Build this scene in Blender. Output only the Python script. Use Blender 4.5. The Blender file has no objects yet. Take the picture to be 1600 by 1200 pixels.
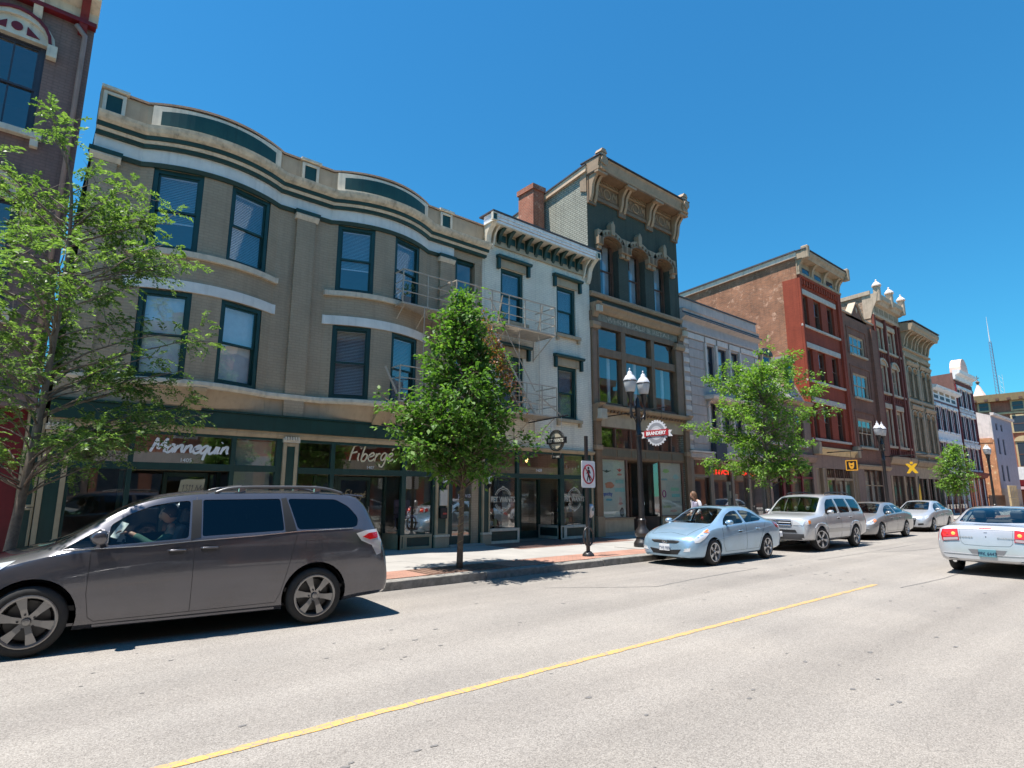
import bpy, bmesh, math, random
import numpy as np
from mathutils import Vector, Matrix
from mathutils.bvhtree import BVHTree
R = math.radians
random.seed(7); rng = np.random.default_rng(7)
scn = bpy.context.scene
COL = scn.collection

# ------------------------------------------------------------------ camera, sky, sun, exposure
CAM_PITCH, CAM_ROLL, CAM_YAW = R(10.56), R(0.135), R(49.97)
cd = bpy.data.cameras.new('camera'); cam = bpy.data.objects.new('camera', cd); COL.objects.link(cam)
cd.sensor_width = 36; cd.lens = 917 / 1600 * 36; cd.clip_start = .05; cd.clip_end = 3000
_f = Vector((math.cos(CAM_YAW) * math.cos(CAM_PITCH), math.sin(CAM_YAW) * math.cos(CAM_PITCH), math.sin(CAM_PITCH)))
_r = Vector((math.sin(CAM_YAW), -math.cos(CAM_YAW), 0)); _u = _r.cross(_f)
_r2 = _r * math.cos(CAM_ROLL) + _u * math.sin(CAM_ROLL); _u2 = _r2.cross(_f)
cam.matrix_world = Matrix(((_r2.x, _u2.x, -_f.x, 0), (_r2.y, _u2.y, -_f.y, 0), (_r2.z, _u2.z, -_f.z, 1.75), (0, 0, 0, 1)))
scn.camera = cam

SUN_EL = R(73.5); SUN_DIR = Vector((-.97 * math.cos(SUN_EL), .24 * math.cos(SUN_EL), math.sin(SUN_EL))).normalized()   # towards the sun
wd = bpy.data.worlds.new('World'); scn.world = wd; wd.use_nodes = True
wn = wd.node_tree.nodes; bg = wn['Background']
sky = wn.new('ShaderNodeTexSky'); sky.sky_type = 'NISHITA'; sky.sun_disc = False
sky.sun_elevation = SUN_EL; sky.sun_rotation = math.atan2(SUN_DIR.x, SUN_DIR.y)
sky.air_density = 1.45; sky.dust_density = 0; sky.ozone_density = 3.2; sky.altitude = 150
_sm = wn.new('ShaderNodeMix'); _sm.data_type = 'RGBA'; _sm.blend_type = 'MULTIPLY'; _sm.inputs[0].default_value = 1; _sm.inputs[7].default_value = (.225, .82, 1.1, 1)   # the photograph's deep, saturated blue
wd.node_tree.links.new(sky.outputs[0], _sm.inputs[6]); wd.node_tree.links.new(_sm.outputs[2], bg.inputs[0]); bg.inputs[1].default_value = .074
sl = bpy.data.lights.new('sun', 'SUN'); sl.energy = 4.6; sl.angle = R(.53); sl.color = (1, .955, .89)
so = bpy.data.objects.new('sun', sl); COL.objects.link(so)
so.rotation_euler = SUN_DIR.to_track_quat('Z', 'Y').to_euler(); so.location = (0, 0, 60)
scn.view_settings.view_transform = 'Standard'; scn.view_settings.look = 'None'
scn.view_settings.exposure = .95; scn.view_settings.gamma = 1; scn.view_settings.use_curve_mapping = False
scn.cycles.max_bounces = 8; scn.cycles.transparent_max_bounces = 16; scn.cycles.glossy_bounces = 5
scn.cycles.sample_clamp_indirect = 6; scn.cycles.use_denoising = True; scn.cycles.caustics_reflective = False; scn.cycles.caustics_refractive = False

# ------------------------------------------------------------------ object helpers
def tag(o, label=None, cat=None, group=None, kind=None):
    if label: o['label'] = label
    if cat: o['category'] = cat
    if group: o['group'] = group
    if kind: o['kind'] = kind
    return o
def empty(name, loc=(0, 0, 0), rz=0, label=None, cat=None, group=None, parent=None):
    o = bpy.data.objects.new(name, None); COL.objects.link(o); o.location = loc; o.rotation_euler = (0, 0, rz)
    o.empty_display_size = .3
    if parent: o.parent = parent
    return tag(o, label, cat, group)
def link(name, me, mat=None, parent=None, kind=None):
    if mat is not None and not me.materials: me.materials.append(mat)
    o = bpy.data.objects.new(name, me); COL.objects.link(o)
    if parent:
        o.parent = parent
        if parent.get('_abs'): o.matrix_parent_inverse = Matrix.Translation(-Vector(parent['_abs']))
    if kind: o['kind'] = kind
    return o
def house(name, x, label, cat='building', y=15.4, group=None):
    """an Empty at the base of a thing whose parts are modelled in world coordinates"""
    o = empty(name, (x, y, 0), 0, label, cat, group); o['_abs'] = (x, y, 0.0); return o
def copy_tree(o, parent=None):
    c = o.copy(); COL.objects.link(c)
    if parent: c.parent = parent
    for ch in o.children: copy_tree(ch, c)
    return c

class MB:
    def __init__(s): s.v = []; s.f = []
    def add(s, v, f):
        n = len(s.v); s.v += [tuple(p) for p in v]; s.f += [tuple(i + n for i in q) for q in f]; return s
    def box(s, x0, x1, y0, y1, z0, z1):
        return s.add([(x0, y0, z0), (x1, y0, z0), (x1, y1, z0), (x0, y1, z0), (x0, y0, z1), (x1, y0, z1), (x1, y1, z1), (x0, y1, z1)],
                     [(0, 3, 2, 1), (4, 5, 6, 7), (0, 1, 5, 4), (1, 2, 6, 5), (2, 3, 7, 6), (3, 0, 4, 7)])
    def obox(s, c, hx, hy, hz, m):
        """oriented box: centre, half sizes, 3x3 matrix"""
        vs = []
        for z in (-1, 1):
            for x, y in ((-1, -1), (1, -1), (1, 1), (-1, 1)): vs.append(Vector(c) + m @ Vector((x * hx, y * hy, z * hz)))
        return s.add(vs, [(0, 3, 2, 1), (4, 5, 6, 7), (0, 1, 5, 4), (1, 2, 6, 5), (2, 3, 7, 6), (3, 0, 4, 7)])
    def prism(s, poly, a, b, axis='y'):
        """extrude a 2-D polygon: axis y takes (x,z), axis x takes (y,z), axis z takes (x,y)"""
        n = len(poly)
        P = {'y': lambda p, t: (p[0], t, p[1]), 'x': lambda p, t: (t, p[0], p[1]), 'z': lambda p, t: (p[0], p[1], t)}[axis]
        return s.add([P(p, a) for p in poly] + [P(p, b) for p in poly],
                     [tuple(range(n)), tuple(range(2 * n - 1, n - 1, -1))] + [(i, i + n, (i + 1) % n + n, (i + 1) % n) for i in range(n)])
    def tube(s, path, r, n=6, cap=True, close=False):
        path = [Vector(p) for p in path]; m = len(path); base = len(s.v); up = None
        rs = r if isinstance(r, (list, tuple)) else [r] * m
        for i, p in enumerate(path):
            if close: t = path[(i + 1) % m] - path[i - 1]
            else: t = path[min(i + 1, m - 1)] - path[max(i - 1, 0)]
            t = t.normalized() if t.length > 1e-9 else Vector((0, 0, 1))
            if up is None: up = Vector((0, 0, 1)) if abs(t.z) < .9 else Vector((1, 0, 0))
            u = t.cross(up); u = u.normalized() if u.length > 1e-6 else t.orthogonal().normalized(); w = u.cross(t); up = w
            for k in range(n):
                a = 2 * math.pi * (k + .5) / n; s.v.append(tuple(p + (u * math.cos(a) + w * math.sin(a)) * rs[i]))
        L = m if close else m - 1
        for i in range(L):
            j = (i + 1) % m
            for k in range(n): s.f.append((base + i * n + k, base + i * n + (k + 1) % n, base + j * n + (k + 1) % n, base + j * n + k))
        if cap and not close:
            s.f.append(tuple(base + k for k in reversed(range(n)))); s.f.append(tuple(base + (m - 1) * n + k for k in range(n)))
        return s
    def bar(s, a, b, w=.02, h=None):
        """rectangular bar from a to b"""
        a, b = Vector(a), Vector(b); h = h or w; t = (b - a); L = t.length; t.normalize()
        up = Vector((0, 0, 1)) if abs(t.z) < .95 else Vector((1, 0, 0)); u = t.cross(up).normalized(); v = u.cross(t)
        m = Matrix((u, v, t)).transposed()
        return s.obox((a + b) / 2, w / 2, h / 2, L / 2, m)
    def lathe(s, prof, n=16, c=(0, 0, 0), axis='z'):
        base = len(s.v)
        for r, h in prof:
            for k in range(n):
                a = 2 * math.pi * k / n; x, y = r * math.cos(a), r * math.sin(a)
                s.v.append({'z': (c[0] + x, c[1] + y, c[2] + h), 'y': (c[0] + x, c[1] + h, c[2] + y), 'x': (c[0] + h, c[1] + x, c[2] + y)}[axis])
        m = len(prof)
        for i in range(m - 1):
            for k in range(n):
                q = (base + i * n + k, base + i * n + (k + 1) % n, base + (i + 1) * n + (k + 1) % n, base + (i + 1) * n + k)
                s.f.append(q if axis != 'y' else q[::-1])
        s.f.append(tuple(base + k for k in reversed(range(n)))); s.f.append(tuple(base + (m - 1) * n + k for k in range(n)))
        return s
    def grid(s, rows, closed=False):
        """rows of equal length point lists -> quads"""
        base = len(s.v); n = len(rows[0])
        for r in rows: s.v += [tuple(p) for p in r]
        for i in range(len(rows) - 1):
            for k in range(n if closed else n - 1):
                s.f.append((base + i * n + k, base + i * n + (k + 1) % n, base + (i + 1) * n + (k + 1) % n, base + (i + 1) * n + k))
        return s
    def mesh(s, name, smooth=False, fix=True):
        me = bpy.data.meshes.new(name); me.from_pydata(s.v, [], s.f)
        if fix:
            bm = bmesh.new(); bm.from_mesh(me); bmesh.ops.recalc_face_normals(bm, faces=bm.faces); bm.to_mesh(me); bm.free()
        if smooth:
            me.polygons.foreach_set('use_smooth', [True] * len(me.polygons))
        me.update(); return me
    def build(s, name, mat=None, parent=None, smooth=False, bevel=0, kind=None, fix=True, angle=None):
        me = s.mesh(name, smooth, fix); o = link(name, me, mat, parent, kind)
        if smooth and angle:
            me.set_sharp_from_angle(angle=R(angle))
        if bevel:
            b = o.modifiers.new('bevel', 'BEVEL'); b.width = bevel; b.segments = 1; b.limit_method = 'ANGLE'; b.angle_limit = R(50)
        return o
def B(*a): return MB().box(*a)

def smoothpath(pts, per=6, close=False):
    """Catmull-Rom through points"""
    P = [Vector(p) for p in pts]; n = len(P); out = []
    rngi = range(n) if close else range(n - 1)
    for i in rngi:
        p0 = P[(i - 1) % n] if (close or i > 0) else P[0]; p1 = P[i]; p2 = P[(i + 1) % n]; p3 = P[(i + 2) % n] if (close or i + 2 < n) else P[-1]
        for k in range(per):
            t = k / per
            out.append(.5 * ((2 * p1) + (p2 - p0) * t + (2 * p0 - 5 * p1 + 4 * p2 - p3) * t * t + (3 * p1 - p0 - 3 * p2 + p3) * t ** 3))
    if not close: out.append(P[-1])
    return out

# ------------------------------------------------------------------ materials
MATS = {}
def _new(name):
    m = bpy.data.materials.new(name); m.use_nodes = True; nt = m.node_tree; b = nt.nodes['Principled BSDF']; return m, nt, b
def _n(nt, t, **kw):
    n = nt.nodes.new(t)
    for k, v in kw.items():
        if k.startswith('i_'):
            key = k[2:]; n.inputs[int(key) if key.isdigit() else key.replace('_', ' ')].default_value = v
        else: setattr(n, k, v)
    return n
def rgba(c): return (c[0], c[1], c[2], 1)
def _pos(nt, obj=False):
    if obj:
        t = _n(nt, 'ShaderNodeTexCoord'); return t.outputs['Object']
    return _n(nt, 'ShaderNodeNewGeometry').outputs['Position']
def _noise(nt, vec, scale, detail=4, rough=.55):
    n = _n(nt, 'ShaderNodeTexNoise', i_Scale=scale, i_Detail=detail, i_Roughness=rough); nt.links.new(vec, n.inputs['Vector']); return n.outputs['Fac']
def _ramp(nt, fac, stops):
    r = _n(nt, 'ShaderNodeValToRGB'); e = r.color_ramp.elements
    while len(e) > 1: e.remove(e[-1])
    e[0].position = stops[0][0]; e[0].color = stops[0][1] if len(stops[0][1]) == 4 else rgba(stops[0][1])
    for p, c in stops[1:]:
        x = e.new(p); x.color = c if len(c) == 4 else rgba(c)
    nt.links.new(fac, r.inputs[0]); return r.outputs[0]
def _mix(nt, a, b, fac, mode='MIX'):
    m = _n(nt, 'ShaderNodeMix', data_type='RGBA', blend_type=mode)
    for sock, val in ((m.inputs[0], fac), (m.inputs[6], a), (m.inputs[7], b)):
        if isinstance(val, (tuple, list)): sock.default_value = rgba(val)
        elif isinstance(val, (int, float)): sock.default_value = val
        else: nt.links.new(val, sock)
    return m.outputs[2]
def _bump(nt, b, h, strength=.3, dist=.01):
    n = _n(nt, 'ShaderNodeBump', i_Strength=strength, i_Distance=dist); nt.links.new(h, n.inputs['Height']); nt.links.new(n.outputs[0], b.inputs['Normal'])
def paint(name, c, rough=.6, var=.18, scale=3.0, bump=.08, metal=0, spec=.5, streak=True, obj=False):
    """painted or plain surface with mottled wear"""
    if name in MATS: return MATS[name]
    m, nt, b = _new(name); p = _pos(nt, obj)
    n1 = _noise(nt, p, scale, 5, .6); n2 = _noise(nt, p, scale * 14, 3)
    lo = tuple(x * (1 - var) for x in c); hi = tuple(min(1, x * (1 + var * .7)) for x in c)
    col = _ramp(nt, n1, [(.3, lo), (.7, hi)])
    if streak:
        mp = _n(nt, 'ShaderNodeMapping'); mp.inputs['Scale'].default_value = (9, 9, .55); nt.links.new(p, mp.inputs['Vector'])
        n3 = _noise(nt, mp.outputs[0], 1.0, 4); k = _ramp(nt, n3, [(.52, (1, 1, 1)), (.74, (1 - var * 1.4,) * 3)])
        col = _mix(nt, col, k, 1.0, 'MULTIPLY')
    nt.links.new(col, b.inputs['Base Color']); b.inputs['Roughness'].default_value = rough; b.inputs['Metallic'].default_value = metal
    b.inputs['Specular IOR Level'].default_value = spec
    if bump: _bump(nt, b, n2, bump, .004)
    MATS[name] = m; return m
def brick(name, c1, c2, mortar, rough=.85, bump=.5, w=.205, h=.072, ms=.011, var=.25, mortar_bump=1.0, soot=.25, offs=.37, blotch=None):
    if name in MATS: return MATS[name]
    m, nt, b = _new(name); p = _pos(nt)
    sx = _n(nt, 'ShaderNodeSeparateXYZ'); nt.links.new(p, sx.inputs[0])
    ad = _n(nt, 'ShaderNodeMath', operation='ADD'); nt.links.new(sx.outputs[0], ad.inputs[0]); nt.links.new(sx.outputs[1], ad.inputs[1])
    cb = _n(nt, 'ShaderNodeCombineXYZ'); nt.links.new(ad.outputs[0], cb.inputs[0]); nt.links.new(sx.outputs[2], cb.inputs[1])
    wob = _n(nt, 'ShaderNodeTexNoise', i_Scale=6.0, i_Detail=2.0); nt.links.new(p, wob.inputs['Vector'])
    wv = _mix(nt, cb.outputs[0], wob.outputs['Color'], .012)
    bt = _n(nt, 'ShaderNodeTexBrick', i_Scale=1.0, i_Mortar_Size=ms, i_Mortar_Smooth=.25, i_Bias=0.0, i_Brick_Width=w, i_Row_Height=h, i_Color1=rgba(c1), i_Color2=rgba(c2), i_Mortar=rgba(mortar))
    bt.offset = .5; nt.links.new(wv, bt.inputs['Vector'])
    n1 = _noise(nt, p, .9, 6, .65); k = _ramp(nt, n1, [(.3, (1 - var,) * 3), (.68, (1 + var * .3,) * 3)])
    col = _mix(nt, bt.outputs['Color'], k, 1.0, 'MULTIPLY')
    if blotch:
        n4 = _noise(nt, p, 2.2, 7, .7); k2 = _ramp(nt, n4, [(.56, (0, 0, 0)), (.66, (1, 1, 1))]); col = _mix(nt, col, blotch, k2)
    if soot:
        mp = _n(nt, 'ShaderNodeMapping'); mp.inputs['Scale'].default_value = (5, 5, .35); nt.links.new(p, mp.inputs['Vector'])
        n3 = _noise(nt, mp.outputs[0], 1.0, 4); k3 = _ramp(nt, n3, [(.5, (1, 1, 1)), (.75, (1 - soot,) * 3)]); col = _mix(nt, col, k3, 1.0, 'MULTIPLY')
    nt.links.new(col, b.inputs['Base Color']); b.inputs['Roughness'].default_value = rough; b.inputs['Specular IOR Level'].default_value = .3
    inv = _n(nt, 'ShaderNodeMath', operation='MULTIPLY_ADD'); inv.inputs[1].default_value = -mortar_bump; inv.inputs[2].default_value = 1
    nt.links.new(bt.outputs['Fac'], inv.inputs[0])
    n5 = _noise(nt, p, 45, 3); a2 = _n(nt, 'ShaderNodeMath', operation='MULTIPLY_ADD'); a2.inputs[1].default_value = .35
    nt.links.new(n5, a2.inputs[0]); nt.links.new(inv.outputs[0], a2.inputs[2])
    _bump(nt, b, a2.outputs[0], bump, .012)
    MATS[name] = m; return m
def glass(name, tint=(.9, .95, .95), r0=.12, rough=.0, wave=.0):
    """window glass: see-through, with mirror reflection that grows towards grazing angles"""
    if name in MATS: return MATS[name]
    m, nt, b = _new(name); nt.nodes.remove(b)
    tr = _n(nt, 'ShaderNodeBsdfTransparent', i_Color=rgba(tint)); gl = _n(nt, 'ShaderNodeBsdfGlossy', i_Roughness=rough, i_Color=(1, 1, 1, 1))
    lw = _n(nt, 'ShaderNodeLayerWeight', i_Blend=.5); pw = _n(nt, 'ShaderNodeMath', operation='POWER'); pw.inputs[1].default_value = 4.5
    fr = _n(nt, 'ShaderNodeMath', operation='MULTIPLY_ADD'); fr.inputs[1].default_value = 1 - r0; fr.inputs[2].default_value = r0
    nt.links.new(lw.outputs['Facing'], pw.inputs[0]); nt.links.new(pw.outputs[0], fr.inputs[0]); mx = _n(nt, 'ShaderNodeMixShader')
    if wave:
        p = _pos(nt); n = _noise(nt, p, 1.6, 2); bp = _n(nt, 'ShaderNodeBump', i_Strength=wave, i_Distance=.02); nt.links.new(n, bp.inputs['Height'])
        nt.links.new(bp.outputs[0], gl.inputs['Normal'])
    nt.links.new(fr.outputs[0], mx.inputs[0]); nt.links.new(tr.outputs[0], mx.inputs[1]); nt.links.new(gl.outputs[0], mx.inputs[2])
    nt.links.new(mx.outputs[0], nt.nodes['Material Output'].inputs[0]); MATS[name] = m; return m
def plain(name, c, rough=.5, metal=0, emit=None, strength=1, spec=.5, coat=0):
    if name in MATS: return MATS[name]
    m, nt, b = _new(name); p = _pos(nt, True); n = _noise(nt, p, 8, 3)
    col = _ramp(nt, n, [(.3, tuple(x * .93 for x in c)), (.7, tuple(min(1, x * 1.04) for x in c))]); nt.links.new(col, b.inputs['Base Color'])
    b.inputs['Roughness'].default_value = rough; b.inputs['Metallic'].default_value = metal; b.inputs['Specular IOR Level'].default_value = spec
    b.inputs['Coat Weight'].default_value = coat; b.inputs['Coat Roughness'].default_value = .03
    if emit: b.inputs['Emission Color'].default_value = rgba(emit); b.inputs['Emission Strength'].default_value = strength
    MATS[name] = m; return m
def carpaint(name, c, metal=.6, rough=.35, flake=.06):
    m, nt, b = _new(name); t = _pos(nt, True); n = _noise(nt, t, 900, 2); n2 = _noise(nt, t, 2.5, 4)
    col = _ramp(nt, n, [(.35, tuple(x * (1 - flake) for x in c)), (.65, tuple(min(1, x * (1 + flake)) for x in c))])
    k = _ramp(nt, n2, [(.35, (.93, .92, .9)), (.6, (1, 1, 1))]); col = _mix(nt, col, k, 1.0, 'MULTIPLY')
    nt.links.new(col, b.inputs['Base Color']); b.inputs['Metallic'].default_value = metal; b.inputs['Roughness'].default_value = rough
    b.inputs['Coat Weight'].default_value = 1; b.inputs['Coat Roughness'].default_value = .03
    MATS[name] = m; return m

# ------------------------------------------------------------------ lettering
def text_mesh(txt, size, depth=.004, align='CENTER', bold=0.0, shear=0.0, spacing=1.0):
    """flat lettering in the XZ plane facing -y, baseline at z=0"""
    cu = bpy.data.curves.new('lettering', 'FONT'); cu.body = txt; cu.size = size; cu.align_x = align; cu.extrude = depth / 2
    cu.offset = bold; cu.shear = shear; cu.space_character = spacing; cu.resolution_u = 3
    o = bpy.data.objects.new('lettering', cu); COL.objects.link(o)
    bpy.context.view_layer.update()
    me = bpy.data.meshes.new_from_object(o.evaluated_get(bpy.context.evaluated_depsgraph_get())); bpy.data.objects.remove(o); bpy.data.curves.remove(cu)
    me.transform(Matrix.Rotation(math.pi / 2, 4, 'X')); me.materials.clear(); return me
def letter(name, txt, size, loc, mat, parent, **kw):
    sx = kw.pop('sx', 1); rot = kw.pop('rot', None)
    me = text_mesh(txt, size, **kw)
    if sx != 1: me.transform(Matrix.Diagonal((sx, 1, 1, 1)))
    if rot: me.transform(rot)
    me.transform(Matrix.Translation(loc)); return link(name, me, mat, parent)
# handwritten strokes (unit x-height 1), each glyph: advance, list of strokes
SCRIPT = {
 'M': (1.75, [[(0, 0), (.12, .8), (.2, 1.75)], [(.2, 1.75), (.55, .75), (.72, .35)], [(.72, .35), (1.0, 1.0), (1.3, 1.75)], [(1.3, 1.75), (1.36, .8), (1.5, .0)]]),
 'a': (1.05, [[(.8, .85), (.5, 1.0), (.15, .7), (.05, .3), (.25, .0), (.55, .2), (.8, .85)], [(.8, .85), (.72, .25), (.95, .02)]]),
 'n': (1.1, [[(.05, 0), (.15, .95)], [(.12, .5), (.4, .92), (.68, .9), (.72, .4), (.95, .02)]]),
 'e': (.95, [[(.1, .5), (.5, .58), (.75, .8), (.55, 1.0), (.2, .75), (.08, .35), (.3, .02), (.65, .08), (.9, .3)]]),
 'q': (1.05, [[(.8, .85), (.5, 1.0), (.15, .7), (.05, .3), (.25, .02), (.55, .2), (.8, .9)], [(.8, .9), (.68, -.2), (.7, -.85)]]),
 'u': (1.1, [[(.05, .95), (.05, .3), (.25, .0), (.55, .15), (.78, .6)], [(.82, .98), (.75, .3), (.95, .0)]]),
 'i': (.5, [[(.1, .95), (.08, .3), (.25, 0)], [(.22, 1.45), (.27, 1.55)]]),
 'F': (1.25, [[(.25, 0), (.3, .9), (.45, 1.8)], [(.45, 1.8), (.8, 1.86), (1.25, 1.95)], [(.33, .95), (.7, 1.02), (1.0, 1.1)]]),
 'b': (.95, [[(.25, 1.8), (.12, .9), (.08, .05)], [(.1, .4), (.4, .85), (.75, .65), (.6, .1), (.25, -.02), (.08, .2)]]),
 'r': (.8, [[(.1, 0), (.2, .95)], [(.18, .5), (.4, .85), (.72, .9)]]),
 'g': (1.0, [[(.8, .8), (.5, 1.0), (.15, .65), (.2, .2), (.5, .15), (.78, .75)], [(.82, .95), (.75, .0), (.55, -.65), (.15, -.6), (.05, -.3)]]),
 'é': (.95, [[(.1, .5), (.5, .58), (.75, .8), (.55, 1.0), (.2, .75), (.08, .35), (.3, .02), (.65, .08), (.9, .3)], [(.5, 1.3), (.75, 1.6)]]),
 'h': (1.05, [[(.25, 1.8), (.12, .9), (.05, 0)], [(.1, .5), (.4, .9), (.68, .85), (.68, .4), (.9, .02)]]),
 'l': (.55, [[(.1, 0.2), (.35, 1.2), (.3, 1.8), (.12, 1.2), (.15, .1), (.4, .05)]]),
 'y': (1.0, [[(.05, .95), (.1, .4), (.35, .25), (.7, .6)], [(.8, .98), (.7, .1), (.5, -.6), (.15, -.55)]]),
 'k': (1.0, [[(.25, 1.8), (.1, 0)], [(.8, .95), (.2, .45), (.85, 0)]]),
 ' ': (.5, []),
 '1': (.7, [[(.1, 1.3), (.35, 1.7), (.3, 0)]]), '3': (1, [[(.1, 1.6), (.6, 1.7), (.4, 1.0), (.8, .5), (.4, 0), (.05, .2)]]),
}
def script_word(name, txt, xh, x, y, z, mat, parent, w=.2, slant=.18, depth=.006, rise=0):
    """handwritten word: strokes as flat rounded ribbons on the plane y"""
    m = MB(); cx = 0; ns = 0
    for ch in txt:
        adv, strokes = SCRIPT[ch]
        for st in strokes:
            pts = smoothpath([(p[0] + cx + p[1] * slant, 0, p[1]) for p in st], 5)
            L = []; Rr = []; n = len(pts)
            for i, p in enumerate(pts):
                t = (pts[min(i + 1, n - 1)] - pts[max(i - 1, 0)]).normalized(); nn = Vector((-t.z, 0, t.x)); ww = w * (.5 if 0 < i < n - 1 else .36)
                a = p + nn * ww; b = p - nn * ww; L.append(a); Rr.append(b)
            ns += 1; yo = y - ns * .0009   # strokes that cross lie one over the other
            f = lambda p, d: (x + p.x * xh, yo + d, z + p.z * xh + rise * p.x * xh)
            m.grid([[f(a, 0) for a in L], [f(b, 0) for b in Rr], [f(b, depth) for b in Rr], [f(a, depth) for a in L], [f(a, 0) for a in L]])
        cx += adv * .92
    return m.build(name, mat, parent)
# ------------------------------------------------------------------ ground, road, pavement
F = 15.4            # street front of the buildings
CURB = 10.16; SW = .14
def road_mat():
    m, nt, b = _new('road'); p = _pos(nt)
    agg = _n(nt, 'ShaderNodeTexVoronoi', i_Scale=115.0); nt.links.new(p, agg.inputs['Vector'])
    sc = _n(nt, 'ShaderNodeSeparateColor'); nt.links.new(agg.outputs['Color'], sc.inputs[0])
    stone = _ramp(nt, sc.outputs[0], [(0, (.19, .176, .162)), (.25, (.262, .243, .224)), (.6, (.305, .284, .262)), (1, (.385, .36, .332))])
    fine = _noise(nt, p, 160, 3); fcol = _ramp(nt, fine, [(.35, (.88, .88, .88)), (.65, (1.09, 1.08, 1.07))])
    col = _mix(nt, stone, fcol, 1.0, 'MULTIPLY')
    big = _noise(nt, p, .35, 6, .6); bc = _ramp(nt, big, [(.32, (.86, .86, .86)), (.66, (1.07, 1.06, 1.04))]); col = _mix(nt, col, bc, 1.0, 'MULTIPLY')
    mp = _n(nt, 'ShaderNodeMapping'); mp.inputs['Scale'].default_value = (.05, 1.25, 1); nt.links.new(p, mp.inputs['Vector'])   # worn wheel tracks along the street
    tr = _noise(nt, mp.outputs[0], 1.1, 4); tc = _ramp(nt, tr, [(.34, (.90, .895, .89)), (.6, (1.03, 1.03, 1.025))]); col = _mix(nt, col, tc, 1.0, 'MULTIPLY')
    mp2 = _n(nt, 'ShaderNodeMapping'); mp2.inputs['Scale'].default_value = (1.0, 2.4, 1); nt.links.new(p, mp2.inputs['Vector'])
    sp = _noise(nt, mp2.outputs[0], 2.4, 6, .72); sk = _ramp(nt, sp, [(.67, (1, 1, 1)), (.76, (.74, .73, .72))]); col = _mix(nt, col, sk, 1.0, 'MULTIPLY')   # small tar and wear spots
    sy = _n(nt, 'ShaderNodeSeparateXYZ'); nt.links.new(p, sy.inputs[0]); my = _n(nt, 'ShaderNodeMath', operation='MULTIPLY_ADD'); my.inputs[1].default_value = .1; nz = _n(nt, 'ShaderNodeMath', operation='MULTIPLY'); nz.inputs[1].default_value = .06; nt.links.new(big, nz.inputs[0]); nt.links.new(sy.outputs[1], my.inputs[0]); nt.links.new(nz.outputs[0], my.inputs[2])
    g = lambda v: (v, v * .99, v * .98); lane = _ramp(nt, my.outputs[0], [(.26, g(1)), (.315, g(.90)), (.37, g(1.02)), (.48, g(1.02)), (.52, g(.95)), (.56, g(1.02)), (.64, g(1)), (.69, g(.90)), (.74, g(1)), (.92, g(1)), (1.0, g(.82))]); col = _mix(nt, col, lane, 1.0, 'MULTIPLY')   # tyre-darkened tracks and gutter grime
    nt.links.new(col, b.inputs['Base Color']); b.inputs['Roughness'].default_value = .88; b.inputs['Specular IOR Level'].default_value = .25
    _bump(nt, b, agg.outputs['Distance'], .5, .006); return m
M_road = road_mat()
rd = MB()
xs = [-60, -30, -15, -8] + [i * 2.0 for i in range(-3, 30)] + [70, 90, 130, 400, 1500]
ys = [-1.0, 0, 1.5, 3, 4.65, 6.5, 8, 9.2, CURB + .02]
crown = lambda y: -.03 * ((y - 4.65) / 5.6) ** 2 + .0
rd.grid([[(x, y, crown(y)) for x in xs] for y in ys])
road = rd.build('road', M_road, fix=True, smooth=True); tag(road, kind='structure')
M_earth = paint('bare_ground', (.16, .13, .1), .95, .3, 1.5, .4, streak=False)
gd = B(-400, 2500, -900, 1200, -.6, -.25).build('ground', M_earth); tag(gd, kind='structure')

def concrete_mat():
    m, nt, b = _new('pavement_concrete'); p = _pos(nt)
    n1 = _noise(nt, p, 1.1, 6, .62); col = _ramp(nt, n1, [(.3, (.30, .285, .265)), (.7, (.385, .365, .34))])
    n2 = _noise(nt, p, 90, 3); k = _ramp(nt, n2, [(.3, (.86, .86, .86)), (.7, (1.08, 1.08, 1.07))]); col = _mix(nt, col, k, 1.0, 'MULTIPLY')
    n3 = _noise(nt, p, 7, 5, .7); k = _ramp(nt, n3, [(.63, (1, 1, 1)), (.7, (.72, .7, .68))]); col = _mix(nt, col, k, 1.0, 'MULTIPLY')
    nt.links.new(col, b.inputs['Base Color']); b.inputs['Roughness'].default_value = .9; _bump(nt, b, n2, .25, .003); return m
M_conc = concrete_mat()
def paver_mat(name, c1, c2, rot=45):
    m, nt, b = _new(name); p = _pos(nt)
    mp = _n(nt, 'ShaderNodeMapping'); mp.inputs['Rotation'].default_value = (0, 0, R(rot)); nt.links.new(p, mp.inputs['Vector'])
    bt = _n(nt, 'ShaderNodeTexBrick', i_Scale=1.0, i_Mortar_Size=.005, i_Mortar_Smooth=.2, i_Brick_Width=.2, i_Row_Height=.1, i_Color1=rgba(c1), i_Color2=rgba(c2), i_Mortar=(.2, .15, .12, 1))
    nt.links.new(mp.outputs[0], bt.inputs['Vector'])
    n = _noise(nt, p, 1.7, 5, .65); k = _ramp(nt, n, [(.3, (.78, .77, .76)), (.7, (1.12, 1.1, 1.08))]); col = _mix(nt, bt.outputs['Color'], k, 1.0, 'MULTIPLY')
    nt.links.new(col, b.inputs['Base Color']); b.inputs['Roughness'].default_value = .88
    inv = _n(nt, 'ShaderNodeMath', operation='SUBTRACT'); inv.inputs[0].default_value = 1; nt.links.new(bt.outputs['Fac'], inv.inputs[1]); _bump(nt, b, inv.outputs[0], .5, .006); return m
M_paver = paver_mat('paver_brick', (.42, .225, .165), (.36, .19, .14)); M_paver2 = paver_mat('entry_brick', (.2, .105, .08), (.16, .085, .07), 0)
M_bed = paint('slab_bed', (.12, .11, .1), .95, .2, 6, .2, streak=False)
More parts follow.
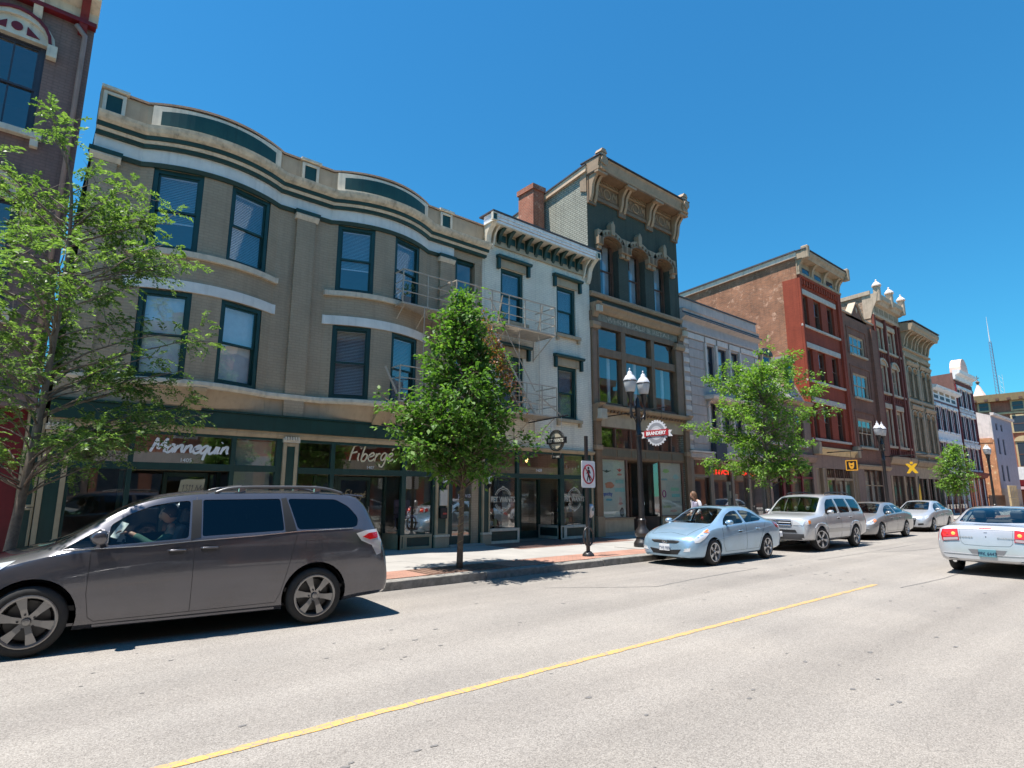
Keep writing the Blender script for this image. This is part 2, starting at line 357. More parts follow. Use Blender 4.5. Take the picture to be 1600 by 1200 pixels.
pav = B(-30, 97, CURB + .3, F + 1.6, -.25, SW - .012).build('pavement', M_bed); tag(pav, kind='structure')
# concrete slabs between the brick band and the buildings, each a piece of its own
slab_me = {}
def slab(x0, x1, y0, y1, mat=M_conc):
    k = (round(x1 - x0, 3), round(y1 - y0, 3), mat.name)
    if k not in slab_me: slab_me[k] = MB().box(0, x1 - x0, 0, y1 - y0, -.05, 0).mesh('slab')
    o = link('slab', slab_me[k], mat, pav); o.location = (x0, y0, SW + random.uniform(-.002, .002)); return o
J = .012
def slab_rows(xa, xb, rows):
    x = xa
    while x < xb - .1:
        w = 1.5
        for y0, y1 in rows: slab(x, min(x + w, xb) - J, y0, y1 - J)
        x += w
slab_rows(-6, 11.7, [(11.42, 12.9), (12.9, F + .3)])
slab_rows(11.7, 17.1, [(11.42, 13.5)])
slab_rows(17.1, 47.1, [(11.42, 12.9), (12.9, F + .3)])
far = B(47.1, 97, 11.42, F + .3, -.1, SW).build('far_slabs', M_conc, pav)
band = B(-30, 97, CURB + .3, 11.41, -.1, SW + .002).build('brick_band', M_paver, pav)
ent = B(11.71, 17.09, 13.49, F + .3, -.1, SW + .002).build('entry_brick_paving', M_paver2, pav)
padl = B(14.35, 15.75, 11.2, 12.2, -.1, SW + .012).build('lamp_pad', M_conc, pav)
grate = MB()
for i in range(14):
    grate.box(6.65 + i * .15, 6.65 + i * .15 + .09, 10.5, 11.35, SW, SW + .012) if not (7.4 < 6.65 + i * .15 < 7.9) else grate.box(6.65 + i * .15, 6.65 + i * .15 + .09, 10.5, 10.68, SW, SW + .012).box(6.65 + i * .15, 6.65 + i * .15 + .09, 11.2, 11.35, SW, SW + .012)
grate.build('tree_grate', paint('grate_iron', (.2, .12, .085), .8, .3, 9, .2, streak=False), pav)
B(6.6, 8.8, 10.47, 11.38, SW - .02, SW + .003).build('tree_pit', paint('pit_soil', (.19, .11, .08), .95, .3, 8, .4, streak=False), pav)
# rough granite kerb stones
M_granite = paint('kerb_granite', (.25, .235, .21), .9, .35, 9, .9, streak=False)
kerb = empty('kerb', (0, CURB, 0)); tag(kerb, kind='structure')
def kerbstone(x0, L):
    bm = bmesh.new(); bmesh.ops.create_cube(bm, size=1)
    for v in bm.verts: v.co = Vector((v.co.x * (L - .014), v.co.y * .30, v.co.z * .40))
    bmesh.ops.subdivide_edges(bm, edges=[e for e in bm.edges if abs(e.verts[0].co.x - e.verts[1].co.x) > .5], cuts=5)
    for v in bm.verts: v.co += Vector((0, random.uniform(-.014, .008) if v.co.y < 0 else 0, random.uniform(-.008, .004) if v.co.z > 0 else 0))
    me = bpy.data.meshes.new('kerb_stone'); bm.to_mesh(me); bm.free()
    o = link('kerb_stone', me, M_granite, kerb); o.location = (x0 + L / 2, .15, SW - .2 + random.uniform(-.012, .006)); o.rotation_euler.z = random.uniform(-.006, .006)
    b = o.modifiers.new('bevel', 'BEVEL'); b.width = .018; b.segments = 2; b.limit_method = 'ANGLE'
x = -8.0
while x < 46:
    L = random.uniform(1.5, 2.6); kerbstone(x, L); x += L
link('kerb_run', B(x, 97, 0, .3, -.25, SW - .004).mesh('kerb_run'), M_granite, kerb)
link('kerb_run', B(-60, -8, 0, .3, -.25, SW - .004).mesh('kerb_run'), M_granite, kerb)
# opposite pavement, behind the camera
op = B(-60, 97, -5.9, -1.0, -.25, SW).build('opposite_pavement', M_conc); tag(op, kind='structure')

# worn yellow centre line
def line_mat():
    m, nt, b = _new('lane_paint'); p = _pos(nt)
    n1 = _noise(nt, p, 22, 5, .75); ck = _n(nt, 'ShaderNodeTexVoronoi', feature='DISTANCE_TO_EDGE', i_Scale=10.0); nt.links.new(p, ck.inputs['Vector'])
    cr = _ramp(nt, ck.outputs['Distance'], [(.03, (.33, .27, .2)), (.07, (.64, .375, .11))]); n0 = _noise(nt, p, 5, 6, .75); wr0 = _ramp(nt, n0, [(.46, (0, 0, 0)), (.72, (1, 1, 1))]); wr = _mix(nt, wr0, _ramp(nt, n1, [(.50, (0, 0, 0)), (.64, (1, 1, 1))]), .5)
    col = _mix(nt, cr, (.27, .24, .2), wr); n2 = _noise(nt, p, 130, 2); k = _ramp(nt, n2, [(.3, (.8, .8, .8)), (.7, (1.1, 1.1, 1.1))]); col = _mix(nt, col, k, 1.0, 'MULTIPLY')
    nt.links.new(col, b.inputs['Base Color']); b.inputs['Roughness'].default_value = .75; _bump(nt, b, n1, .3, .003); return m
ln = MB(); e0 = [(x * .16, 4.60 + random.uniform(-.011, .011), .004) for x in range(0, 84)]; e1 = [(p[0], 4.69 + random.uniform(-.011, .011), .004) for p in e0]
ln.grid([e0, e1]); lo_ = ln.build('lane_line', line_mat()); tag(lo_, kind='structure')
# tar seams and patches in the road
M_tar = paint('road_tar', (.17, .16, .152), .7, .3, 20, .2, streak=False)
def seam(name, pts, w):
    m = MB(); P = smoothpath([(x, y, 0) for x, y in pts], 8); a = []; b = []
    for i, p in enumerate(P):
        t = (P[min(i + 1, len(P) - 1)] - P[max(i - 1, 0)]).normalized(); n = Vector((-t.y, t.x, 0)); ww = w * random.uniform(.5, 1.3); q = p + n * random.uniform(-.012, .012)
        a.append((q.x + n.x * ww, q.y + n.y * ww, .0035 + crown(q.y))); b.append((q.x - n.x * ww, q.y - n.y * ww, .0035 + crown(q.y)))
    m.grid([a, b]); o = m.build(name, M_tar); tag(o, kind='structure')
seam('road_seam', [(8.0, 8.55), (9.0, 7.75), (9.75, 7.25)], .012)
seam('road_seam', [(9.75, 7.25), (11.5, 7.38), (14.0, 7.45)], .016)
seam('road_seam', [(14.0, 7.45), (13.4, 8.0), (12.6, 8.7)], .01)
seam('road_seam', [(20.5, 7.2), (22.0, 6.6), (24.5, 6.3)], .018)
seam('road_seam', [(17, 7.3), (21, 7.25), (26, 7.35)], .012)
seam('road_seam', [(13.2, 4.2), (15.5, 4.05), (18.5, 4.1)], .012)
spots = MB()
for i in range(110):
    x = random.uniform(.5, 16); y = random.choice([random.gauss(6.6, .35), random.gauss(3.0, .5), random.uniform(2, 9.5)])
    rr = random.uniform(.006, .022) * (1 + x * .05); n = 7; ph = random.random() * 6
    spots.add([(x + rr * 1.7 * math.cos(k * 6.283 / n + ph) * random.uniform(.6, 1.2), y + rr * math.sin(k * 6.283 / n + ph) * random.uniform(.6, 1.2), .003 + crown(y)) for k in range(n)], [tuple(range(n))])
o = spots.build('road_tar_spots', M_tar); tag(o, kind='stuff')
# ------------------------------------------------------------------ building kit
_paint0, _brick0 = paint, brick
def _alb(c, k=(1.6, 1.38, 1.22)): return tuple(min(.84, x * y) for x, y in zip(c, k))
def paint(name, c, *a, **k): return _paint0(name, _alb(c), *a, **k)
def brick(name, c1, c2, m, **k):
    if k.get('blotch'): k['blotch'] = _alb(k['blotch'])
    return _brick0(name, _alb(c1), _alb(c2), _alb(m), **k)
OLIVE = brick('olive_brick', (.29, .262, .205), (.272, .246, .192), (.245, .222, .173), bump=.4, var=.15, soot=.16)
OLIVE_P = paint('olive_paint', (.285, .257, .20), .65, .12)
GREEN = paint('dark_green_trim', (.0075, .036, .035), .42, .2)
CREAM = paint('cream_trim', (.42, .44, .40), .6, .16, 4)
TAN = paint('tan_trim', (.28, .25, .18), .6, .15)
FRIEZE = paint('white_frieze', (.52, .58, .6), .6, .1)
PURPLE = brick('purple_brown_brick', (.168, .126, .122), (.15, .112, .11), (.13, .1, .098), bump=.3, var=.15)
DKRED = paint('dark_red_paint', (.10, .006, .011), .5, .2)
WHITEB = brick('white_painted_brick', (.53, .575, .53), (.50, .545, .50), (.44, .475, .44), bump=.6, var=.14, soot=.22)
GRNF = brick('slate_green_brick', (.05, .066, .06), (.046, .06, .055), (.04, .053, .049), bump=.25, var=.15)
GRNS = brick('pale_green_side_brick', (.27, .30, .275), (.25, .275, .255), (.12, .14, .125), bump=.7, var=.2, h=.095, ms=.016)
BTAN = paint('brown_tan_trim', (.14, .10, .065), .6, .18)
BTAN2 = paint('pale_tan_trim', (.235, .185, .13), .6, .15)
GREYC = paint('grey_cladding', (.33, .305, .305), .65, .12)
QUOIN = paint('pale_quoin', (.46, .44, .43), .65, .12)
NAVY = paint('navy_trim', (.03, .038, .06), .5, .2)
TAUPE = brick('taupe_brick', (.2, .157, .14), (.18, .142, .127), (.16, .127, .115), bump=.25, var=.12)
REDF = brick('red_painted_brick', (.235, .054, .030), (.205, .047, .028), (.17, .040, .025), bump=.3, var=.16)
REDS = brick('old_red_side_brick', (.30, .14, .08), (.19, .098, .064), (.26, .19, .14), bump=.7, var=.35, blotch=(.40, .27, .2))
BROWN = brick('brown_brick', (.19, .098, .073), (.155, .08, .063), (.13, .085, .068), bump=.4, var=.2)
MAROON = brick('maroon_brick', (.15, .046, .038), (.12, .04, .034), (.11, .05, .042), bump=.3, var=.15)
STONE = paint('grey_tan_stone', (.265, .23, .175), .8, .2, 2.5, .3)
STONE2 = paint('weathered_stone', (.21, .185, .14), .85, .25, 2.5, .4)
WARMST = paint('warm_stone', (.33, .295, .24), .8, .18, 3, .25)
RUBBLE = brick('rubble_side_wall', (.30, .22, .16), (.17, .13, .1), (.34, .28, .22), bump=.9, var=.35, w=.28, h=.13, ms=.02)
WHITEP = paint('white_paint', (.66, .66, .68), .6, .12)
LILAC = paint('lilac_grey_side', (.55, .52, .53), .8, .2, 1.5, .3)
ORANGEB = brick('bare_orange_brick', (.46, .22, .11), (.38, .18, .1), (.5, .36, .24), bump=.8, var=.4, blotch=(.66, .50, .34))
BLUEG = paint('blue_grey_front', (.24, .27, .36), .7, .15)
CORNB = brick('corner_red_brick', (.31, .125, .085), (.26, .105, .075), (.24, .15, .11), bump=.4, var=.2)
YELC = paint('yellow_cornice', (.16, .125, .065), .65, .15); YELT = paint('pale_yellow_trim', (.38, .33, .2), .65, .12)
CHIM = brick('chimney_brick', (.32, .12, .078), (.25, .095, .066), (.3, .2, .15), bump=.9, var=.3, blotch=(.42, .27, .21))
ROOFM = paint('dark_roof_metal', (.05, .05, .06), .6, .3); ROOFR = paint('brown_roof_metal', (.12, .07, .062), .6, .2)
STAINT = paint('slate_roof', (.28, .29, .31), .7, .2, 6)
BLINDW = plain('closed_blind_slat', (.82, .83, .82), .6); BLIND = plain('blind_slat', (.74, .75, .76), .6); ROOMM = paint('room_plaster', (.20, .19, .175), .9, .15, 1, 0, streak=False); ROOMD = paint('shop_room', (.19, .17, .145), .9, .25, 1.2, 0, streak=False)
CURT = plain('curtain', (.62, .64, .66), .8)
GLS = glass('window_glass', (.86, .9, .92), .17, wave=.03); SHOP = glass('shop_glass', (.9, .94, .92), .23, wave=.012); PALEG = glass('film_glass', (.9, .92, .9), .1)
WHITE_L = plain('white_lettering', (.85, .85, .85), .5); CREAM_L = plain('cream_lettering', (.70, .6, .40), .5); BLACK = plain('black_paint', (.012, .012, .014), .45)
STEEL = plain('galvanised', (.5, .5, .5), .4, .8); FEM = paint('fire_escape_paint', (.31, .305, .27), .55, .15, 8)
flat = lambda x: F

def wall(name, x0, x1, z0, z1, holes, mat, parent, yf=flat, t=.28, xs=(), prepend=0):
    """street wall facing -y with openings and their reveals"""
    X = sorted(set([x0, x1, *xs] + [h[0] for h in holes] + [h[1] for h in holes])); X = [x for x in X if x0 - 1e-6 <= x <= x1 + 1e-6]
    Z = sorted(set([z0, z1] + [h[2] for h in holes] + [h[3] for h in holes])); Z = [z for z in Z if z0 - 1e-6 <= z <= z1 + 1e-6]
    m = MB(); idx = {}
    def vid(x, z):
        if (x, z) not in idx: idx[(x, z)] = len(m.v); m.v.append((x, yf(x) - prepend, z))
        return idx[(x, z)]
    inh = lambda x, z: any(h[0] < x < h[1] and h[2] < z < h[3] for h in holes)
    for i in range(len(X) - 1):
        for j in range(len(Z) - 1):
            if not inh((X[i] + X[i + 1]) / 2, (Z[j] + Z[j + 1]) / 2):
                m.f.append((vid(X[i], Z[j]), vid(X[i + 1], Z[j]), vid(X[i + 1], Z[j + 1]), vid(X[i], Z[j + 1])))
    for a, b, c, d in holes:
        ya, yb_ = yf(a) - prepend, yf(b) - prepend; ia, ib = ya + t, yb_ + t
        m.add([(a, ya, c), (a, ia, c), (a, ia, d), (a, ya, d)], [(0, 1, 2, 3)]); m.add([(b, yb_, c), (b, ib, c), (b, ib, d), (b, yb_, d)], [(3, 2, 1, 0)])
        m.add([(a, ya, d), (a, ia, d), (b, ib, d), (b, yb_, d)], [(0, 1, 2, 3)]); m.add([(a, ya, c), (a, ia, c), (b, ib, c), (b, yb_, c)], [(3, 2, 1, 0)])
    o = m.build(name, mat, parent, fix=False); return o
def shell(parent, x0, x1, z1, mat, depth=12, zback=None, y0=None, roof=ROOFM, left=True, right=True):
    """party walls, back wall and roof"""
    y0 = F + .02 if y0 is None else y0; zb = zback or z1 - .3; y1 = y0 + depth; e = .004
    if left: MB().prism([(y0, -.1), (y1, -.1), (y1, zb), (y0, z1)], x0 + e, x0 + .3, 'x').build('side_wall', mat, parent)
    if right: MB().prism([(y0, -.1), (y1, -.1), (y1, zb), (y0, z1)], x1 - .3, x1 - e, 'x').build('side_wall', mat, parent)
    B(x0 + .3, x1 - .3, y1 - .3, y1, -.1, zb).build('back_wall', mat, parent)
    MB().prism([(y0, z1), (y1, zb), (y1, zb + .1), (y0, z1 + .1)], x0 + .01, x1 - .01, 'x').build('roof', roof, parent)
def room(parent, x0, x1, z0, z1, y0=None, depth=5, mat=None, name='interior'):
    """the inside that one sees through the panes: floor, ceiling, back and side walls"""
    y0 = y0 or F + .29; m = MB(); y1 = y0 + depth
    m.add([(x0, y0, z0), (x1, y0, z0), (x1, y1, z0), (x0, y1, z0), (x0, y0, z1), (x1, y0, z1), (x1, y1, z1), (x0, y1, z1)],
          [(0, 1, 2, 3), (7, 6, 5, 4), (3, 2, 6, 7), (0, 3, 7, 4), (2, 1, 5, 6)])
    return m.build(name, mat or ROOMM, parent, fix=False)
WC = {}
def window(parent, xa, xb, za, zb, fm, y=None, rz=0, blind='full', style='double', rec=.08, fw=.075, gm=None, casing=None):
    """recessed sash window; frame is the part, sashes, panes and blind its sub-parts"""
    gm = gm or GLS; w = round(xb - xa, 2); h = round(zb - za, 2); key = (w, h, fm.name, blind, style, gm.name, round(fw, 3))
    cx = (xa + xb) / 2; y = F if y is None else y
    if key not in WC:
        H = w / 2 - .002; fr = MB()
        fr.box(-H, -H + fw, 0, .12, .002, h - .002).box(H - fw, H, 0, .12, .002, h - .002).box(-H + fw, H - fw, 0, .12, h - fw - .002, h - .002).box(-H + fw, H - fw, -.01, .12, .002, fw * .8)
        subs = []; a, b = -H + fw, H - fw; c, d = fw * .8, h - fw - .002; mid = (c + d) / 2; r = .045
        def sash(x0, x1, z0, z1, yy, nm='sash'):
            s = MB().box(x0, x0 + r, yy, yy + .035, z0, z1).box(x1 - r, x1, yy, yy + .035, z0, z1).box(x0 + r, x1 - r, yy, yy + .035, z0, z0 + r).box(x0 + r, x1 - r, yy, yy + .035, z1 - r, z1)
            subs.append((nm, s.mesh(nm), fm)); yy2 = yy + .018
            p = MB().add([(x0 + r, yy2, z0 + r), (x1 - r, yy2, z0 + r), (x1 - r, yy2, z1 - r), (x0 + r, yy2, z1 - r)], [(0, 1, 2, 3)]); subs.append(('pane', p.mesh('pane', fix=False), gm))
        if style == 'double': sash(a, b, mid - .02, d, .04); sash(a, b, c, mid + .02, .078)
        elif style == 'four':
            sash(a, b, mid - .02, d, .04); sash(a, b, c, mid + .02, .078); subs.append(('glazing_bar', MB().box(-.015, .015, .045, .07, mid, d - r).box(-.015, .015, .083, .11, c + r, mid).mesh('glazing_bar'), fm))
        elif style == 'triple':
            t3 = (b - a) / 3
            for k in range(3):
                sash(a + k * t3, a + (k + 1) * t3, mid - .02, d, .04); sash(a + k * t3, a + (k + 1) * t3, c, mid + .02, .078)
        else: sash(a, b, c, d, .05)
        if blind:
            z0 = {'full': c + .02, 'half': c + (d - c) * .36, 'top': mid}.get(blind, c)
            if blind == 'curtain':
                m = MB(); rows = [[], []]
                for side in (-1, 1):
                    pts = [(side * (w / 2 - .1 - k * (w * .3) / 14), .2 + .02 * (-1) ** k, 0) for k in range(15)]
                    m.grid([[(p[0], p[1], c) for p in pts], [(p[0], p[1], d) for p in pts]])
                subs.append(('curtain', m.mesh('curtain'), CURT))
            elif blind == 'shade':
                subs.append(('roller_shade', MB().box(a + .01, b - .01, .16, .165, c, d).mesh('roller_shade'), CURT))
            elif blind == 'closed':
                m = MB(); n = int((d - c) / .05)
                for i in range(n):
                    z = d - .03 - i * .05; m.add([(a + .015, .14, z - .056), (b - .015, .14, z - .056), (b - .015, .152, z), (a + .015, .152, z)], [(0, 1, 2, 3)])
                subs.append(('blind', m.mesh('blind'), BLINDW))
            else:
                m = MB(); n = int((d - z0) / .042)
                for i in range(n):
                    z = d - .03 - i * .042; m.add([(a + .015, .155, z - .012), (b - .015, .155, z - .012), (b - .015, .185, z + .014), (a + .015, .185, z + .014)], [(0, 1, 2, 3)])
                m.box(a + .01, b - .01, .15, .19, d - .03, d); m.box(a + .015, b - .015, .158, .178, z0 - .01, z0 + .012)
                subs.append(('blind', m.mesh('blind'), BLIND))
        WC[key] = (fr.mesh('window'), subs)
    fme, subs = WC[key]
    p = Vector((cx, y, za)) + Vector((-math.sin(rz), math.cos(rz), 0)) * rec
    o = link('window', fme, fm); o.parent = parent; o.location = p - Vector(parent['_abs']); o.rotation_euler.z = rz
    for nm, me, mt in subs:
        s = link(nm, me, mt); s.parent = o
        if nm in ('blind', 'roller_shade', 'curtain'): s['kind'] = 'stuff' if nm == 'blind' else s.get('kind', '') or 'part'
        if s.get('kind') == 'part': del s['kind']
    return o
def mould(name, prof, x0, x1, mat, parent, yf=flat, n=1, ends=True, xs=None, bevel=0):
    """moulding of a (projection, height) profile run along the front"""
    X = xs or [x0 + (x1 - x0) * i / n for i in range(n + 1)]; m = MB(); back = [(-.02, prof[-1][1]), (-.02, prof[0][1])]; pr = list(prof) + back
    m.grid([[(x, yf(x) - p, z) for p, z in pr] for x in X], closed=True)
    k = len(pr); N = len(X)
    m.f.append(tuple(range(k))); m.f.append(tuple(range((N - 1) * k + k - 1, (N - 1) * k - 1, -1)))
    return m.build(name, mat, parent, bevel=bevel)
def slabx(name, x0, x1, p0, p1, z0, z1, mat, parent, bevel=0): return B(x0, x1, F - p1, F - p0, z0, z1).build(name, mat, parent, bevel=bevel)
def bracket(parent, x, w, proj, z0, z1, mat, base=.05, name='bracket', scroll=True):
    """scrolled console: S-shaped side, top flush under the soffit"""
    h = z1 - z0; P = []
    for i in range(13):
        t = i / 12; zz = z0 + h * t; d = base + (proj - base) * (t ** 1.8) + .10 * proj * math.sin(t * 6.283) * (1 if scroll else 0); P.append((F - d, zz))
    P += [(F + .01, z1), (F + .01, z0)]
    return MB().prism(P, x - w / 2, x + w / 2, 'x').build(name, mat, parent)
def polyprism(name, poly, p0, p1, mat, parent, bevel=0): return MB().prism(poly, F - p1, F - p0, 'y').build(name, mat, parent, bevel=bevel)
def archpoly(x0, x1, z0, rise, t, n=10):
    """segmental arch band: inner curve and outer curve"""
    c = (x0 + x1) / 2; w = (x1 - x0) / 2
    inn = [(c + w * math.cos(math.pi * (1 - i / n)), z0 + rise * math.sin(math.pi * i / n)) for i in range(n + 1)]
    out = [(c + (w + t) * math.cos(math.pi * i / n), z0 + (rise + t) * math.sin(math.pi * i / n)) for i in range(n + 1)]
    return inn + out
def pane(parent, x0, x1, z0, z1, y, mat=None, name='pane'):
    return MB().add([(x0, y, z0), (x1, y, z0), (x1, y, z1), (x0, y, z1)], [(0, 1, 2, 3)]).build(name, mat or SHOP, parent, fix=False)
def pane_yz(parent, x, y0, y1, z0, z1, mat=None, name='pane'):
    return MB().add([(x, y0, z0), (x, y1, z0), (x, y1, z1), (x, y0, z1)], [(0, 1, 2, 3)]).build(name, mat or SHOP, parent, fix=False)
def panelled(name, x0, x1, z0, z1, frame, inner, parent, y=None, t=.06, bw=.07, depth=.12):
    """framed panel: raised border and a recessed field as sub-part"""
    y = F if y is None else y; m = MB()
    m.box(x0, x0 + bw, y - t, y + depth, z0, z1).box(x1 - bw, x1, y - t, y + depth, z0, z1).box(x0 + bw, x1 - bw, y - t, y + depth, z0, z0 + bw).box(x0 + bw, x1 - bw, y - t, y + depth, z1 - bw, z1)
    o = m.build(name, frame, parent, bevel=.006); B(x0 + bw, x1 - bw, y - t + .03, y + depth, z0 + bw, z1 - bw).build('panel', inner, o); return o
def door(parent, x0, x1, z0, z1, y, fm, gm=None, handle=-1, label=None, kick=.25):
    r = .1; m = MB().box(x0, x0 + r, y, y + .05, z0, z1).box(x1 - r, x1, y, y + .05, z0, z1).box(x0 + r, x1 - r, y, y + .05, z1 - r, z1).box(x0 + r, x1 - r, y, y + .05, z0, z0 + kick)
    o = m.build('door', fm, parent, bevel=.004)
    MB().add([(x0 + r, y + .025, z0 + kick), (x1 - r, y + .025, z0 + kick), (x1 - r, y + .025, z1 - r), (x0 + r, y + .025, z1 - r)], [(0, 1, 2, 3)]).build('pane', gm or SHOP, o, fix=False)
    hx = x0 + r * .5 if handle < 0 else x1 - r * .5
    MB().tube([(hx, y - .0, z0 + .95), (hx, y - .06, z0 + .97), (hx, y - .06, z0 + 1.2), (hx, y, z0 + 1.22)], .012).build('handle', STEEL, o); return o

# ------------------------------------------------------------------ purple-brown brick building, left edge
b1 = house('brick_building', -4, 'tall purple-brown brick building with cream and red window hoods, cut off by the left edge')
wx = [(-1.62, -.56), (-3.6, -2.54)]
holes = [(a, b, z0, z1) for a, b in wx for z0, z1 in ((9.32, 11.5), (5.42, 7.82))]
wall('wall', -9, .22, 3.7, 12.75, holes, PURPLE, b1)
shell(b1, -9, .22, 12.8, PURPLE, depth=14)
room(b1, -8.7, -.1, 4.2, 8.3); room(b1, -8.7, -.1, 8.5, 12.6)
for a, b in wx:
    for z0, z1 in ((9.32, 11.5), (5.42, 7.82)):
        window(b1, a, b, z0, z1, NAVY, blind=None, style='four', fw=.09)
        slabx('sill', a - .13, b + .16, .0, .16, z0 - .14, z0 - .002, CREAM, b1, .01)
        for e in (a - .05, b + .05): slabx('sill_block', e - .07, e + .07, .0, .13, z0 - .32, z0 - .145, CREAM, b1, .01)
        h = polyprism('window_hood', archpoly(a - .02, b + .02, z1 - .04, .42, .12), 0, .13, CREAM, b1)
        w_ = archpoly(a - .02, b + .02, z1 - .04, .42, .0, 10)[:11]
        MB().prism(w_ + [(b + .02, z1 - .06), (a - .02, z1 - .06)], F - .06, F + .1, 'y').build('tympanum', CREAM, h)
        MB().prism(archpoly(a - .02, b + .02, z1 - .04, .54, .06), F - .17, F + .0, 'y').build('red_rim', DKRED, h)
        c = (a + b) / 2; MB().lathe([(.10, -.08), (.10, -.03)], 14, (c, F, z1 + .15), 'y').build('roundel', DKRED, h)
        for sgn in (-1, 1): MB().prism([(c + sgn * .17, z1 + .02), (c + sgn * .40, z1 + .02), (c + sgn * .17, z1 + .22)], F - .075, F - .03, 'y').build('red_inset', DKRED, h)
        for e in (a - .1, b + .1): B(e - .09, e + .09, F - .17, F - .002, z1 - .34, z1 - .05).build('hood_drop', CREAM, h, bevel=.01)
mould('cornice', [(.0, 12.4), (.1, 12.4), (.14, 12.62), (.55, 12.72), (.62, 12.9), (.7, 13.1), (.0, 13.15)], -9, .26, CREAM, b1)
mould('cornice_red_fillet', [(.1, 12.28), (.18, 12.28), (.18, 12.38), (.1, 12.38)], -9, .24, DKRED, b1)
for i, x in enumerate((.05, -.75, -1.55, -2.35, -3.15)): bracket(b1, x - .05, .16, .5, 12.05, 12.7, CREAM if i % 2 else DKRED)
MB().tube([(-.12, F - .12, 12.2), (.06, F - .12, 12.0), (.06, F - .08, 11.8), (.06, F - .08, 3.6)], .055, 8).build('downpipe', paint('downpipe_metal', (.2, .165, .16), .5, .15), b1, smooth=True)
slabx('storefront_cornice', -9, .2, 0, .25, 3.4, 3.72, PURPLE, b1, .02)
wall('shopfront_wall', -9, .08, SW, 3.42, [(-5.6, -.9, .6, 3.1)], DKRED, b1)
room(b1, -8.7, -.1, SW, 3.4, mat=ROOMD); pane(b1, -5.6, -.9, .6, 3.1, F + .12)
slabx('red_pier_base', -.85, .07, 0, .06, SW, .5, DKRED, b1, .01)
# narrow panelled gate that closes the passage
gt = house('passage_gate', .24, 'narrow cream and green panelled gate closing the gap beside the leftmost tree', 'gate')
panelled('gate_leaf', .09, .395, SW, 1.45, TAN, GREEN, gt, y=F + .03, bw=.05); panelled('gate_panel', .09, .395, 1.46, 3.4, TAN, GREEN, gt, y=F + .03, bw=.05)

# ------------------------------------------------------------------ olive bow-front building
b2 = house('bow_front_building', 6, 'olive brick building with two bowed bays and dark green trim')
BAYS = ((1.44, 4.68), (6.12, 9.36))
def yb(x):
    for a, b in BAYS:
        if a < x < b: t = (2 * x - a - b) / (b - a); return F - .5 * (1 - t * t)
    return F
def ybn(x):
    for a, b in BAYS:
        if a < x < b: t = (2 * x - a - b) / (b - a); return -math.atan(2 * .5 * t * 2 / (b - a)) * -1
    return 0
bx = [a + (b - a) * i / 16 for a, b in BAYS for i in range(17)]
W3 = [(1.70, 2.72), (3.36, 4.40), (6.31, 7.31), (7.95, 8.95)]
holes = [(a, b, 7.36, 9.34) for a, b in W3] + [(a, b, 4.30, 6.36) for a, b in W3] + [(10.46, 11.5, 7.5, 9.55), (10.5, 11.45, 4.35, 6.36)]
wall('wall', .52, 11.58, 4.15, 9.5, holes, OLIVE, b2, yf=yb, xs=bx, t=.25)
wall('lower_wall', .42, 11.58, 3.4, 4.16, [], OLIVE_P, b2)
for a, b in BAYS:   # curved skirt that carries the bay down to the fascia
    xx = [a + (b - a) * i / 16 for i in range(17)]
    MB().grid([[(x, yb(x) - .002, 4.16) for x in xx], [(x, F - .02 - (F - yb(x)) * .22, 3.66) for x in xx]]).build('bay_skirt', OLIVE_P, b2, smooth=True)
    c = (a + b) / 2; MB().prism([(F - .62, 4.14), (F - .58, 4.05), (F - .2, 3.66), (F - .05, 3.66), (F - .05, 4.14)], c - .15, c + .15, 'x').build('bay_bracket', TAN, b2, bevel=.01)
for i, (a, b) in enumerate(W3):
    xm = (a + b) / 2; rz = math.atan2(yb(b) - yb(a), b - a); yy = (yb(a) + yb(b)) / 2; L = math.hypot(b - a, yb(b) - yb(a))
    for z0, z1, bl in ((7.36, 9.34, 'half' if i in (0, 2) else 'full'), (4.30, 6.36, 'closed' if i < 2 else 'full')):
        window(b2, xm - L / 2, xm + L / 2, z0, z1, GREEN, y=yy, rz=rz, blind=bl, fw=.1, rec=.02)
window(b2, 10.46, 11.5, 7.5, 9.55, GREEN, blind=None, style='single', fw=.13, rec=.1); window(b2, 10.5, 11.45, 4.35, 6.36, GREEN, blind='full', fw=.1)
bandx = [.52, 1.0, 1.36, 1.44] + bx[1:17] + [4.75, 5.12, 5.7, 6.05] + bx[18:34] + [9.43, 9.8, 11.58]; bandx = sorted(set(bandx))
mould('sill_band', [(.02, 4.13), (.09, 4.13), (.13, 4.19), (.13, 4.27), (.02, 4.30)], 0, 0, CREAM, b2, yf=yb, xs=bandx)
for a, b in BAYS:
    xx = [a - .08] + [a + (b - a) * i / 16 for i in range(17)] + [b + .08]
    mould('sill', [(.0, 7.2), (.1, 7.2), (.12, 7.33), (.0, 7.355)], 0, 0, CREAM, b2, yf=yb, xs=xx)
    mould('lintel_band', [(.0, 6.37), (.035, 6.37), (.035, 6.62), (.0, 6.62)], 0, 0, FRIEZE, b2, yf=yb, xs=xx)
for x0, x1 in ((.5, .98), (5.15, 5.67), (9.82, 10.3)):
    slabx('pilaster', x0, x1, .0, .09, 3.68, 9.2, OLIVE, b2)
    mould('pilaster_cap', [(.06, 9.18), (.1, 9.18), (.17, 9.28), (.17, 9.32), (.06, 9.32)], x0 - .06, x1 + .06, CREAM, b2); mould('pilaster_cap_fillet', [(.06, 9.325), (.19, 9.325), (.2, 9.42), (.06, 9.42)], x0 - .08, x1 + .08, GREEN, b2)
full = sorted(set([.5, .98, 1.44] + bx + [5.1, 5.7, 9.36, 9.9, 11.66]))
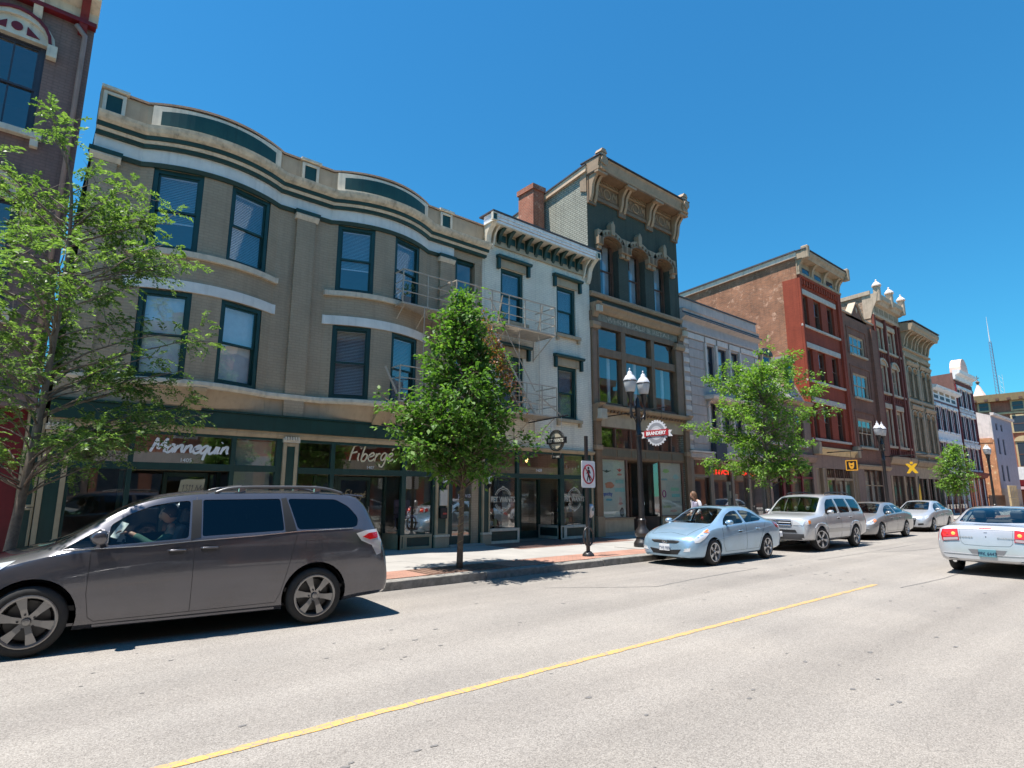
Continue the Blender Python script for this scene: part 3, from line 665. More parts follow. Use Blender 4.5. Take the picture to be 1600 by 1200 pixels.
mould('head_moulding', [(.0, 9.335), (.05, 9.335), (.09, 9.43), (.0, 9.43)], 0, 0, GREEN, b2, yf=yb, xs=sorted(set([.52, 10.36] + [x for x in full if .52 < x < 10.36])))
fr_x = sorted(set([.5, 10.36] + [x for x in full if .5 < x < 10.36]))
mould('frieze', [(.0, 9.43), (.05, 9.43), (.05, 9.80), (.0, 9.80)], 0, 0, FRIEZE, b2, yf=yb, xs=fr_x)
wall('frieze_end', 10.36, 11.58, 9.5, 9.82, [], OLIVE, b2)
for nm, pr, mt in (('cornice_lower_fillet', [(.0, 9.78), (.14, 9.78), (.16, 9.855), (.0, 9.855)], GREEN), ('cornice_band', [(.0, 9.857), (.18, 9.857), (.22, 9.925), (.0, 9.925)], CREAM),
                   ('cornice_upper_fillet', [(.0, 9.927), (.27, 9.927), (.29, 10.01), (.0, 10.01)], GREEN), ('cornice_crown', [(.0, 10.012), (.31, 10.012), (.38, 10.06), (.43, 10.14), (.45, 10.21), (.40, 10.225), (.0, 10.26)], paint('crown_cream', (.42, .41, .34), .7, .28, 5))):
    mould(nm, pr, 0, 0, mt, b2, yf=yb, xs=full)
def ypar(x): return yb(x)
pz = lambda x: 10.95 + sum((.05 * (1 - ((2 * x - a - b) / (b - a)) ** 2) if a < x < b else 0) for a, b in BAYS)
m = MB(); m.grid([[(x, ypar(x), 10.2) for x in full], [(x, ypar(x), pz(x)) for x in full], [(x, ypar(x) + .3, pz(x)) for x in full], [(x, ypar(x) + .3, 10.2) for x in full]]); m.build('parapet', OLIVE_P, b2)
m = MB(); m.grid([[(x, ypar(x) - .05, pz(x) + dz) for x in full] for dz in (.002,)] + [[(x, ypar(x) - .07, pz(x) + .05) for x in full], [(x, ypar(x) + .36, pz(x) + .06) for x in full], [(x, ypar(x) + .36, pz(x)) for x in full]]); m.build('parapet_coping', paint('coping_tin', (.3, .24, .2), .5, .2), b2)
for x0, x1 in ((.55, 1.0), (5.19, 5.67), (9.8, 10.26)):
    panelled('parapet_block', x0, x1, 10.36, 10.92, CREAM, GREEN, b2, t=.07, bw=.075); slabx('block_coping', x0 - .05, x1 + .05, -.02, .12, 10.96, 11.03, CREAM, b2)
for a, b in BAYS:
    xx = [a + .1 + (b - a - .2) * i / 18 for i in range(19)]; c = (a + b) / 2; k = lambda x: 1 - ((x - c) / ((b - a) / 2)) ** 2
    o = mould('parapet_panel', [(.05, 10.33), (.07, 10.33), (.07, 10.93), (.05, 10.93)], 0, 0, CREAM, b2, yf=ypar, xs=xx)
    xi = xx[1:-1]; m = MB(); m.grid([[(x, ypar(x) - .073, 10.43) for x in xi], [(x, ypar(x) - .073, 10.76 + .1 * k(x)) for x in xi]]); m.build('panel', GREEN, o)
shell(b2, .52, 11.58, 10.3, OLIVE, depth=13)
MB().prism([(F + .3, 10.3), (F + 6, 10.9), (F + 6, 10.2), (F + .3, 10.2)], 9.2, 11.5, 'x').build('roof_rise', ROOFM, b2)
room(b2, .85, 11.25, 7.0, 9.45); room(b2, .85, 11.25, 4.2, 6.9)
# shopfront fascia
slabx('fascia', .42, 11.58, .06, .16, 3.28, 3.66, GREEN, b2, .008); mould('fascia_cap', [(.06, 3.662), (.2, 3.662), (.2, 3.70), (.06, 3.72)], .42, 11.58, GREEN, b2)
mould('fascia_strip', [(.0, 3.12), (.06, 3.12), (.1, 3.2), (.1, 3.278), (.0, 3.278)], .42, 11.58, TAN, b2)
for x0, x1 in ((.41, .84), (5.22, 5.61), (9.87, 10.33), (11.64, 11.95)):
    p = panelled('shop_pilaster', x0, x1, .46 if x0 > 5 else SW, 3.02, TAN, GREEN, b2, t=.1, bw=.09 if x1 - x0 > .35 else .06); slabx('pilaster_foot', x0 - .02, x1 + .02, .0, .14, SW, .455, OLIVE_P, b2, .008)
    slabx('pilaster_foot_band', x0 - .03, x1 + .03, .0, .155, .46, .52, CREAM, b2)
    slabx('capital', x0 - .02, x1 + .02, 0, .13, 3.025, 3.14, CREAM, b2)
    for k in range(6): slabx('dentil', x0 + .01 + k * (x1 - x0) / 6, x0 + .045 + k * (x1 - x0) / 6, .13, .17, 3.08, 3.17, CREAM, b2)
def mull(parent, x0, x1, z0, z1, mat=GREEN, p=.04, d=.1, name='mullion', y=None):
    y = F if y is None else y; return B(x0, x1, y - p, y + d, z0, z1).build(name, mat, parent, bevel=.004)
# shop 1405
for x0, x1 in ((.84, .9), (1.9, 1.99), (4.0, 4.1), (5.07, 5.22)): mull(b2, x0, x1, SW, 3.12)
for x0, x1 in ((.9, 1.9), (1.99, 4.0), (4.1, 5.07)):
    mull(b2, x0, x1, 2.26, 2.42, name='transom_bar'); mull(b2, x0, x1, 3.06, 3.12, name='head_bar'); pane(b2, x0, x1, 2.42, 3.06, F + .03)
for x0, x1 in ((.9, 1.9), (4.1, 5.07)):
    pane(b2, x0, x1, .62, 2.26, F + .03); panelled('bulkhead', x0, x1, SW, .6, TAN, GREEN, b2, t=.05, bw=.08)
for x in (1.94, 4.05): pane_yz(b2, x, F + .1, F + 1.1, .62, 2.26); B(x - .04, x + .04, F + .1, F + 1.1, SW, .6).build('return_bulkhead', TAN, b2); B(x - .045, x + .045, F + 1.1, F + 1.2, SW, 2.26).build('mullion', GREEN, b2)
B(1.9, 4.1, F + .1, F + 1.2, 2.27, 2.33).build('entry_soffit', OLIVE_P, b2)
for x0, x1 in ((1.99, 2.78), (3.0, 3.0), (3.82, 4.0)):
    if x1 > x0: pane(b2, x0, x1, .3, 2.2, F + 1.15); B(x0, x1, F + 1.1, F + 1.2, SW, .3).build('side_light_base', GREEN, b2)
door(b2, 2.8, 3.8, SW, 2.24, F + 1.12, GREEN)
script_word('shop_lettering', 'Mannequin', .183, 2.3, F + .018, 2.66, WHITE_L, b2, w=.31, slant=.3)
letter('shop_number', '1405', .13, (3.04, F + .022, 2.45), WHITE_L, b2)
B(4.12, 5.05, F + .3, F + .33, .62, 3.04).build('display_backing', plain('pale_backing', (.42, .45, .42), .7), b2)
room(b2, .85, 5.2, SW, 3.3, mat=ROOMD, depth=6)
# shop 1407
for x0, x1 in ((5.61, 5.66), (6.53, 6.64), (8.72, 8.86), (9.79, 9.87)): mull(b2, x0, x1, SW, 3.12)
for x0, x1 in ((5.66, 6.53), (6.64, 8.72), (8.86, 9.79)):
    mull(b2, x0, x1, 2.24, 2.40, name='transom_bar'); mull(b2, x0, x1, 3.05, 3.12, name='head_bar'); pane(b2, x0, x1, 2.40, 3.05, F + .03)
for x0, x1 in ((5.66, 6.53), (8.86, 9.79)):
    pane(b2, x0, x1, .58, 2.24, F + .03); panelled('bulkhead', x0, x1, SW, .56, TAN, GREEN, b2, t=.05, bw=.08)
panelled('bulkhead', 8.72, 8.86, SW, .56, TAN, TAN, b2, t=.052, bw=.05)
for x in (6.585, 8.79): pane_yz(b2, x, F + .1, F + 1.1, .58, 2.24); B(x - .04, x + .04, F + .1, F + 1.1, SW, .56).build('return_bulkhead', TAN, b2); B(x - .05, x + .05, F + 1.1, F + 1.2, SW, 2.24).build('mullion', GREEN, b2)
B(6.54, 8.86, F + .1, F + 1.2, 2.25, 2.31).build('entry_soffit', OLIVE_P, b2)
pane(b2, 6.64, 7.15, .3, 2.2, F + 1.15); B(6.64, 7.15, F + 1.1, F + 1.2, SW, .3).build('side_light_base', GREEN, b2); B(7.15, 7.25, F + 1.1, F + 1.2, SW, 2.24).build('mullion', GREEN, b2)
door(b2, 7.26, 8.3, SW, 2.22, F + 1.12, GREEN, handle=1); pane(b2, 8.32, 8.74, .3, 2.2, F + 1.15); B(8.32, 8.74, F + 1.1, F + 1.2, SW, .3).build('side_light_base', GREEN, b2)
script_word('shop_lettering', 'Fibergé', .235, 7.02, F + .018, 2.62, CREAM_L, b2, w=.2, slant=.2, rise=.03)
letter('shop_number', '1407', .12, (7.72, F + .022, 2.42), WHITE_L, b2)
script_word('door_lettering', 'Fibergé', .115, 7.46, F + 1.13, 1.62, CREAM_L, b2, w=.17, slant=.2)
room(b2, 5.6, 9.85, SW, 3.3, mat=ROOMD, depth=6)
# glazed stair door
mull(b2, 10.33, 10.46, SW, 3.12, p=.02); mull(b2, 11.56, 11.64, SW, 3.12, p=.02); mull(b2, 10.46, 11.56, 2.3, 2.42, name='transom_bar'); pane(b2, 10.46, 11.56, 2.42, 3.1, F + .05)
B(10.33, 11.64, F - .25, F + .15, SW, .2).build('door_step', M_conc, b2)
d_ = door(b2, 10.48, 11.55, .2, 2.29, F + .06, GREEN); letter('door_lettering', 'JARVIS', .155, (11.02, F + .05, 1.62), plain('lilac_lettering', (.62, .6, .66), .5), b2, spacing=1.12)
for k, c in enumerate(((.6, .1, .05), (.65, .5, .08), (.12, .45, .1))): MB().lathe([(.013, -.004), (.013, 0)], 8, (10.98 + k * .06, F + .054, 1.54), 'y').build('coloured_dot', plain('dot_%d' % k, c, .5), b2)
room(b2, 10.35, 11.62, SW, 3.3, mat=ROOMD, depth=4)
B(9.98, 10.24, F - .17, F - .103, 1.38, 1.86).build('intercom_panel', plain('panel_beige', (.55, .52, .46), .5), b2, bevel=.01)
B(9.99, 10.23, F - .2, F - .103, 1.0, 1.32).build('letter_box', BLACK, b2, bevel=.015); B(10.06, 10.2, F - .205, F - .2, 1.12, 1.17).build('letter_slot', plain('slot_red', (.4, .05, .04), .5), b2)
for x in (10.1, 11.8):
    l = MB().lathe([(.02, 0), (.075, .04), (.085, .3), (.05, .36), (.02, .4)], 10, (x, F - .22, 2.02)).build('wall_lantern', plain('lantern_glass', (.75, .74, .7), .3), b2, smooth=True, angle=40)
    MB().lathe([(.09, .3), (.1, .33), (.03, .42), (.012, .47)], 10, (x, F - .22, 2.02)).lathe([(.012, -.1), (.09, 0), (.09, .03)], 10, (x, F - .22, 2.02)).tube([(x, F - .22, 1.93), (x, F - .16, 1.86), (x, F - .1, 1.9)], .012).build('lantern_cage', BLACK, l)
# reused paper notice in the shop window of 1405
nt_ = MB().prism([(2.93, 1.66), (3.45, 1.7), (3.49, 2.07), (3.33, 2.05), (3.1, 2.06), (2.98, 2.04)], F + .006, F + .012, 'y').build('paper_notice', plain('brown_paper', (.40, .34, .22), .8), None)
tag(nt_, 'hand-lettered brown paper notice on the Mannequin shop window', 'notice'); script_word('notice_lettering', '1311 Ma', .085, 3.0, F + .002, 1.78, plain('pencil', (.1, .09, .08), .8), nt_, w=.12, slant=.15)
# ------------------------------------------------------------------ white painted brick building, 1409
b3 = house('white_brick_building', 14.3, 'white painted brick building with green bracketed cornice, pet shop below')
W = [(12.4, 13.46), (15.16, 16.2)]
wall('wall', 11.58, 17.02, 3.3, 10.5, [(a, b, z0, z1) for a, b in W for z0, z1 in ((7.74, 9.66), (4.48, 6.5))], WHITEB, b3)
shell(b3, 11.58, 17.02, 10.9, WHITEB, 12, 10.6); room(b3, 11.9, 16.7, 7.2, 10.2); room(b3, 11.9, 16.7, 4.0, 7.0)
for i, (a, b) in enumerate(W):
    for z0, z1 in ((7.74, 9.66), (4.48, 6.5)):
        window(b3, a, b, z0, z1, GREEN, blind='full', fw=.11, rec=.06)
        h = slabx('window_head', a - .04, b + .1, 0, .05, z1 + .002, z1 + .3, TAN, b3); mo = mould('head_cap', [(.0, z1 + .302), (.16, z1 + .302), (.2, z1 + .34), (.2, z1 + .40), (.0, z1 + .42)], a - .22, b + .3, GREEN, b3)
        for e in (a - .14, b + .2): slabx('head_bracket', e - .06, e + .06, 0, .13, z1 - .1, z1 + .3, GREEN, b3, .01)
        slabx('sill', a - .1, b + .18, 0, .13, z0 - .13, z0 - .002, TAN, b3, .01)
        for e in (a - .02, b + .08): slabx('sill_block', e - .06, e + .06, 0, .1, z0 - .26, z0 - .132, TAN, b3)
slabx('cornice_base', 11.6, 17.0, 0, .07, 10.38, 10.52, TAN, b3); slabx('cornice_board', 11.6, 17.0, 0, .04, 10.522, 10.97, TAN, b3)
nb = 12; xsb = [12.25 + i * (16.7 - 12.25) / (nb - 2) for i in range(nb - 1)]
for i, x in enumerate(xsb):
    bracket(b3, x, .13, .44, 10.42, 10.96, GREEN)
    if i < len(xsb) - 1: slabx('cornice_panel', x + .14, x + .34, .04, .055, 10.6, 10.85, GREEN, b3)
for x in (11.72, 16.92): bracket(b3, x, .2, .5, 10.12, 10.97, CREAM); bracket(b3, x + (.27 if x < 14 else -.27), .07, .46, 10.25, 10.96, CREAM)
slabx('cornice_soffit', 11.58, 17.04, 0, .5, 10.972, 11.0, CREAM, b3)
for k, (p, z0, z1) in enumerate(((.52, 11.002, 11.09), (.55, 11.10, 11.2), (.58, 11.21, 11.33))): slabx('cornice_fascia', 11.62, 17.04, 0, p, z0, z1, WHITEP, b3, .006)
for z in (11.09, 11.2): slabx('fascia_line', 11.62, 17.04, .5, .53, z, z + .012, paint('rust_line', (.3, .2, .13), .7, .2), b3)
slabx('cornice_cap', 11.56, 17.06, -.2, .62, 11.332, 11.38, ROOFM, b3)
for x in (11.66, 16.98): panelled('cornice_end_block', x - .11, x + .11, 11.01, 11.3, CREAM, GREEN, b3, y=F - .56, t=.06, bw=.035, depth=.05)
MB().tube([(11.66, F - .42, 10.2), (11.62, F - .2, 10.05), (11.62, F - .1, 9.9)], .05, 8).build('downpipe_elbow', CREAM, b3)
ch = B(16.2, 16.86, 17.85, 18.85, 10.5, 15.2).build('chimney', CHIM, b3); B(16.14, 16.92, 17.79, 18.91, 15.1, 15.34).build('chimney_cap', CHIM, ch)
mould('shop_cornice', [(.0, 3.2), (.08, 3.2), (.14, 3.28), (.14, 3.33), (.0, 3.36)], 11.6, 17.0, TAN, b3)
# pet shop front
slabx('shop_pilaster', 16.9, 16.97, 0, .08, SW, 3.2, GREEN, b3); slabx('pilaster_edge', 16.83, 16.9, 0, .09, SW, 3.2, TAN, b3)
for x0, x1 in ((13.14, 13.25), (15.2, 15.4), (16.5, 16.83)): mull(b3, x0, x1, SW, 3.2)
for x0, x1 in ((11.95, 13.14), (13.25, 15.2), (15.4, 16.5)):
    mull(b3, x0, x1, 2.27, 2.42, name='transom_bar'); mull(b3, x0, x1, 3.14, 3.2, name='head_bar'); pane(b3, x0, x1, 2.42, 3.14, F + .03)
for x0, x1 in ((11.95, 13.14), (15.4, 16.5)): pane(b3, x0, x1, .64, 2.27, F + .03); panelled('bulkhead', x0, x1 + (.1 if x0 < 13 else 0), SW, .62, CREAM, GREEN, b3, t=.06, bw=.09)
panelled('bulkhead', 15.2, 15.4, SW, .62, CREAM, CREAM, b3, t=.062, bw=.05)
for x in (13.2, 15.3):
    pane_yz(b3, x, F + .1, F + 1.2, .64, 2.27)
    o = MB().box(x - .05, x + .05, F + .1, F + 1.2, SW, .62).build('return_bulkhead', CREAM, b3); B(x - .056 if x > 14 else x + .05, x - .05 if x > 14 else x + .056, F + .2, F + 1.1, .24, .53).build('panel', GREEN, o); B(x - .06, x + .06, F + 1.2, F + 1.32, SW, 2.27).build('mullion', GREEN, b3)
B(13.14, 15.4, F + .1, F + 1.32, 2.28, 2.34).build('entry_soffit', OLIVE_P, b3)
door(b3, 13.28, 14.3, SW, 2.25, F + 1.22, GREEN); pane(b3, 14.42, 15.24, .4, 2.2, F + 1.25); B(14.3, 14.42, F + 1.2, F + 1.32, SW, 2.27).build('mullion', GREEN, b3); B(14.42, 15.24, F + 1.2, F + 1.32, SW, .4).build('side_light_base', GREEN, b3)
B(13.48, 13.72, F + 1.2, F + 1.21, 1.25, 1.6).build('door_notice', WHITE_L, b3)
letter('shop_number', '1409', .15, (14.2, F + .02, 2.5), WHITE_L, b3)
DECAL = plain('cream_decal', (.62, .6, .5), .5)
def pet_logo(parent, cx, z, s, y, mat=DECAL):
    m = MB()
    for r0, r1 in ((.43, .40), (.36, .345)):
        for a0, a1 in ((22, 158), (205, 335)):
            pts = [(math.cos(R(a0 + (a1 - a0) * i / 16)), math.sin(R(a0 + (a1 - a0) * i / 16))) for i in range(17)]
            m.grid([[(cx + p[0] * r0 * s, y, z + p[1] * r0 * s * 1.08) for p in pts], [(cx + p[0] * r1 * s, y, z + p[1] * r1 * s * 1.08) for p in pts]])
    m.add([(cx - .07 * s, y, z + .5 * s), (cx + .07 * s, y, z + .5 * s), (cx + .04 * s, y, z + .44 * s), (cx - .04 * s, y, z + .44 * s)], [(0, 1, 2, 3)]); m.add([(cx - .07 * s, y, z - .48 * s), (cx, y, z - .53 * s), (cx + .07 * s, y, z - .48 * s), (cx, y, z - .44 * s)], [(0, 1, 2, 3)])
    o = m.build('shop_emblem', mat, parent); letter('shop_lettering', 'PET WANTS', .30 * s, (cx, y, z - .1 * s), mat, parent, bold=.004, sx=.74, depth=.003); return o
pet_logo(b3, 12.58, 1.55, .86, F + .02); pet_logo(b3, 15.98, 1.55, .86, F + .02); pet_logo(b3, 13.78, 1.75, .36, F + 1.23)
for i, ch_ in enumerate('OLIVERS'):
    t = (i - 3) / 3; letter('bunting_letter', ch_, .13, (15.95 + t * .48, F + .06, 2.62 + .17 * t * t), plain('bunting_white', (.7, .74, .72), .7), b3)
room(b3, 11.9, 16.95, SW, 3.3, mat=ROOMD, depth=6)
pl = house('pendant_lamp', 13.6, 'small lit globe pendant lamp behind the transom glass of the pet shop', 'lamp', y=17.2)
MB().lathe([(.02, -.1), (.05, -.06), (.06, 0), (.04, .07), (.02, .1)], 12, (15.02, 17.0, 3.02)).build('bulb', plain('lit_bulb', (1, .8, .45), .5, emit=(1, .6, .22), strength=3.5), pl, smooth=True); MB().tube([(15.02, 17.0, 3.1), (15.02, 17.0, 3.3)], .006).build('cord', BLACK, pl)

# ------------------------------------------------------------------ dark green three-storey building
b4 = house('green_italianate_building', 20.2, 'tall slate-green building with tan ornamented cornice and arched top windows')
A = [(17.74, 18.92), (19.58, 20.76), (21.42, 22.6)]
wall('wall', 17.02, 23.33, 9.0, 14.2, [(a, b, 9.86, 12.42) for a, b in A], GRNF, b4, t=.4)
shell(b4, 17.02, 23.33, 15.1, GRNS, 12, 13.6)
MB().prism([(F - .05, 15.1), (F + 12.2, 13.6), (F + 12.2, 13.85), (F - .05, 15.35)], 16.9, 17.06, 'x').build('side_coping', paint('coping_tan', (.45, .37, .28), .6, .15), b4)
MB().prism([(F - .05, 15.352), (F + 12.2, 13.852), (F + 12.2, 13.92), (F - .05, 15.42)], 16.86, 17.2, 'x').build('side_coping_cap', ROOFM, b4)
MB().prism([(F + .0, 14.2), (F + .35, 14.35), (F + .35, 15.1), (F + .0, 15.1)], 16.97, 17.03, 'x').build('gable_return', BTAN2, b4)
room(b4, 17.35, 23.0, 9.3, 13.4, y0=F + .42); room(b4, 17.35, 23.0, 5.1, 9.0, depth=6, mat=ROOMM); room(b4, 17.35, 23.0, SW, 4.9, mat=ROOMD)
BRN = paint('brown_frame', (.10, .06, .045), .5, .2)
for a, b in A:
    window(b4, a, b, 9.86, 12.42, BRN, blind='curtain', fw=.09, rec=.3)
    c = (a + b) / 2; hw = (b - a) / 2
    sp = archpoly(a, b, 12.12, .3, 0, 12)[:13]; MB().prism([(a, 12.121)] + sp[1:-1] + [(b, 12.121), (b, 12.44), (a, 12.44)], F - .02, F + .3, 'y').build('arch_head', BTAN, b4)
    h = polyprism('window_hood', archpoly(a - .03, b + .03, 12.14, .38, .26, 12), 0, .2, BTAN2, b4); MB().prism(archpoly(a - .03, b + .03, 12.12, .36, .06, 12), F - .23, F - .0, 'y').build('hood_inner_rim', BTAN, h)
    for k in range(9):
        t = math.pi * (k + .7) / 9.4; MB().obox((c - (hw + .13) * math.cos(t), F - .2, 12.14 + .48 * math.sin(t)), .025, .05, .05, Matrix.Identity(3)).build('hood_dentil', BTAN, h)
    MB().prism([(c - .11, 12.55), (c + .11, 12.55), (c + .13, 13.02), (c, 13.2), (c - .13, 13.02)], F - .27, F, 'y').build('keystone', BTAN2, h, bevel=.01)
    for e in (a - .17, b + .17):
        B(e - .15, e + .15, F - .24, F, 11.95, 12.32).build('hood_corbel', BTAN2, h, bevel=.012); B(e - .12, e + .12, F - .16, F, 11.78, 11.948).build('corbel_drop', BTAN2, h, bevel=.012)
        B(e - .15, e + .15, F - .2, F, 12.325, 12.62).build('hood_shoulder', BTAN2, h, bevel=.01)
        for k in (-.07, 0, .07): B(e + k - .012, e + k + .012, F - .262, F - .2, 11.97, 12.28).build('flute', BTAN, h)
mould('sill_course', [(.0, 9.66), (.08, 9.66), (.14, 9.76), (.14, 9.84), (.0, 9.86)], 17.02, 23.36, BTAN2, b4)
# top cornice
slabx('cornice_base', 17.06, 23.3, 0, .1, 13.98, 14.12, BTAN, b4); slabx('cornice_frieze', 17.06, 23.3, 0, .04, 14.12, 14.95, BTAN, b4)
mould('cornice_soffit', [(.0, 14.93), (.68, 14.93), (.68, 14.98), (.0, 14.98)], 17.0, 23.38, BTAN, b4)
mould('cornice_crown', [(.0, 14.982), (.7, 14.982), (.72, 15.08), (.66, 15.1), (.72, 15.42), (.78, 15.5), (.0, 15.55)], 16.98, 23.42, BTAN2, b4); slabx('cornice_cap', 16.95, 23.45, -.3, .8, 15.552, 15.6, ROOFM, b4)
bx4 = [17.25, 19.19, 21.15, 23.1]
for i, x in enumerate(bx4):
    for d in (-.13, .13): bracket(b4, x + d, .14, .62, 13.8 if i in (0, 3) else 13.9, 14.92, BTAN2, base=.12)
    slabx('bracket_plate', x - .24, x + .24, 0, .09, 13.7, 14.9, BTAN, b4); slabx('soffit_drop', x - .3, x + .3, .5, .7, 14.84, 14.928, BTAN2, b4)
    if i in (0, 3):
        e = MB().lathe([(.02, 0), (.2, .0), (.2, .1), (.02, .1)], 12, (x + (.02 if i else -.02), F - .86, 15.34), 'y').build('cornice_finial', BTAN2, b4); B(x - .17, x + .17, F - .8, F - .3, 14.95, 15.75).build('finial_block', BTAN2, e, bevel=.04)
        MB().prism([(x - .2, 15.75), (x + .2, 15.75), (x + .1, 15.92), (x - .1, 15.92)], F - .8, F - .45, 'y').build('finial_top', BTAN2, e)
for x0, x1 in ((17.55, 18.9), (19.5, 20.85), (21.45, 22.8)):
    p = slabx('frieze_panel', x0, x1, .04, .06, 14.2, 14.72, BTAN, b4); c = (x0 + x1) / 2
    MB().tube([(c + .22 * math.cos(k * .5236), F - .075, 14.46 + .22 * math.sin(k * .5236)) for k in range(12)], .03, 5, close=True).build('frieze_ring', BTAN2, p)
    for s_ in (-1, 1):
        MB().tube(smoothpath([(c + s_ * .3, F - .075, 14.3), (c + s_ * .42, F - .075, 14.62), (c + s_ * .52, F - .075, 14.42), (c + s_ * .6, F - .075, 14.62), (c + s_ * .62, F - .075, 14.28)], 4), .03, 5).build('frieze_scroll', BTAN2, p)
    mould('dentil_course', [(.04, 14.76), (.12, 14.76), (.12, 14.82), (.04, 14.82)], x0 - .05, x1 + .05, BTAN2, b4)
    for k in range(14): slabx('dentil', x0 + k * (x1 - x0) / 14 + .015, x0 + k * (x1 - x0) / 14 + .06, .12, .17, 14.83, 14.92, BTAN2, b4)
# middle cornice with the ghost lettering
mould('middle_cornice', [(.0, 9.0), (.12, 9.0), (.2, 9.08), (.26, 9.2), (.34, 9.28), (.34, 9.33), (.0, 9.4)], 17.2, 23.2, BTAN2, b4)
sb = slabx('sign_band', 17.4, 22.95, 0, .05, 8.68, 8.998, paint('ghost_band', (.15, .17, .15), .8, .35, 7, .3), b4)
letter('ghost_lettering', 'WHOLESALE & RETAIL', .26, (20.2, F - .054, 8.74), paint('ghost_letters', (.27, .285, .255), .85, .5, 9, .2), b4, sx=1.72, bold=.006)
for x in (17.2, 23.15):
    bracket(b4, x, .3, .4, 8.78, 9.36, BTAN2, base=.15); slabx('band_end_block', x - .22, x + .22, 0, .1, 8.6, 9.0, BTAN, b4)
    for k in range(4): slabx('flute', x - .14 + k * .08, x - .1 + k * .08, .3, .42, 8.95, 9.2, CREAM, b4)
slabx('window_head', 17.4, 22.7, 0, .06, 8.44, 8.678, BTAN, b4)
for x0, x1 in ((17.03, 17.41), (22.69, 23.3)):
    panelled('pilaster', x0, x1, 5.2, 8.3, BTAN, paint('pilaster_field', (.17, .12, .085), .6, .15), b4, t=.1, bw=.07); mould('pilaster_cap', [(.08, 8.302), (.14, 8.302), (.2, 8.42), (.2, 8.56), (.08, 8.6)], x0 - .03, x1 + .06, BTAN2, b4)
cols = ((17.42, 18.88), (19.16, 20.92), (21.14, 22.68))
for x0, x1 in ((18.88, 19.16), (20.92, 21.14)): mull(b4, x0, x1, 5.3, 8.44, BTAN, p=.05, d=.2)
for x0, x1 in cols:
    mull(b4, x0, x1, 7.25, 7.57, BTAN, p=.04, d=.2, name='transom_bar'); mull(b4, x0, x1, 5.22, 5.36, BRN, p=.02, d=.2, name='bottom_rail')
    pane(b4, x0, x1, 7.57, 8.44, F + .1, GLS); pane(b4, x0, x1, 5.36, 7.25, F + .1, GLS)
    for k in range(5):
        xx = x0 + .1 + k * .22
        if k in (0, 1, 4): B(xx, xx + .16, F + .35, F + .4, 5.3, 7.4).build('vertical_blind', CURT, b4)
for y_ in (F + 2.0,): MB().tube([(17.6, y_, 8.3), (22.6, y_, 8.35)], .12, 10).tube([(19.4, y_ + .5, 8.5), (21, y_ - .6, 8.1)], .07, 8).build('ceiling_duct', plain('duct', (.1, .12, .15), .5), b4, smooth=True)
mould('shop_cornice', [(.0, 4.92), (.1, 4.92), (.14, 5.0), (.28, 5.05), (.34, 5.14), (.34, 5.2), (.0, 5.25)], 17.3, 23.2, BTAN2, b4)
for k in range(26): slabx('dentil', 17.5 + k * .218, 17.6 + k * .218, .1, .22, 4.93, 5.03, BTAN, b4)
for x in (17.24, 23.26):
    slabx('shop_pier', x - .17, x + .17, 0, .14, .9, 4.55, BTAN, b4, .01); slabx('pier_foot', x - .2, x + .2, 0, .18, SW - .05, .898, BTAN2, b4, .01); bracket(b4, x, .34, .4, 4.55, 5.24, BTAN2, base=.16)
    slabx('pier_cap', x - .2, x + .2, 0, .18, 3.42, 3.6, BTAN2, b4, .01)
    for k in range(5): slabx('flute', x - .15 + k * .075, x - .115 + k * .075, .16, .43 - abs(k - 2) * .0, 4.62, 5.0, CREAM, b4)
slabx('fascia', 17.41, 23.08, 0, .04, 4.37, 4.92, OLIVE_P, b4)
tx = [17.44, 18.37, 19.35, 20.4, 21.45, 22.15, 22.95]
for i in range(6):
    pane(b4, tx[i] + .03, tx[i + 1] - .03, 3.58, 4.34, F + .06, SHOP); mull(b4, tx[i] - .03, tx[i] + .03, 3.56, 4.37, BRN, p=.02)
mull(b4, 17.41, 23.08, 4.34, 4.37, BRN, p=.02, name='head_bar')
PANELC = paint('shop_panel', (.10, .092, .068), .55, .15); slabx('panel_band', 17.41, 23.08, 0, .03, 3.12, 3.56, BTAN, b4)
for i in range(6): slabx('panel', 17.5 + i * .92, 18.36 + i * .92, .03, .045, 3.2, 3.47, PANELC, b4)
FILM = plain('window_film', (.50, .56, .50), .55)
for x0, x1 in ((17.5, 18.96), (21.26, 22.84)):
    mull(b4, x0 - .08, x0, .8, 3.12, BRN, p=.02); mull(b4, x1, x1 + .1, .8, 3.12, BRN, p=.02); pane(b4, x0, x1, .84, 3.08, F + .02, PALEG)
    B(x0, x1, F + .06, F + .065, .84, 3.08).build('window_film', FILM, b4); mull(b4, x0, x1, .78, .84, BRN, p=.04, name='bottom_rail'); mull(b4, x0, x1, 3.08, 3.12, BRN, p=.02, name='head_bar')
    slabx('bulkhead', x0 - .08, x1 + .3, 0, .1, .27, .77, OLIVE_P, b4, .01); slabx('bulkhead_cap', x0 - .1, x1 + .34, 0, .14, .772, .82, BTAN2, b4); slabx('stone_plinth', x0 - .1, x1 + .36, 0, .12, SW - .05, .268, M_conc, b4)
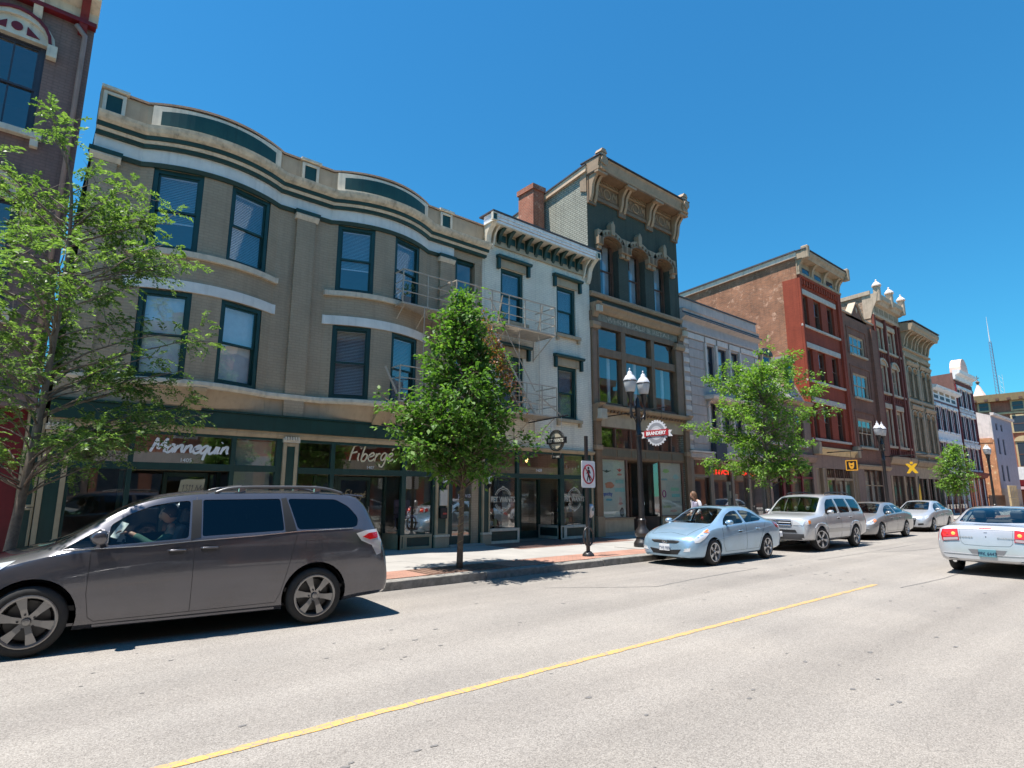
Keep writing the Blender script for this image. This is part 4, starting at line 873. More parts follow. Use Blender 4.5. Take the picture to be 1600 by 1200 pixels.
# film stickers
def sticker(x, z, w, h, col, kind='blob'):
    y = F + .057; mt = plain('sticker_%02d%02d%02d' % tuple(int(c * 99) for c in col), col, .6)
    if kind == 'ring': m = MB().tube([(x + w * math.cos(k * .5236), y, z + h * math.sin(k * .5236)) for k in range(12)], .025, 4, close=True)
    elif kind == 'bar': m = MB().box(x - w, x + w, y - .002, y, z - h, z + h)
    elif kind == 'wings': m = MB().prism([(x - w, z + h * .6), (x - .25 * w, z + h * .3), (x, z + h), (x + .25 * w, z + h * .3), (x + w, z + h * .6), (x + .3 * w, z - h * .6), (x, z - h), (x - .3 * w, z - h * .6)], y - .002, y, 'y')
    else: m = MB().prism([(x + w * math.cos(k * .45) * random.uniform(.75, 1.1), z + h * math.sin(k * .45) * random.uniform(.7, 1.1)) for k in range(14)], y - .002, y, 'y')
    return m.build('window_sticker', mt, b4)
sticker(17.85, 2.62, .3, .06, (.03, .05, .06), 'wings'); sticker(18.63, 2.68, .17, .08, (.5, .06, .05), 'wings'); sticker(18.63, 2.5, .16, .05, (.55, .2, .17))
sticker(18.0, 2.08, .28, .15, (.6, .25, .14)); sticker(18.62, 2.22, .25, .07, (.25, .5, .47), 'bar'); sticker(18.62, 1.9, .3, .08, (.3, .58, .55), 'bar'); letter('sticker_lettering', 'impucity', .2, (17.82, F + .055, 1.68), plain('sticker_blue', (.05, .1, .45), .6), b4, bold=.004)
sticker(17.95, 1.52, .22, .05, (.12, .4, .5)); sticker(18.65, 1.5, .1, .13, (.6, .45, .42)); sticker(18.64, 1.36, .14, .05, (.6, .3, .27)); sticker(18.72, 1.02, .18, .19, (.03, .06, .06)); sticker(18.72, 1.05, .1, .09, (.4, .5, .48)); sticker(17.9, 1.02, .34, .04, (.4, .5, .52), 'bar')
sticker(21.75, 2.72, .28, .09, (.26, .6, .22)); sticker(22.45, 2.48, .26, .11, (.3, .58, .6)); sticker(21.55, 1.75, .12, .14, (.35, .03, .28), 'ring'); sticker(22.35, 1.95, .3, .07, (.3, .6, .42), 'bar'); sticker(22.4, 1.68, .3, .07, (.2, .55, .55), 'bar'); sticker(21.75, 1.2, .28, .05, (.4, .5, .3), 'bar'); sticker(22.2, 1.02, .3, .07, (.5, .33, .3)); sticker(21.6, 2.36, .22, .04, (.2, .45, .5), 'bar'); sticker(22.4, 1.4, .3, .03, (.3, .35, .35), 'bar')
# entry between the two windows
B(19.1, 21.2, F + .02, F + 1.3, 3.08, 3.13).build('entry_soffit', BTAN, b4); door(b4, 19.75, 20.6, .2, 3.0, F + 1.2, BRN, handle=-1); B(19.1, 21.3, F - .1, F + 1.3, SW - .04, .2).build('entry_floor', M_conc, b4)
rp = MB().add([(20.72, F + 1.2, .8), (21.18, F + .06, .8), (21.18, F + .06, 3.06), (20.72, F + 1.2, 3.06)], [(0, 1, 2, 3)]).build('pane', SHOP, b4, fix=False); MB().bar((20.72, F + 1.2, .5), (21.18, F + .06, .5), .06, .62).build('return_bulkhead', BRN, b4)
pane_yz(b4, 19.12, F + .1, F + 1.2, .8, 3.06); B(20.62, 20.72, F + 1.15, F + 1.3, .2, 3.06).build('mullion', BRN, b4); B(19.06, 19.74, F + 1.2, F + 1.3, .2, 3.06).build('side_panel', BRN, b4)
rot_ = Matrix.Rotation(math.atan2(-1.14, .46), 4, 'Z')
script_word('door_lettering', 'hilly', .14, 19.85, F + 1.19, 1.95, plain('pale_teal', (.45, .6, .6), .5), b4, w=.2, slant=.2); script_word('door_lettering', 'alley', .14, 19.85, F + 1.19, 1.45, plain('pale_teal', (.45, .6, .6), .5), b4, w=.2, slant=.2)

# ------------------------------------------------------------------ grey clad two-storey building with quoins
b5 = house('grey_clad_building', 27, 'pale grey clad two-storey building with white quoins and navy sash windows')
GW = [(25.38, 26.12), (26.44, 27.32), (27.72, 28.5)]
wall('wall', 23.34, 30.6, 3.3, 11.0, [(a, b, z0, z1) for a, b in GW for z0, z1 in ((7.36, 8.98), (4.28, 6.1))], GREYC, b5); shell(b5, 23.34, 30.6, 11.0, GREYC, 12, 10.6); room(b5, 23.7, 30.3, 7.0, 9.4); room(b5, 23.7, 30.3, 4.0, 6.6)
for a, b in GW:
    for z0, z1 in ((7.36, 8.98), (4.28, 6.1)): window(b5, a, b, z0, z1, NAVY, blind='shade', fw=.05, rec=.1)
for x in (25.3, 26.28, 27.52, 28.58): slabx('window_pier', x - .07, x + .07, 0, .1, 7.3, 9.05, QUOIN, b5, .01); slabx('window_pier', x - .07, x + .07, 0, .1, 4.2, 6.2, QUOIN, b5, .01)
z = 3.75; k = 0
while z < 9.0:
    for x0, x1 in ((23.4, 23.86), (30.14, 30.57)): slabx('quoin', x0, x1, .02, .06, z, z + .22, QUOIN, b5, .008)
    z += .455; k += 1
zc = 3.62
while zc < 9.0:
    for x0, x1 in ((23.9, 25.18), (28.7, 30.1)): slabx('cladding_board', x0, x1, 0, .03, zc, zc + .425, GREYC, b5, .012)
    zc += .455
for x0, x1 in ((23.45, 25.2), (25.3, 26.25), (26.4, 27.4), (27.55, 28.6), (28.7, 30.5)): slabx('frieze_panel', x0, x1, .02, .07, 9.08, 9.36, QUOIN, b5, .01)
mould('cornice', [(.0, 9.42), (.08, 9.42), (.1, 9.5), (.05, 9.9), (.12, 9.95), (.3, 10.05), (.3, 10.12), (.12, 10.2), (.14, 10.38), (.2, 10.42), (.0, 10.46)], 23.36, 30.62, GREYC, b5)
slabx('cornice_line', 23.36, 30.62, .29, .31, 10.06, 10.1, NAVY, b5); slabx('cornice_line', 23.36, 30.62, .13, .16, 10.24, 10.3, NAVY, b5); slabx('parapet_cap', 23.3, 30.64, -.25, .05, 11.0, 11.06, ROOFM, b5); slabx('cornice_strip', 23.36, 30.6, .05, .09, 9.52, 9.56, QUOIN, b5)
o = mould('balcony_ledge', [(.0, 6.22), (.5, 6.22), (.56, 6.32), (.56, 6.4), (.0, 6.42)], 25.0, 28.9, QUOIN, b5)
for x in (25.2, 26.3, 27.6, 28.7): bracket(b5, x, .12, .45, 5.85, 6.22, GREYC)
r = MB().tube([(25.05, F - .5, 7.0), (28.85, F - .5, 7.0)], .012).tube([(25.05, F - .5, 6.7), (28.85, F - .5, 6.7)], .01)
for i in range(20): r.tube([(25.05 + i * .2, F - .5, 6.42), (25.05 + i * .2, F - .5, 7.0)], .007, 4)
r.tube([(25.05, F - .5, 7.0), (25.05, F, 7.0)], .012).tube([(28.85, F - .5, 7.0), (28.85, F, 7.0)], .012).build('balcony_rail', FEM, b5)
slabx('shop_cornice', 23.36, 30.6, 0, .22, 3.38, 3.62, GREYC, b5, .02); slabx('shop_cornice_strip', 23.36, 30.6, 0, .26, 3.625, 3.7, QUOIN, b5)
slabx('dark_awning_box', 25.35, 26.3, 0, .3, 3.3, 4.15, NAVY, b5, .02)
TAUP = paint('taupe_trim', (.16, .135, .11), .6, .15)
for x0, x1 in ((23.4, 23.7), (25.0, 25.3), (26.9, 27.1), (28.5, 28.7), (30.3, 30.6)): slabx('shop_pilaster', x0, x1, 0, .1, SW, 3.38, TAUP, b5, .01)
for x0, x1 in ((23.7, 25.0), (25.3, 26.9), (27.1, 28.5), (28.7, 30.3)):
    pane(b5, x0, x1, .6, 2.5 if x0 < 25 else 3.3, F + .05); slabx('bulkhead', x0, x1, -.1, .04, SW, .58, TAUP, b5)
mull(b5, 23.7, 25.0, 2.5, 2.62, TAUP, name='transom_bar'); pane(b5, 23.7, 25.0, 2.62, 3.3, F + .05)
room(b5, 23.6, 30.4, SW, 3.36, mat=ROOMD)
NEON = plain('red_sign_letters', (.8, .03, .02), .4, emit=(1, .04, .02), strength=.6)
for xx_, t_ in ((26.15, 'ENVOI'), (28.95, 'GALLERY')): letter('red_sign_lettering', t_, .3, (xx_, F + .03, 2.68), NEON, b5, sx=1.6, bold=.012)
for x, z, s_ in ((27.6, 2.05, .38), (27.75, 1.35, .5)):
    f_ = B(x - s_, x + s_, F + .4, F + .44, z - s_ * .8, z + s_ * .8).build('framed_picture', plain('cream_mat', (.5, .46, .36), .6), b5); B(x - s_ * .45, x + s_ * .45, F + .39, F + .4, z - s_ * .4, z + s_ * .4).build('print', plain('print_dark', (.12, .11, .1), .7), f_)

# ------------------------------------------------------------------ mansard building behind the tree
b6 = house('mansard_building', 33.5, 'taupe brick building with grey mansard roof and two round-topped dormers')
MW = [(31.4, 32.4), (34.45, 35.55)]
wall('wall', 30.6, 36.45, 3.4, 6.95, [(a, b, 4.55, 6.4) for a, b in MW], TAUPE, b6); shell(b6, 30.6, 36.45, 9.9, TAUPE, 12, 9.5, y0=F + 1.3); room(b6, 30.9, 36.2, 4.2, 6.8)
for x0 in (30.6, 36.15): MB().prism([(F, -.1), (F + 1.35, -.1), (F + 1.35, 9.9), (F + .1, 7.1)], x0 + .004, x0 + .296, 'x').build('side_wall_front', TAUPE, b6)
for a, b in MW: window(b6, a, b, 4.55, 6.4, BRN, blind=None, fw=.1); slabx('sill', a - .1, b + .1, 0, .1, 4.42, 4.548, QUOIN, b6)
mould('eave', [(.0, 6.9), (.1, 6.9), (.3, 7.05), (.3, 7.15), (.0, 7.2)], 30.62, 36.45, BTAN2, b6)
MB().prism([(F + .05, 7.15), (F + 1.4, 9.9), (F + 1.6, 9.9), (F + 1.6, 7.1)], 30.92, 36.13, 'x').build('mansard_roof', STAINT, b6)
for x0 in (31.45, 34.2):
    d = B(x0, x0 + 1.25, F + .3, F + 1.5, 8.0, 9.55).build('dormer', BTAN2, b6); MB().prism([(x0 - .1, 9.55)] + [(x0 + .625 - .725 * math.cos(math.pi * i / 8), 9.55 + .4 * math.sin(math.pi * i / 8)) for i in range(1, 8)] + [(x0 + 1.35, 9.55)], F + .2, F + 1.6, 'y').build('dormer_roof', ROOFM, d)
    B(x0 + .3, x0 + .95, F + .27, F + .3, 8.1, 9.4).build('dormer_pane', plain('dormer_glass', (.02, .04, .09), .05), d)
mould('shop_cornice', [(.0, 3.55), (.15, 3.6), (.28, 3.85), (.28, 4.0), (.0, 4.05)], 30.62, 36.43, TAUPE, b6)
for x0, x1 in ((30.62, 31.0), (32.2, 32.45), (33.1, 33.25), (34.5, 34.68), (36.05, 36.43)): slabx('shop_pilaster', x0, x1, 0, .08, SW, 3.55, TAUPE if x0 in (30.62, 36.05) else DKRED, b6)
for x0, x1 in ((31.0, 32.2), (32.45, 33.1), (33.25, 34.5), (34.68, 36.05)): pane(b6, x0, x1, .5, 3.45, F + .06); slabx('bulkhead', x0, x1, -.1, .03, SW, .5, DKRED, b6)
mull(b6, 31.0, 36.05, 2.62, 2.74, DKRED, p=.03, d=.03, name='transom_bar'); B(33.3, 34.45, F + .1, F + .15, SW, 2.6).build('door', paint('olive_door', (.1, .09, .06), .5, .2), b6); room(b6, 30.9, 36.2, SW, 3.5, mat=ROOMD)
# ------------------------------------------------------------------ red painted brick building
b7 = house('red_brick_building', 39.5, 'bright red painted brick building with white lintels and an old brick side wall')
LINT = paint('pale_lintel', (.36, .345, .33), .7, .15); RW = [(36.78, 37.7), (38.55, 39.6), (40.55, 41.6)]; RZ = ((12.2, 14.22), (8.72, 10.75), (5.1, 7.3))
wall('wall', 36.45, 42.75, 4.2, 15.5, [(a, b, z0, z1) for a, b in RW for z0, z1 in RZ], REDF, b7, t=.3); shell(b7, 36.45, 42.75, 16.6, REDS, 14, 15.7)
B(36.44, 36.458, F, F + .95, 3.5, 15.2).build('painted_corner', REDF, b7)
MB().prism([(F - .1, 16.55), (F + 14.2, 15.65), (F + 14.2, 15.95), (F - .1, 16.85)], 36.3, 36.5, 'x').build('side_coping', paint('side_board', (.55, .48, .42), .6, .15), b7); MB().prism([(F - .1, 16.852), (F + 14.2, 15.952), (F + 14.2, 16.05), (F - .1, 16.95)], 36.22, 36.6, 'x').build('side_coping_cap', ROOFM, b7)
for z0, z1 in RZ:
    for a, b in RW: window(b7, a, b, z0, z1, BRN, blind=None, fw=.08, rec=.14)
    slabx('lintel_band', 36.6, 41.9, .0, .09, z1 + .002, z1 + .34, LINT, b7, .015); slabx('sill_band', 36.45, 42.7, .0, .12, z0 - .15, z0 - .002, LINT, b7, .012); room(b7, 36.8, 42.4, z0 - .4, z1 + .3)
for x0, x1 in ((36.46, 36.66), (42.2, 42.5), (42.56, 42.74)): slabx('pilaster', x0, x1, 0, .14, 4.9, 15.3, REDF, b7)
for k in range(15): slabx('corbel', 36.75 + k * .37, 36.93 + k * .37, 0, .12, 14.85, 15.25, REDF, b7)
slabx('corbel_course', 36.45, 42.75, 0, .16, 15.25, 15.4, REDF, b7)
slabx('cornice_base', 36.4, 42.8, 0, .2, 15.402, 15.55, STONE, b7); slabx('cornice_board', 36.42, 42.78, 0, .06, 15.55, 16.4, STONE, b7)
for x0 in (37.1, 38.9, 40.75): slabx('attic_pane', x0, x0 + 1.0, .06, .07, 15.68, 16.02, plain('attic_glass', (.02, .03, .05), .05), b7)
for x in (36.6, 38.42, 40.25, 42.1, 42.62): bracket(b7, x, .26, .5, 15.45, 16.4, STONE)
mould('cornice_crown', [(.0, 16.4), (.55, 16.4), (.6, 16.55), (.7, 16.7), (.72, 16.85), (.0, 16.9)], 36.35, 42.9, STONE, b7)
for x in (36.5, 42.72): B(x - .16, x + .16, F - .85, F - .4, 16.3, 17.15).build('cornice_finial', STONE, b7, bevel=.05)
slabx('cornice_cap', 36.3, 42.95, -.3, .76, 16.902, 16.96, ROOFM, b7)
mould('shop_cornice', [(.0, 4.12), (.12, 4.12), (.2, 4.3), (.34, 4.45), (.34, 4.55), (.0, 4.6)], 36.5, 42.7, paint('mustard_stone', (.42, .36, .22), .7, .15), b7)
for x in (36.6, 42.6): B(x - .18, x + .18, F - .42, F, 4.1, 4.85).build('cornice_block', STONE, b7, bevel=.03)
slabx('shop_fascia', 36.46, 42.74, 0, .05, 3.3, 4.12, TAUPE, b7)
for x0, x1 in ((36.46, 36.9), (37.4, 37.95), (41.9, 42.3), (42.4, 42.74)): panelled('shop_pilaster', x0, x1, SW, 3.3, BTAN2, TAUP, b7, t=.08, bw=.06)
PALE = plain('pale_window_blind', (.6, .57, .53), .6)
for x0, x1 in ((37.95, 39.1), (39.2, 40.5), (40.6, 41.9)):
    pane(b7, x0, x1, 2.75, 3.25, F + .05); pane(b7, x0, x1, .5, 2.6, F + .05); mull(b7, x0, x1, 2.6, 2.75, BTAN2, name='transom_bar'); mull(b7, x0 - .05, x0 + .05, SW, 3.3, BRN); slabx('bulkhead', x0, x1, -.1, .04, SW, .5, BTAN2, b7)
    if x0 != 39.2: B(x0 + .1, x1 - .1, F + .3, F + .32, .6, 2.55).build('shop_shade', PALE, b7)
for i in range(12): mull(b7, 38.0 + i * .33, 38.03 + i * .33, 2.75, 3.25, BRN, p=.0, d=.06, name='glazing_bar')
room(b7, 36.8, 42.4, SW, 3.4, mat=ROOMD)

# ------------------------------------------------------------------ brown brick building with small gable
b8 = house('brown_brick_building', 45.8, 'plain brown brick building with triple windows and a small gabled parapet')
BZ = ((11.5, 12.92), (8.42, 10.12), (4.95, 6.9))
wall('wall', 42.76, 48.8, 3.7, 14.4, [(43.95, 46.65, z0, z1) for z0, z1 in BZ], BROWN, b8); shell(b8, 42.76, 48.8, 14.3, BROWN, 12)
MB().prism([(43.8, 14.4), (44.6, 14.4), (45.6, 15.45), (46.0, 15.45), (47.0, 14.4), (47.6, 14.4), (47.6, 14.2), (43.8, 14.2)], F, F + .35, 'y').build('gable', BROWN, b8)
for a, b in (((44.55, 14.4), (45.6, 15.5)), ((45.55, 15.5), (46.05, 15.5)), ((46.0, 15.5), (47.05, 14.4)), ((42.76, 14.42), (44.6, 14.42)), ((47.0, 14.42), (48.8, 14.42))): MB().bar((a[0], F + .15, a[1]), (b[0], F + .15, b[1]), .5, .1).build('coping', WARMST, b8)
MB().prism([(45.8, 14.75), (45.95, 15.0), (45.8, 15.25), (45.65, 15.0)], F - .04, F, 'y').build('diamond_stone', WARMST, b8)
for z0, z1 in BZ:
    window(b8, 43.95, 46.65, z0, z1, WARMST, blind=None, style='triple', fw=.09, rec=.06); slabx('sill', 43.8, 46.85, 0, .14, z0 - .14, z0 - .002, WARMST, b8, .01); room(b8, 43.1, 48.4, z0 - .6, z1 + .3)
    for x0, x1, za, zb_ in ((43.5, 47.1, z1 + .45, z1 + .55), (43.5, 43.6, z0, z1 + .45), (47.0, 47.1, z0, z1 + .45)): slabx('brick_rib', x0, x1, 0, .05, za, zb_, BROWN, b8)
for x in (47.9,): slabx('pilaster', 47.75, 48.75, 0, .2, 3.7, 13.9, BROWN, b8)
mould('shop_cornice', [(.0, 3.4), (.1, 3.4), (.25, 3.6), (.25, 3.7), (.0, 3.75)], 42.76, 48.8, BTAN2, b8)
for x0, x1 in ((42.78, 43.9), (47.2, 48.76)): slabx('shop_pier', x0, x1, 0, .08, SW, 3.4, TAUPE, b8)
for x0, x1 in ((43.9, 45.0), (45.1, 46.0), (46.1, 47.2)):
    pane(b8, x0, x1, .6, 3.35, F + .05, SHOP); mull(b8, x1, x1 + .1, SW, 3.4, BRN); B(x0, x1, F + .5, F + .52, .6, 3.3).build('shop_shade', PALE, b8); mull(b8, x0, x1, 2.3, 2.37, BTAN2, name='transom_bar', d=.04)
slabx('bulkhead', 43.9, 47.2, -.1, .04, SW, .58, TAUPE, b8); room(b8, 43.1, 48.4, SW, 3.4, mat=ROOMD)

# ------------------------------------------------------------------ maroon brick building with stone trim and three finials
b9 = house('maroon_brick_building', 51.6, 'maroon brick building with pale stone window trim and three capped finials on its cornice')
W9 = [(49.2, 50.55), (51.75, 53.1)]; Z9 = ((12.7, 14.5), (9.35, 11.5), (5.3, 8.1))
wall('wall', 48.8, 54.55, 3.7, 15.4, [(a, b, z0, z1) for a, b in W9 for z0, z1 in Z9], MAROON, b9); shell(b9, 48.8, 54.55, 16.9, RUBBLE, 13, 16.2)
MB().prism([(F - .1, 16.85), (F + 13, 16.2), (F + 13, 16.5), (F - .1, 17.15)], 48.68, 48.86, 'x').build('side_coping', WARMST, b9)
MB().prism([(F - .6, 16.9), (F + .5, 16.85), (F + .5, 15.0), (F + .02, 15.0), (F - .15, 15.6), (F - .5, 16.3)], 48.76, 48.8, 'x').build('gable_return', WARMST, b9)
for i, (z0, z1) in enumerate(Z9):
    for a, b in W9:
        window(b9, a, b, z0, z1, WARMST, blind='shade', fw=.18, rec=.1)
        if i == 1: polyprism('arched_hood', archpoly(a - .1, b + .1, z1 - .1, .45, .16), 0, .16, WARMST, b9); polyprism('arch_fill', archpoly(a - .1, b + .1, z1, .34, 0)[:11] + [(b + .1, z1 - .02), (a - .1, z1 - .02)], -.05, .06, WARMST, b9)
        else: slabx('lintel', a - .2, b + .2, 0, .14, z1 + .002, z1 + .4, WARMST, b9, .03)
        slabx('window_jamb', a - .16, a, 0, .08, z0, z1, WARMST, b9); slabx('window_jamb', b, b + .16, 0, .08, z0, z1, WARMST, b9)
    slabx('sill_band', 48.85, 54.5, 0, .14, z0 - .16, z0 - .002, WARMST, b9); room(b9, 49.1, 54.2, z0 - .5, z1 + .4)
    for k in range(14): slabx('brick_corbel', 48.95 + k * .4, 49.1 + k * .4, 0, .08, z0 - .6, z0 - .3, MAROON, b9)
for x in (48.95, 51.15, 53.7, 54.35): slabx('pilaster', x - .14, x + .14, 0, .18, 4.6, 15.3, MAROON, b9)
mould('cornice_base', [(.0, 15.25), (.2, 15.25), (.22, 15.4), (.0, 15.45)], 48.82, 54.55, WARMST, b9); slabx('cornice_board', 48.82, 54.55, 0, .15, 15.45, 16.1, WARMST, b9)
mould('cornice_crown', [(.15, 16.1), (.4, 16.15), (.5, 16.4), (.65, 16.5), (.65, 16.85), (.0, 16.9)], 48.82, 54.6, WARMST, b9)
for k in range(5): slabx('frieze_panel', 49.2 + k * 1.05, 49.95 + k * 1.05, .15, .18, 15.55, 15.98, STONE2, b9, .02)
for x in (49.0, 51.7, 54.4):
    f_ = B(x - .2, x + .2, F - .74, F - .3, 16.2, 17.42).build('finial_pier', WARMST, b9, bevel=.05); MB().lathe([(.34, 0), (.34, .1), (.2, .28), (.07, .4), (.07, .5), (.02, .58)], 8, (x, F - .52, 17.42)).build('finial_cap', QUOIN, f_)
mould('shop_cornice', [(.0, 3.9), (.2, 4.0), (.35, 4.35), (.35, 4.5), (.0, 4.55)], 48.85, 54.5, BTAN2, b9); slabx('shop_fascia', 48.82, 54.53, 0, .06, 3.1, 3.9, TAUPE, b9)
for x in (49.0, 51.7, 54.35): slabx('shop_pilaster', x - .18, x + .18, 0, .1, SW, 3.1, BTAN2, b9)
for x0, x1 in ((49.2, 50.4), (50.5, 51.5), (51.9, 53.0), (53.1, 54.15)): pane(b9, x0, x1, .5, 3.05, F + .05); mull(b9, x1, x1 + .1, SW, 3.1, BRN); slabx('bulkhead', x0, x1, -.1, .04, SW, .5, TAUPE, b9)
room(b9, 49.1, 54.2, SW, 3.2, mat=ROOMD)

# ------------------------------------------------------------------ weathered stone building
b10 = house('stone_building', 58, 'weathered grey-tan stone building with a deep bracketed cornice and paired arched windows')
W10 = [(55.3, 56.35), (56.6, 57.65), (58.7, 59.75), (60.0, 61.05)]; Z10 = ((9.6, 12.0), (5.2, 8.3))
wall('wall', 54.55, 61.5, 3.6, 13.6, [(a, b, z0, z1) for a, b in W10 for z0, z1 in Z10], STONE2, b10, t=.4); shell(b10, 54.55, 61.5, 14.9, STONE, 13, 14.4)
for z0, z1 in Z10:
    for i, (a, b) in enumerate(W10):
        window(b10, a, b, z0, z1, STONE, blind=None, fw=.12, rec=.22); polyprism('arch', archpoly(a - .02, b + .02, z1 - .3, .42, .14), .0, .18, STONE, b10); slabx('arch_fill', a, b, -.2, .02, z1 - .14, z1 + .2, STONE2, b10)
        for e in (a - .1, b + .1): MB().lathe([(.1, z0), (.09, z0 + .1), (.08, z1 - .5), (.12, z1 - .3)], 8, (e, F - .12, 0)).build('colonnette', STONE, b10, smooth=True)
    for x0, x1 in ((55.05, 57.95), (58.4, 61.3)):
        mould('hood', [(.0, z1 + .3), (.2, z1 + .3), (.32, z1 + .5), (.32, z1 + .62), (.0, z1 + .8)], x0, x1, STONE, b10)
        for e in (x0 + .12, x1 - .12, (x0 + x1) / 2): bracket(b10, e, .16, .28, z1 - .15, z1 + .3, STONE)
    mould('string_course', [(.0, z0 - .45), (.18, z0 - .4), (.22, z0 - .2), (.0, z0 - .02)], 54.6, 61.45, STONE, b10); room(b10, 54.9, 61.2, z0 - .5, z1 + .4, y0=F + .42)
for x in (54.8, 58.17, 61.3): slabx('pilaster', x - .18, x + .18, 0, .16, 4.6, 13.0, STONE, b10)
mould('entablature', [(.0, 12.9), (.2, 12.95), (.24, 13.2), (.12, 13.25), (.12, 13.5), (.3, 13.55), (.3, 13.7), (.0, 13.75)], 54.57, 61.5, STONE, b10)
slabx('cornice_board', 54.57, 61.48, 0, .1, 13.75, 14.9, STONE2, b10)
for x in (54.85, 55.5, 56.75, 57.6, 58.2, 59.4, 60.4, 61.2): bracket(b10, x, .22, .85, 13.6, 14.95, STONE, base=.12)
mould('cornice_crown', [(.0, 14.95), (.95, 14.95), (1.0, 15.15), (1.1, 15.3), (1.12, 15.55), (.0, 15.65)], 54.5, 61.6, STONE, b10); slabx('cornice_cap', 54.45, 61.65, -.5, 1.16, 15.652, 15.72, ROOFM, b10)
mould('shop_cornice', [(.0, 3.9), (.2, 3.95), (.4, 4.25), (.4, 4.4), (.0, 4.5)], 54.57, 61.5, STONE2, b10); slabx('shop_fascia', 54.57, 61.48, 0, .06, 3.0, 3.9, STONE, b10)
for x in (54.8, 57.2, 58.9, 61.3): slabx('shop_pilaster', x - .16, x + .16, 0, .1, SW, 3.0, TAUP, b10)
for x0, x1 in ((54.97, 57.04), (57.37, 58.73), (59.07, 61.13)): pane(b10, x0, x1, .5, 3.0, F + .05); slabx('bulkhead', x0, x1, -.1, .04, SW, .5, TAUP, b10); mull(b10, (x0 + x1) / 2 - .05, (x0 + x1) / 2 + .05, .5, 3.0, BRN)
room(b10, 54.9, 61.2, SW, 3.2, mat=ROOMD)

# ------------------------------------------------------------------ two white buildings with red trim
def trimmed(parent, x0, x1, cols, rows, gm=NAVY):
    for z0, z1 in rows:
        for a, b in cols:
            window(parent, a, b, z0, z1, gm, blind='shade', fw=.07, rec=.06); slabx('window_head', a - .15, b + .15, 0, .16, z1 + .05, z1 + .3, WHITEP, parent, .02)
            for e in (a - .12, b + .12): slabx('red_strip', e - .05, e + .05, 0, .05, z0 - .1, z1 + .05, DKRED, parent)
            slabx('sill', a - .15, b + .15, 0, .12, z0 - .14, z0 - .002, WHITEP, parent)
        room(parent, x0 + .3, x1 - .3, z0 - .3, z1 + .3)
b11 = house('low_white_building', 65.5, 'lower white building with red trim and a row of small attic slots')
C11 = [(62.3, 63.4), (64.1, 65.2), (65.9, 67.0), (67.7, 68.8)]
wall('wall', 61.5, 69.5, 3.5, 11.0, [(a, b, z0, z1) for a, b in C11 for z0, z1 in ((7.4, 9.5), (4.1, 6.3))], WHITEP, b11); shell(b11, 61.5, 69.5, 11.0, WHITEP, 12); trimmed(b11, 61.5, 69.5, C11, ((7.4, 9.5), (4.1, 6.3)))
MB().prism([(F + .3, 11.0), (F + 5, 13.6), (F + 5, 11.0)], 61.6, 69.4, 'x').build('pitched_roof', ROOFR, b11)
slabx('red_band', 61.52, 69.48, 0, .06, 9.95, 10.08, DKRED, b11)
for k in range(4): slabx('attic_slot', 62.3 + k * 1.8, 63.5 + k * 1.8, 0, .02, 10.3, 10.6, NAVY, b11)
for k in range(4): slabx('attic_slot', 62.3 + k * 1.8, 63.5 + k * 1.8, 0, .02, 10.75, 10.98, STONE, b11)
mould('cornice', [(.0, 11.0), (.2, 11.0), (.45, 11.15), (.5, 11.35), (.0, 11.45)], 61.5, 69.5, WHITEP, b11)
slabx('shop_front', 61.55, 69.45, 0, .1, 3.1, 3.6, STONE, b11)
for k in range(9): slabx('shop_pilaster', 61.6 + k * .96, 61.75 + k * .96, 0, .06, SW, 3.1, DKRED if k % 2 else WHITEP, b11)
pane(b11, 61.6, 69.4, .5, 3.1, F + .08); slabx('bulkhead', 61.6, 69.4, -.1, .03, SW, .5, DKRED, b11); room(b11, 61.8, 69.2, SW, 3.2, mat=ROOMD)
b12 = house('tall_white_building', 72.6, 'taller white building with red trim and a curved pediment, last before the empty lot')
C12 = [(70.2, 71.3), (72.05, 73.15), (73.9, 75.0)]
wall('wall', 69.5, 75.7, 3.5, 12.9, [(a, b, z0, z1) for a, b in C12 for z0, z1 in ((10.2, 12.0), (7.0, 9.3), (4.1, 6.2))], WHITEP, b12); shell(b12, 69.5, 75.7, 13.4, ROOFR, 12, 12.9, roof=ROOFR); trimmed(b12, 69.5, 75.7, C12, ((10.2, 12.0), (7.0, 9.3), (4.1, 6.2)))
for z in (9.62, 6.45): slabx('maroon_band', 69.52, 75.68, 0, .1, z, z + .3, MAROON, b12); [slabx('band_dentil', 69.6 + k * .5, 69.8 + k * .5, .1, .2, z + .02, z + .26, WHITEP, b12) for k in range(12)]
slabx('maroon_frieze', 69.52, 75.68, 0, .08, 12.45, 12.8, MAROON, b12)
mould('cornice', [(.0, 12.9), (.15, 12.9), (.2, 13.3), (.55, 13.45), (.6, 13.75), (.0, 13.8)], 69.45, 75.8, WHITEP, b12)
for x in (69.8, 71.2, 72.6, 74.0, 75.4): bracket(b12, x, .24, .5, 12.85, 13.45, WHITEP)
MB().prism([(71.2, 13.8)] + [(72.6 - 1.4 * math.cos(math.pi * i / 10), 13.9 + 1.4 * math.sin(math.pi * i / 10)) for i in range(11)] + [(74.0, 13.8)], F - .3, F + .6, 'y').build('curved_pediment', paint('pink_stucco', (.5, .38, .35), .7, .15), b12)
for x0, x1 in ((69.52, 69.7), (75.45, 75.68)): slabx('red_corner', x0, x1, 0, .12, SW, 12.4, DKRED, b12)
mould('shop_cornice', [(.0, 3.3), (.3, 3.4), (.5, 3.7), (.5, 3.85), (.0, 3.95)], 69.5, 75.75, MAROON, b12)
for k in range(7): slabx('shop_pilaster', 69.75 + k * .92, 69.9 + k * .92, 0, .06, SW, 3.3, DKRED if k % 2 else WHITEP, b12)
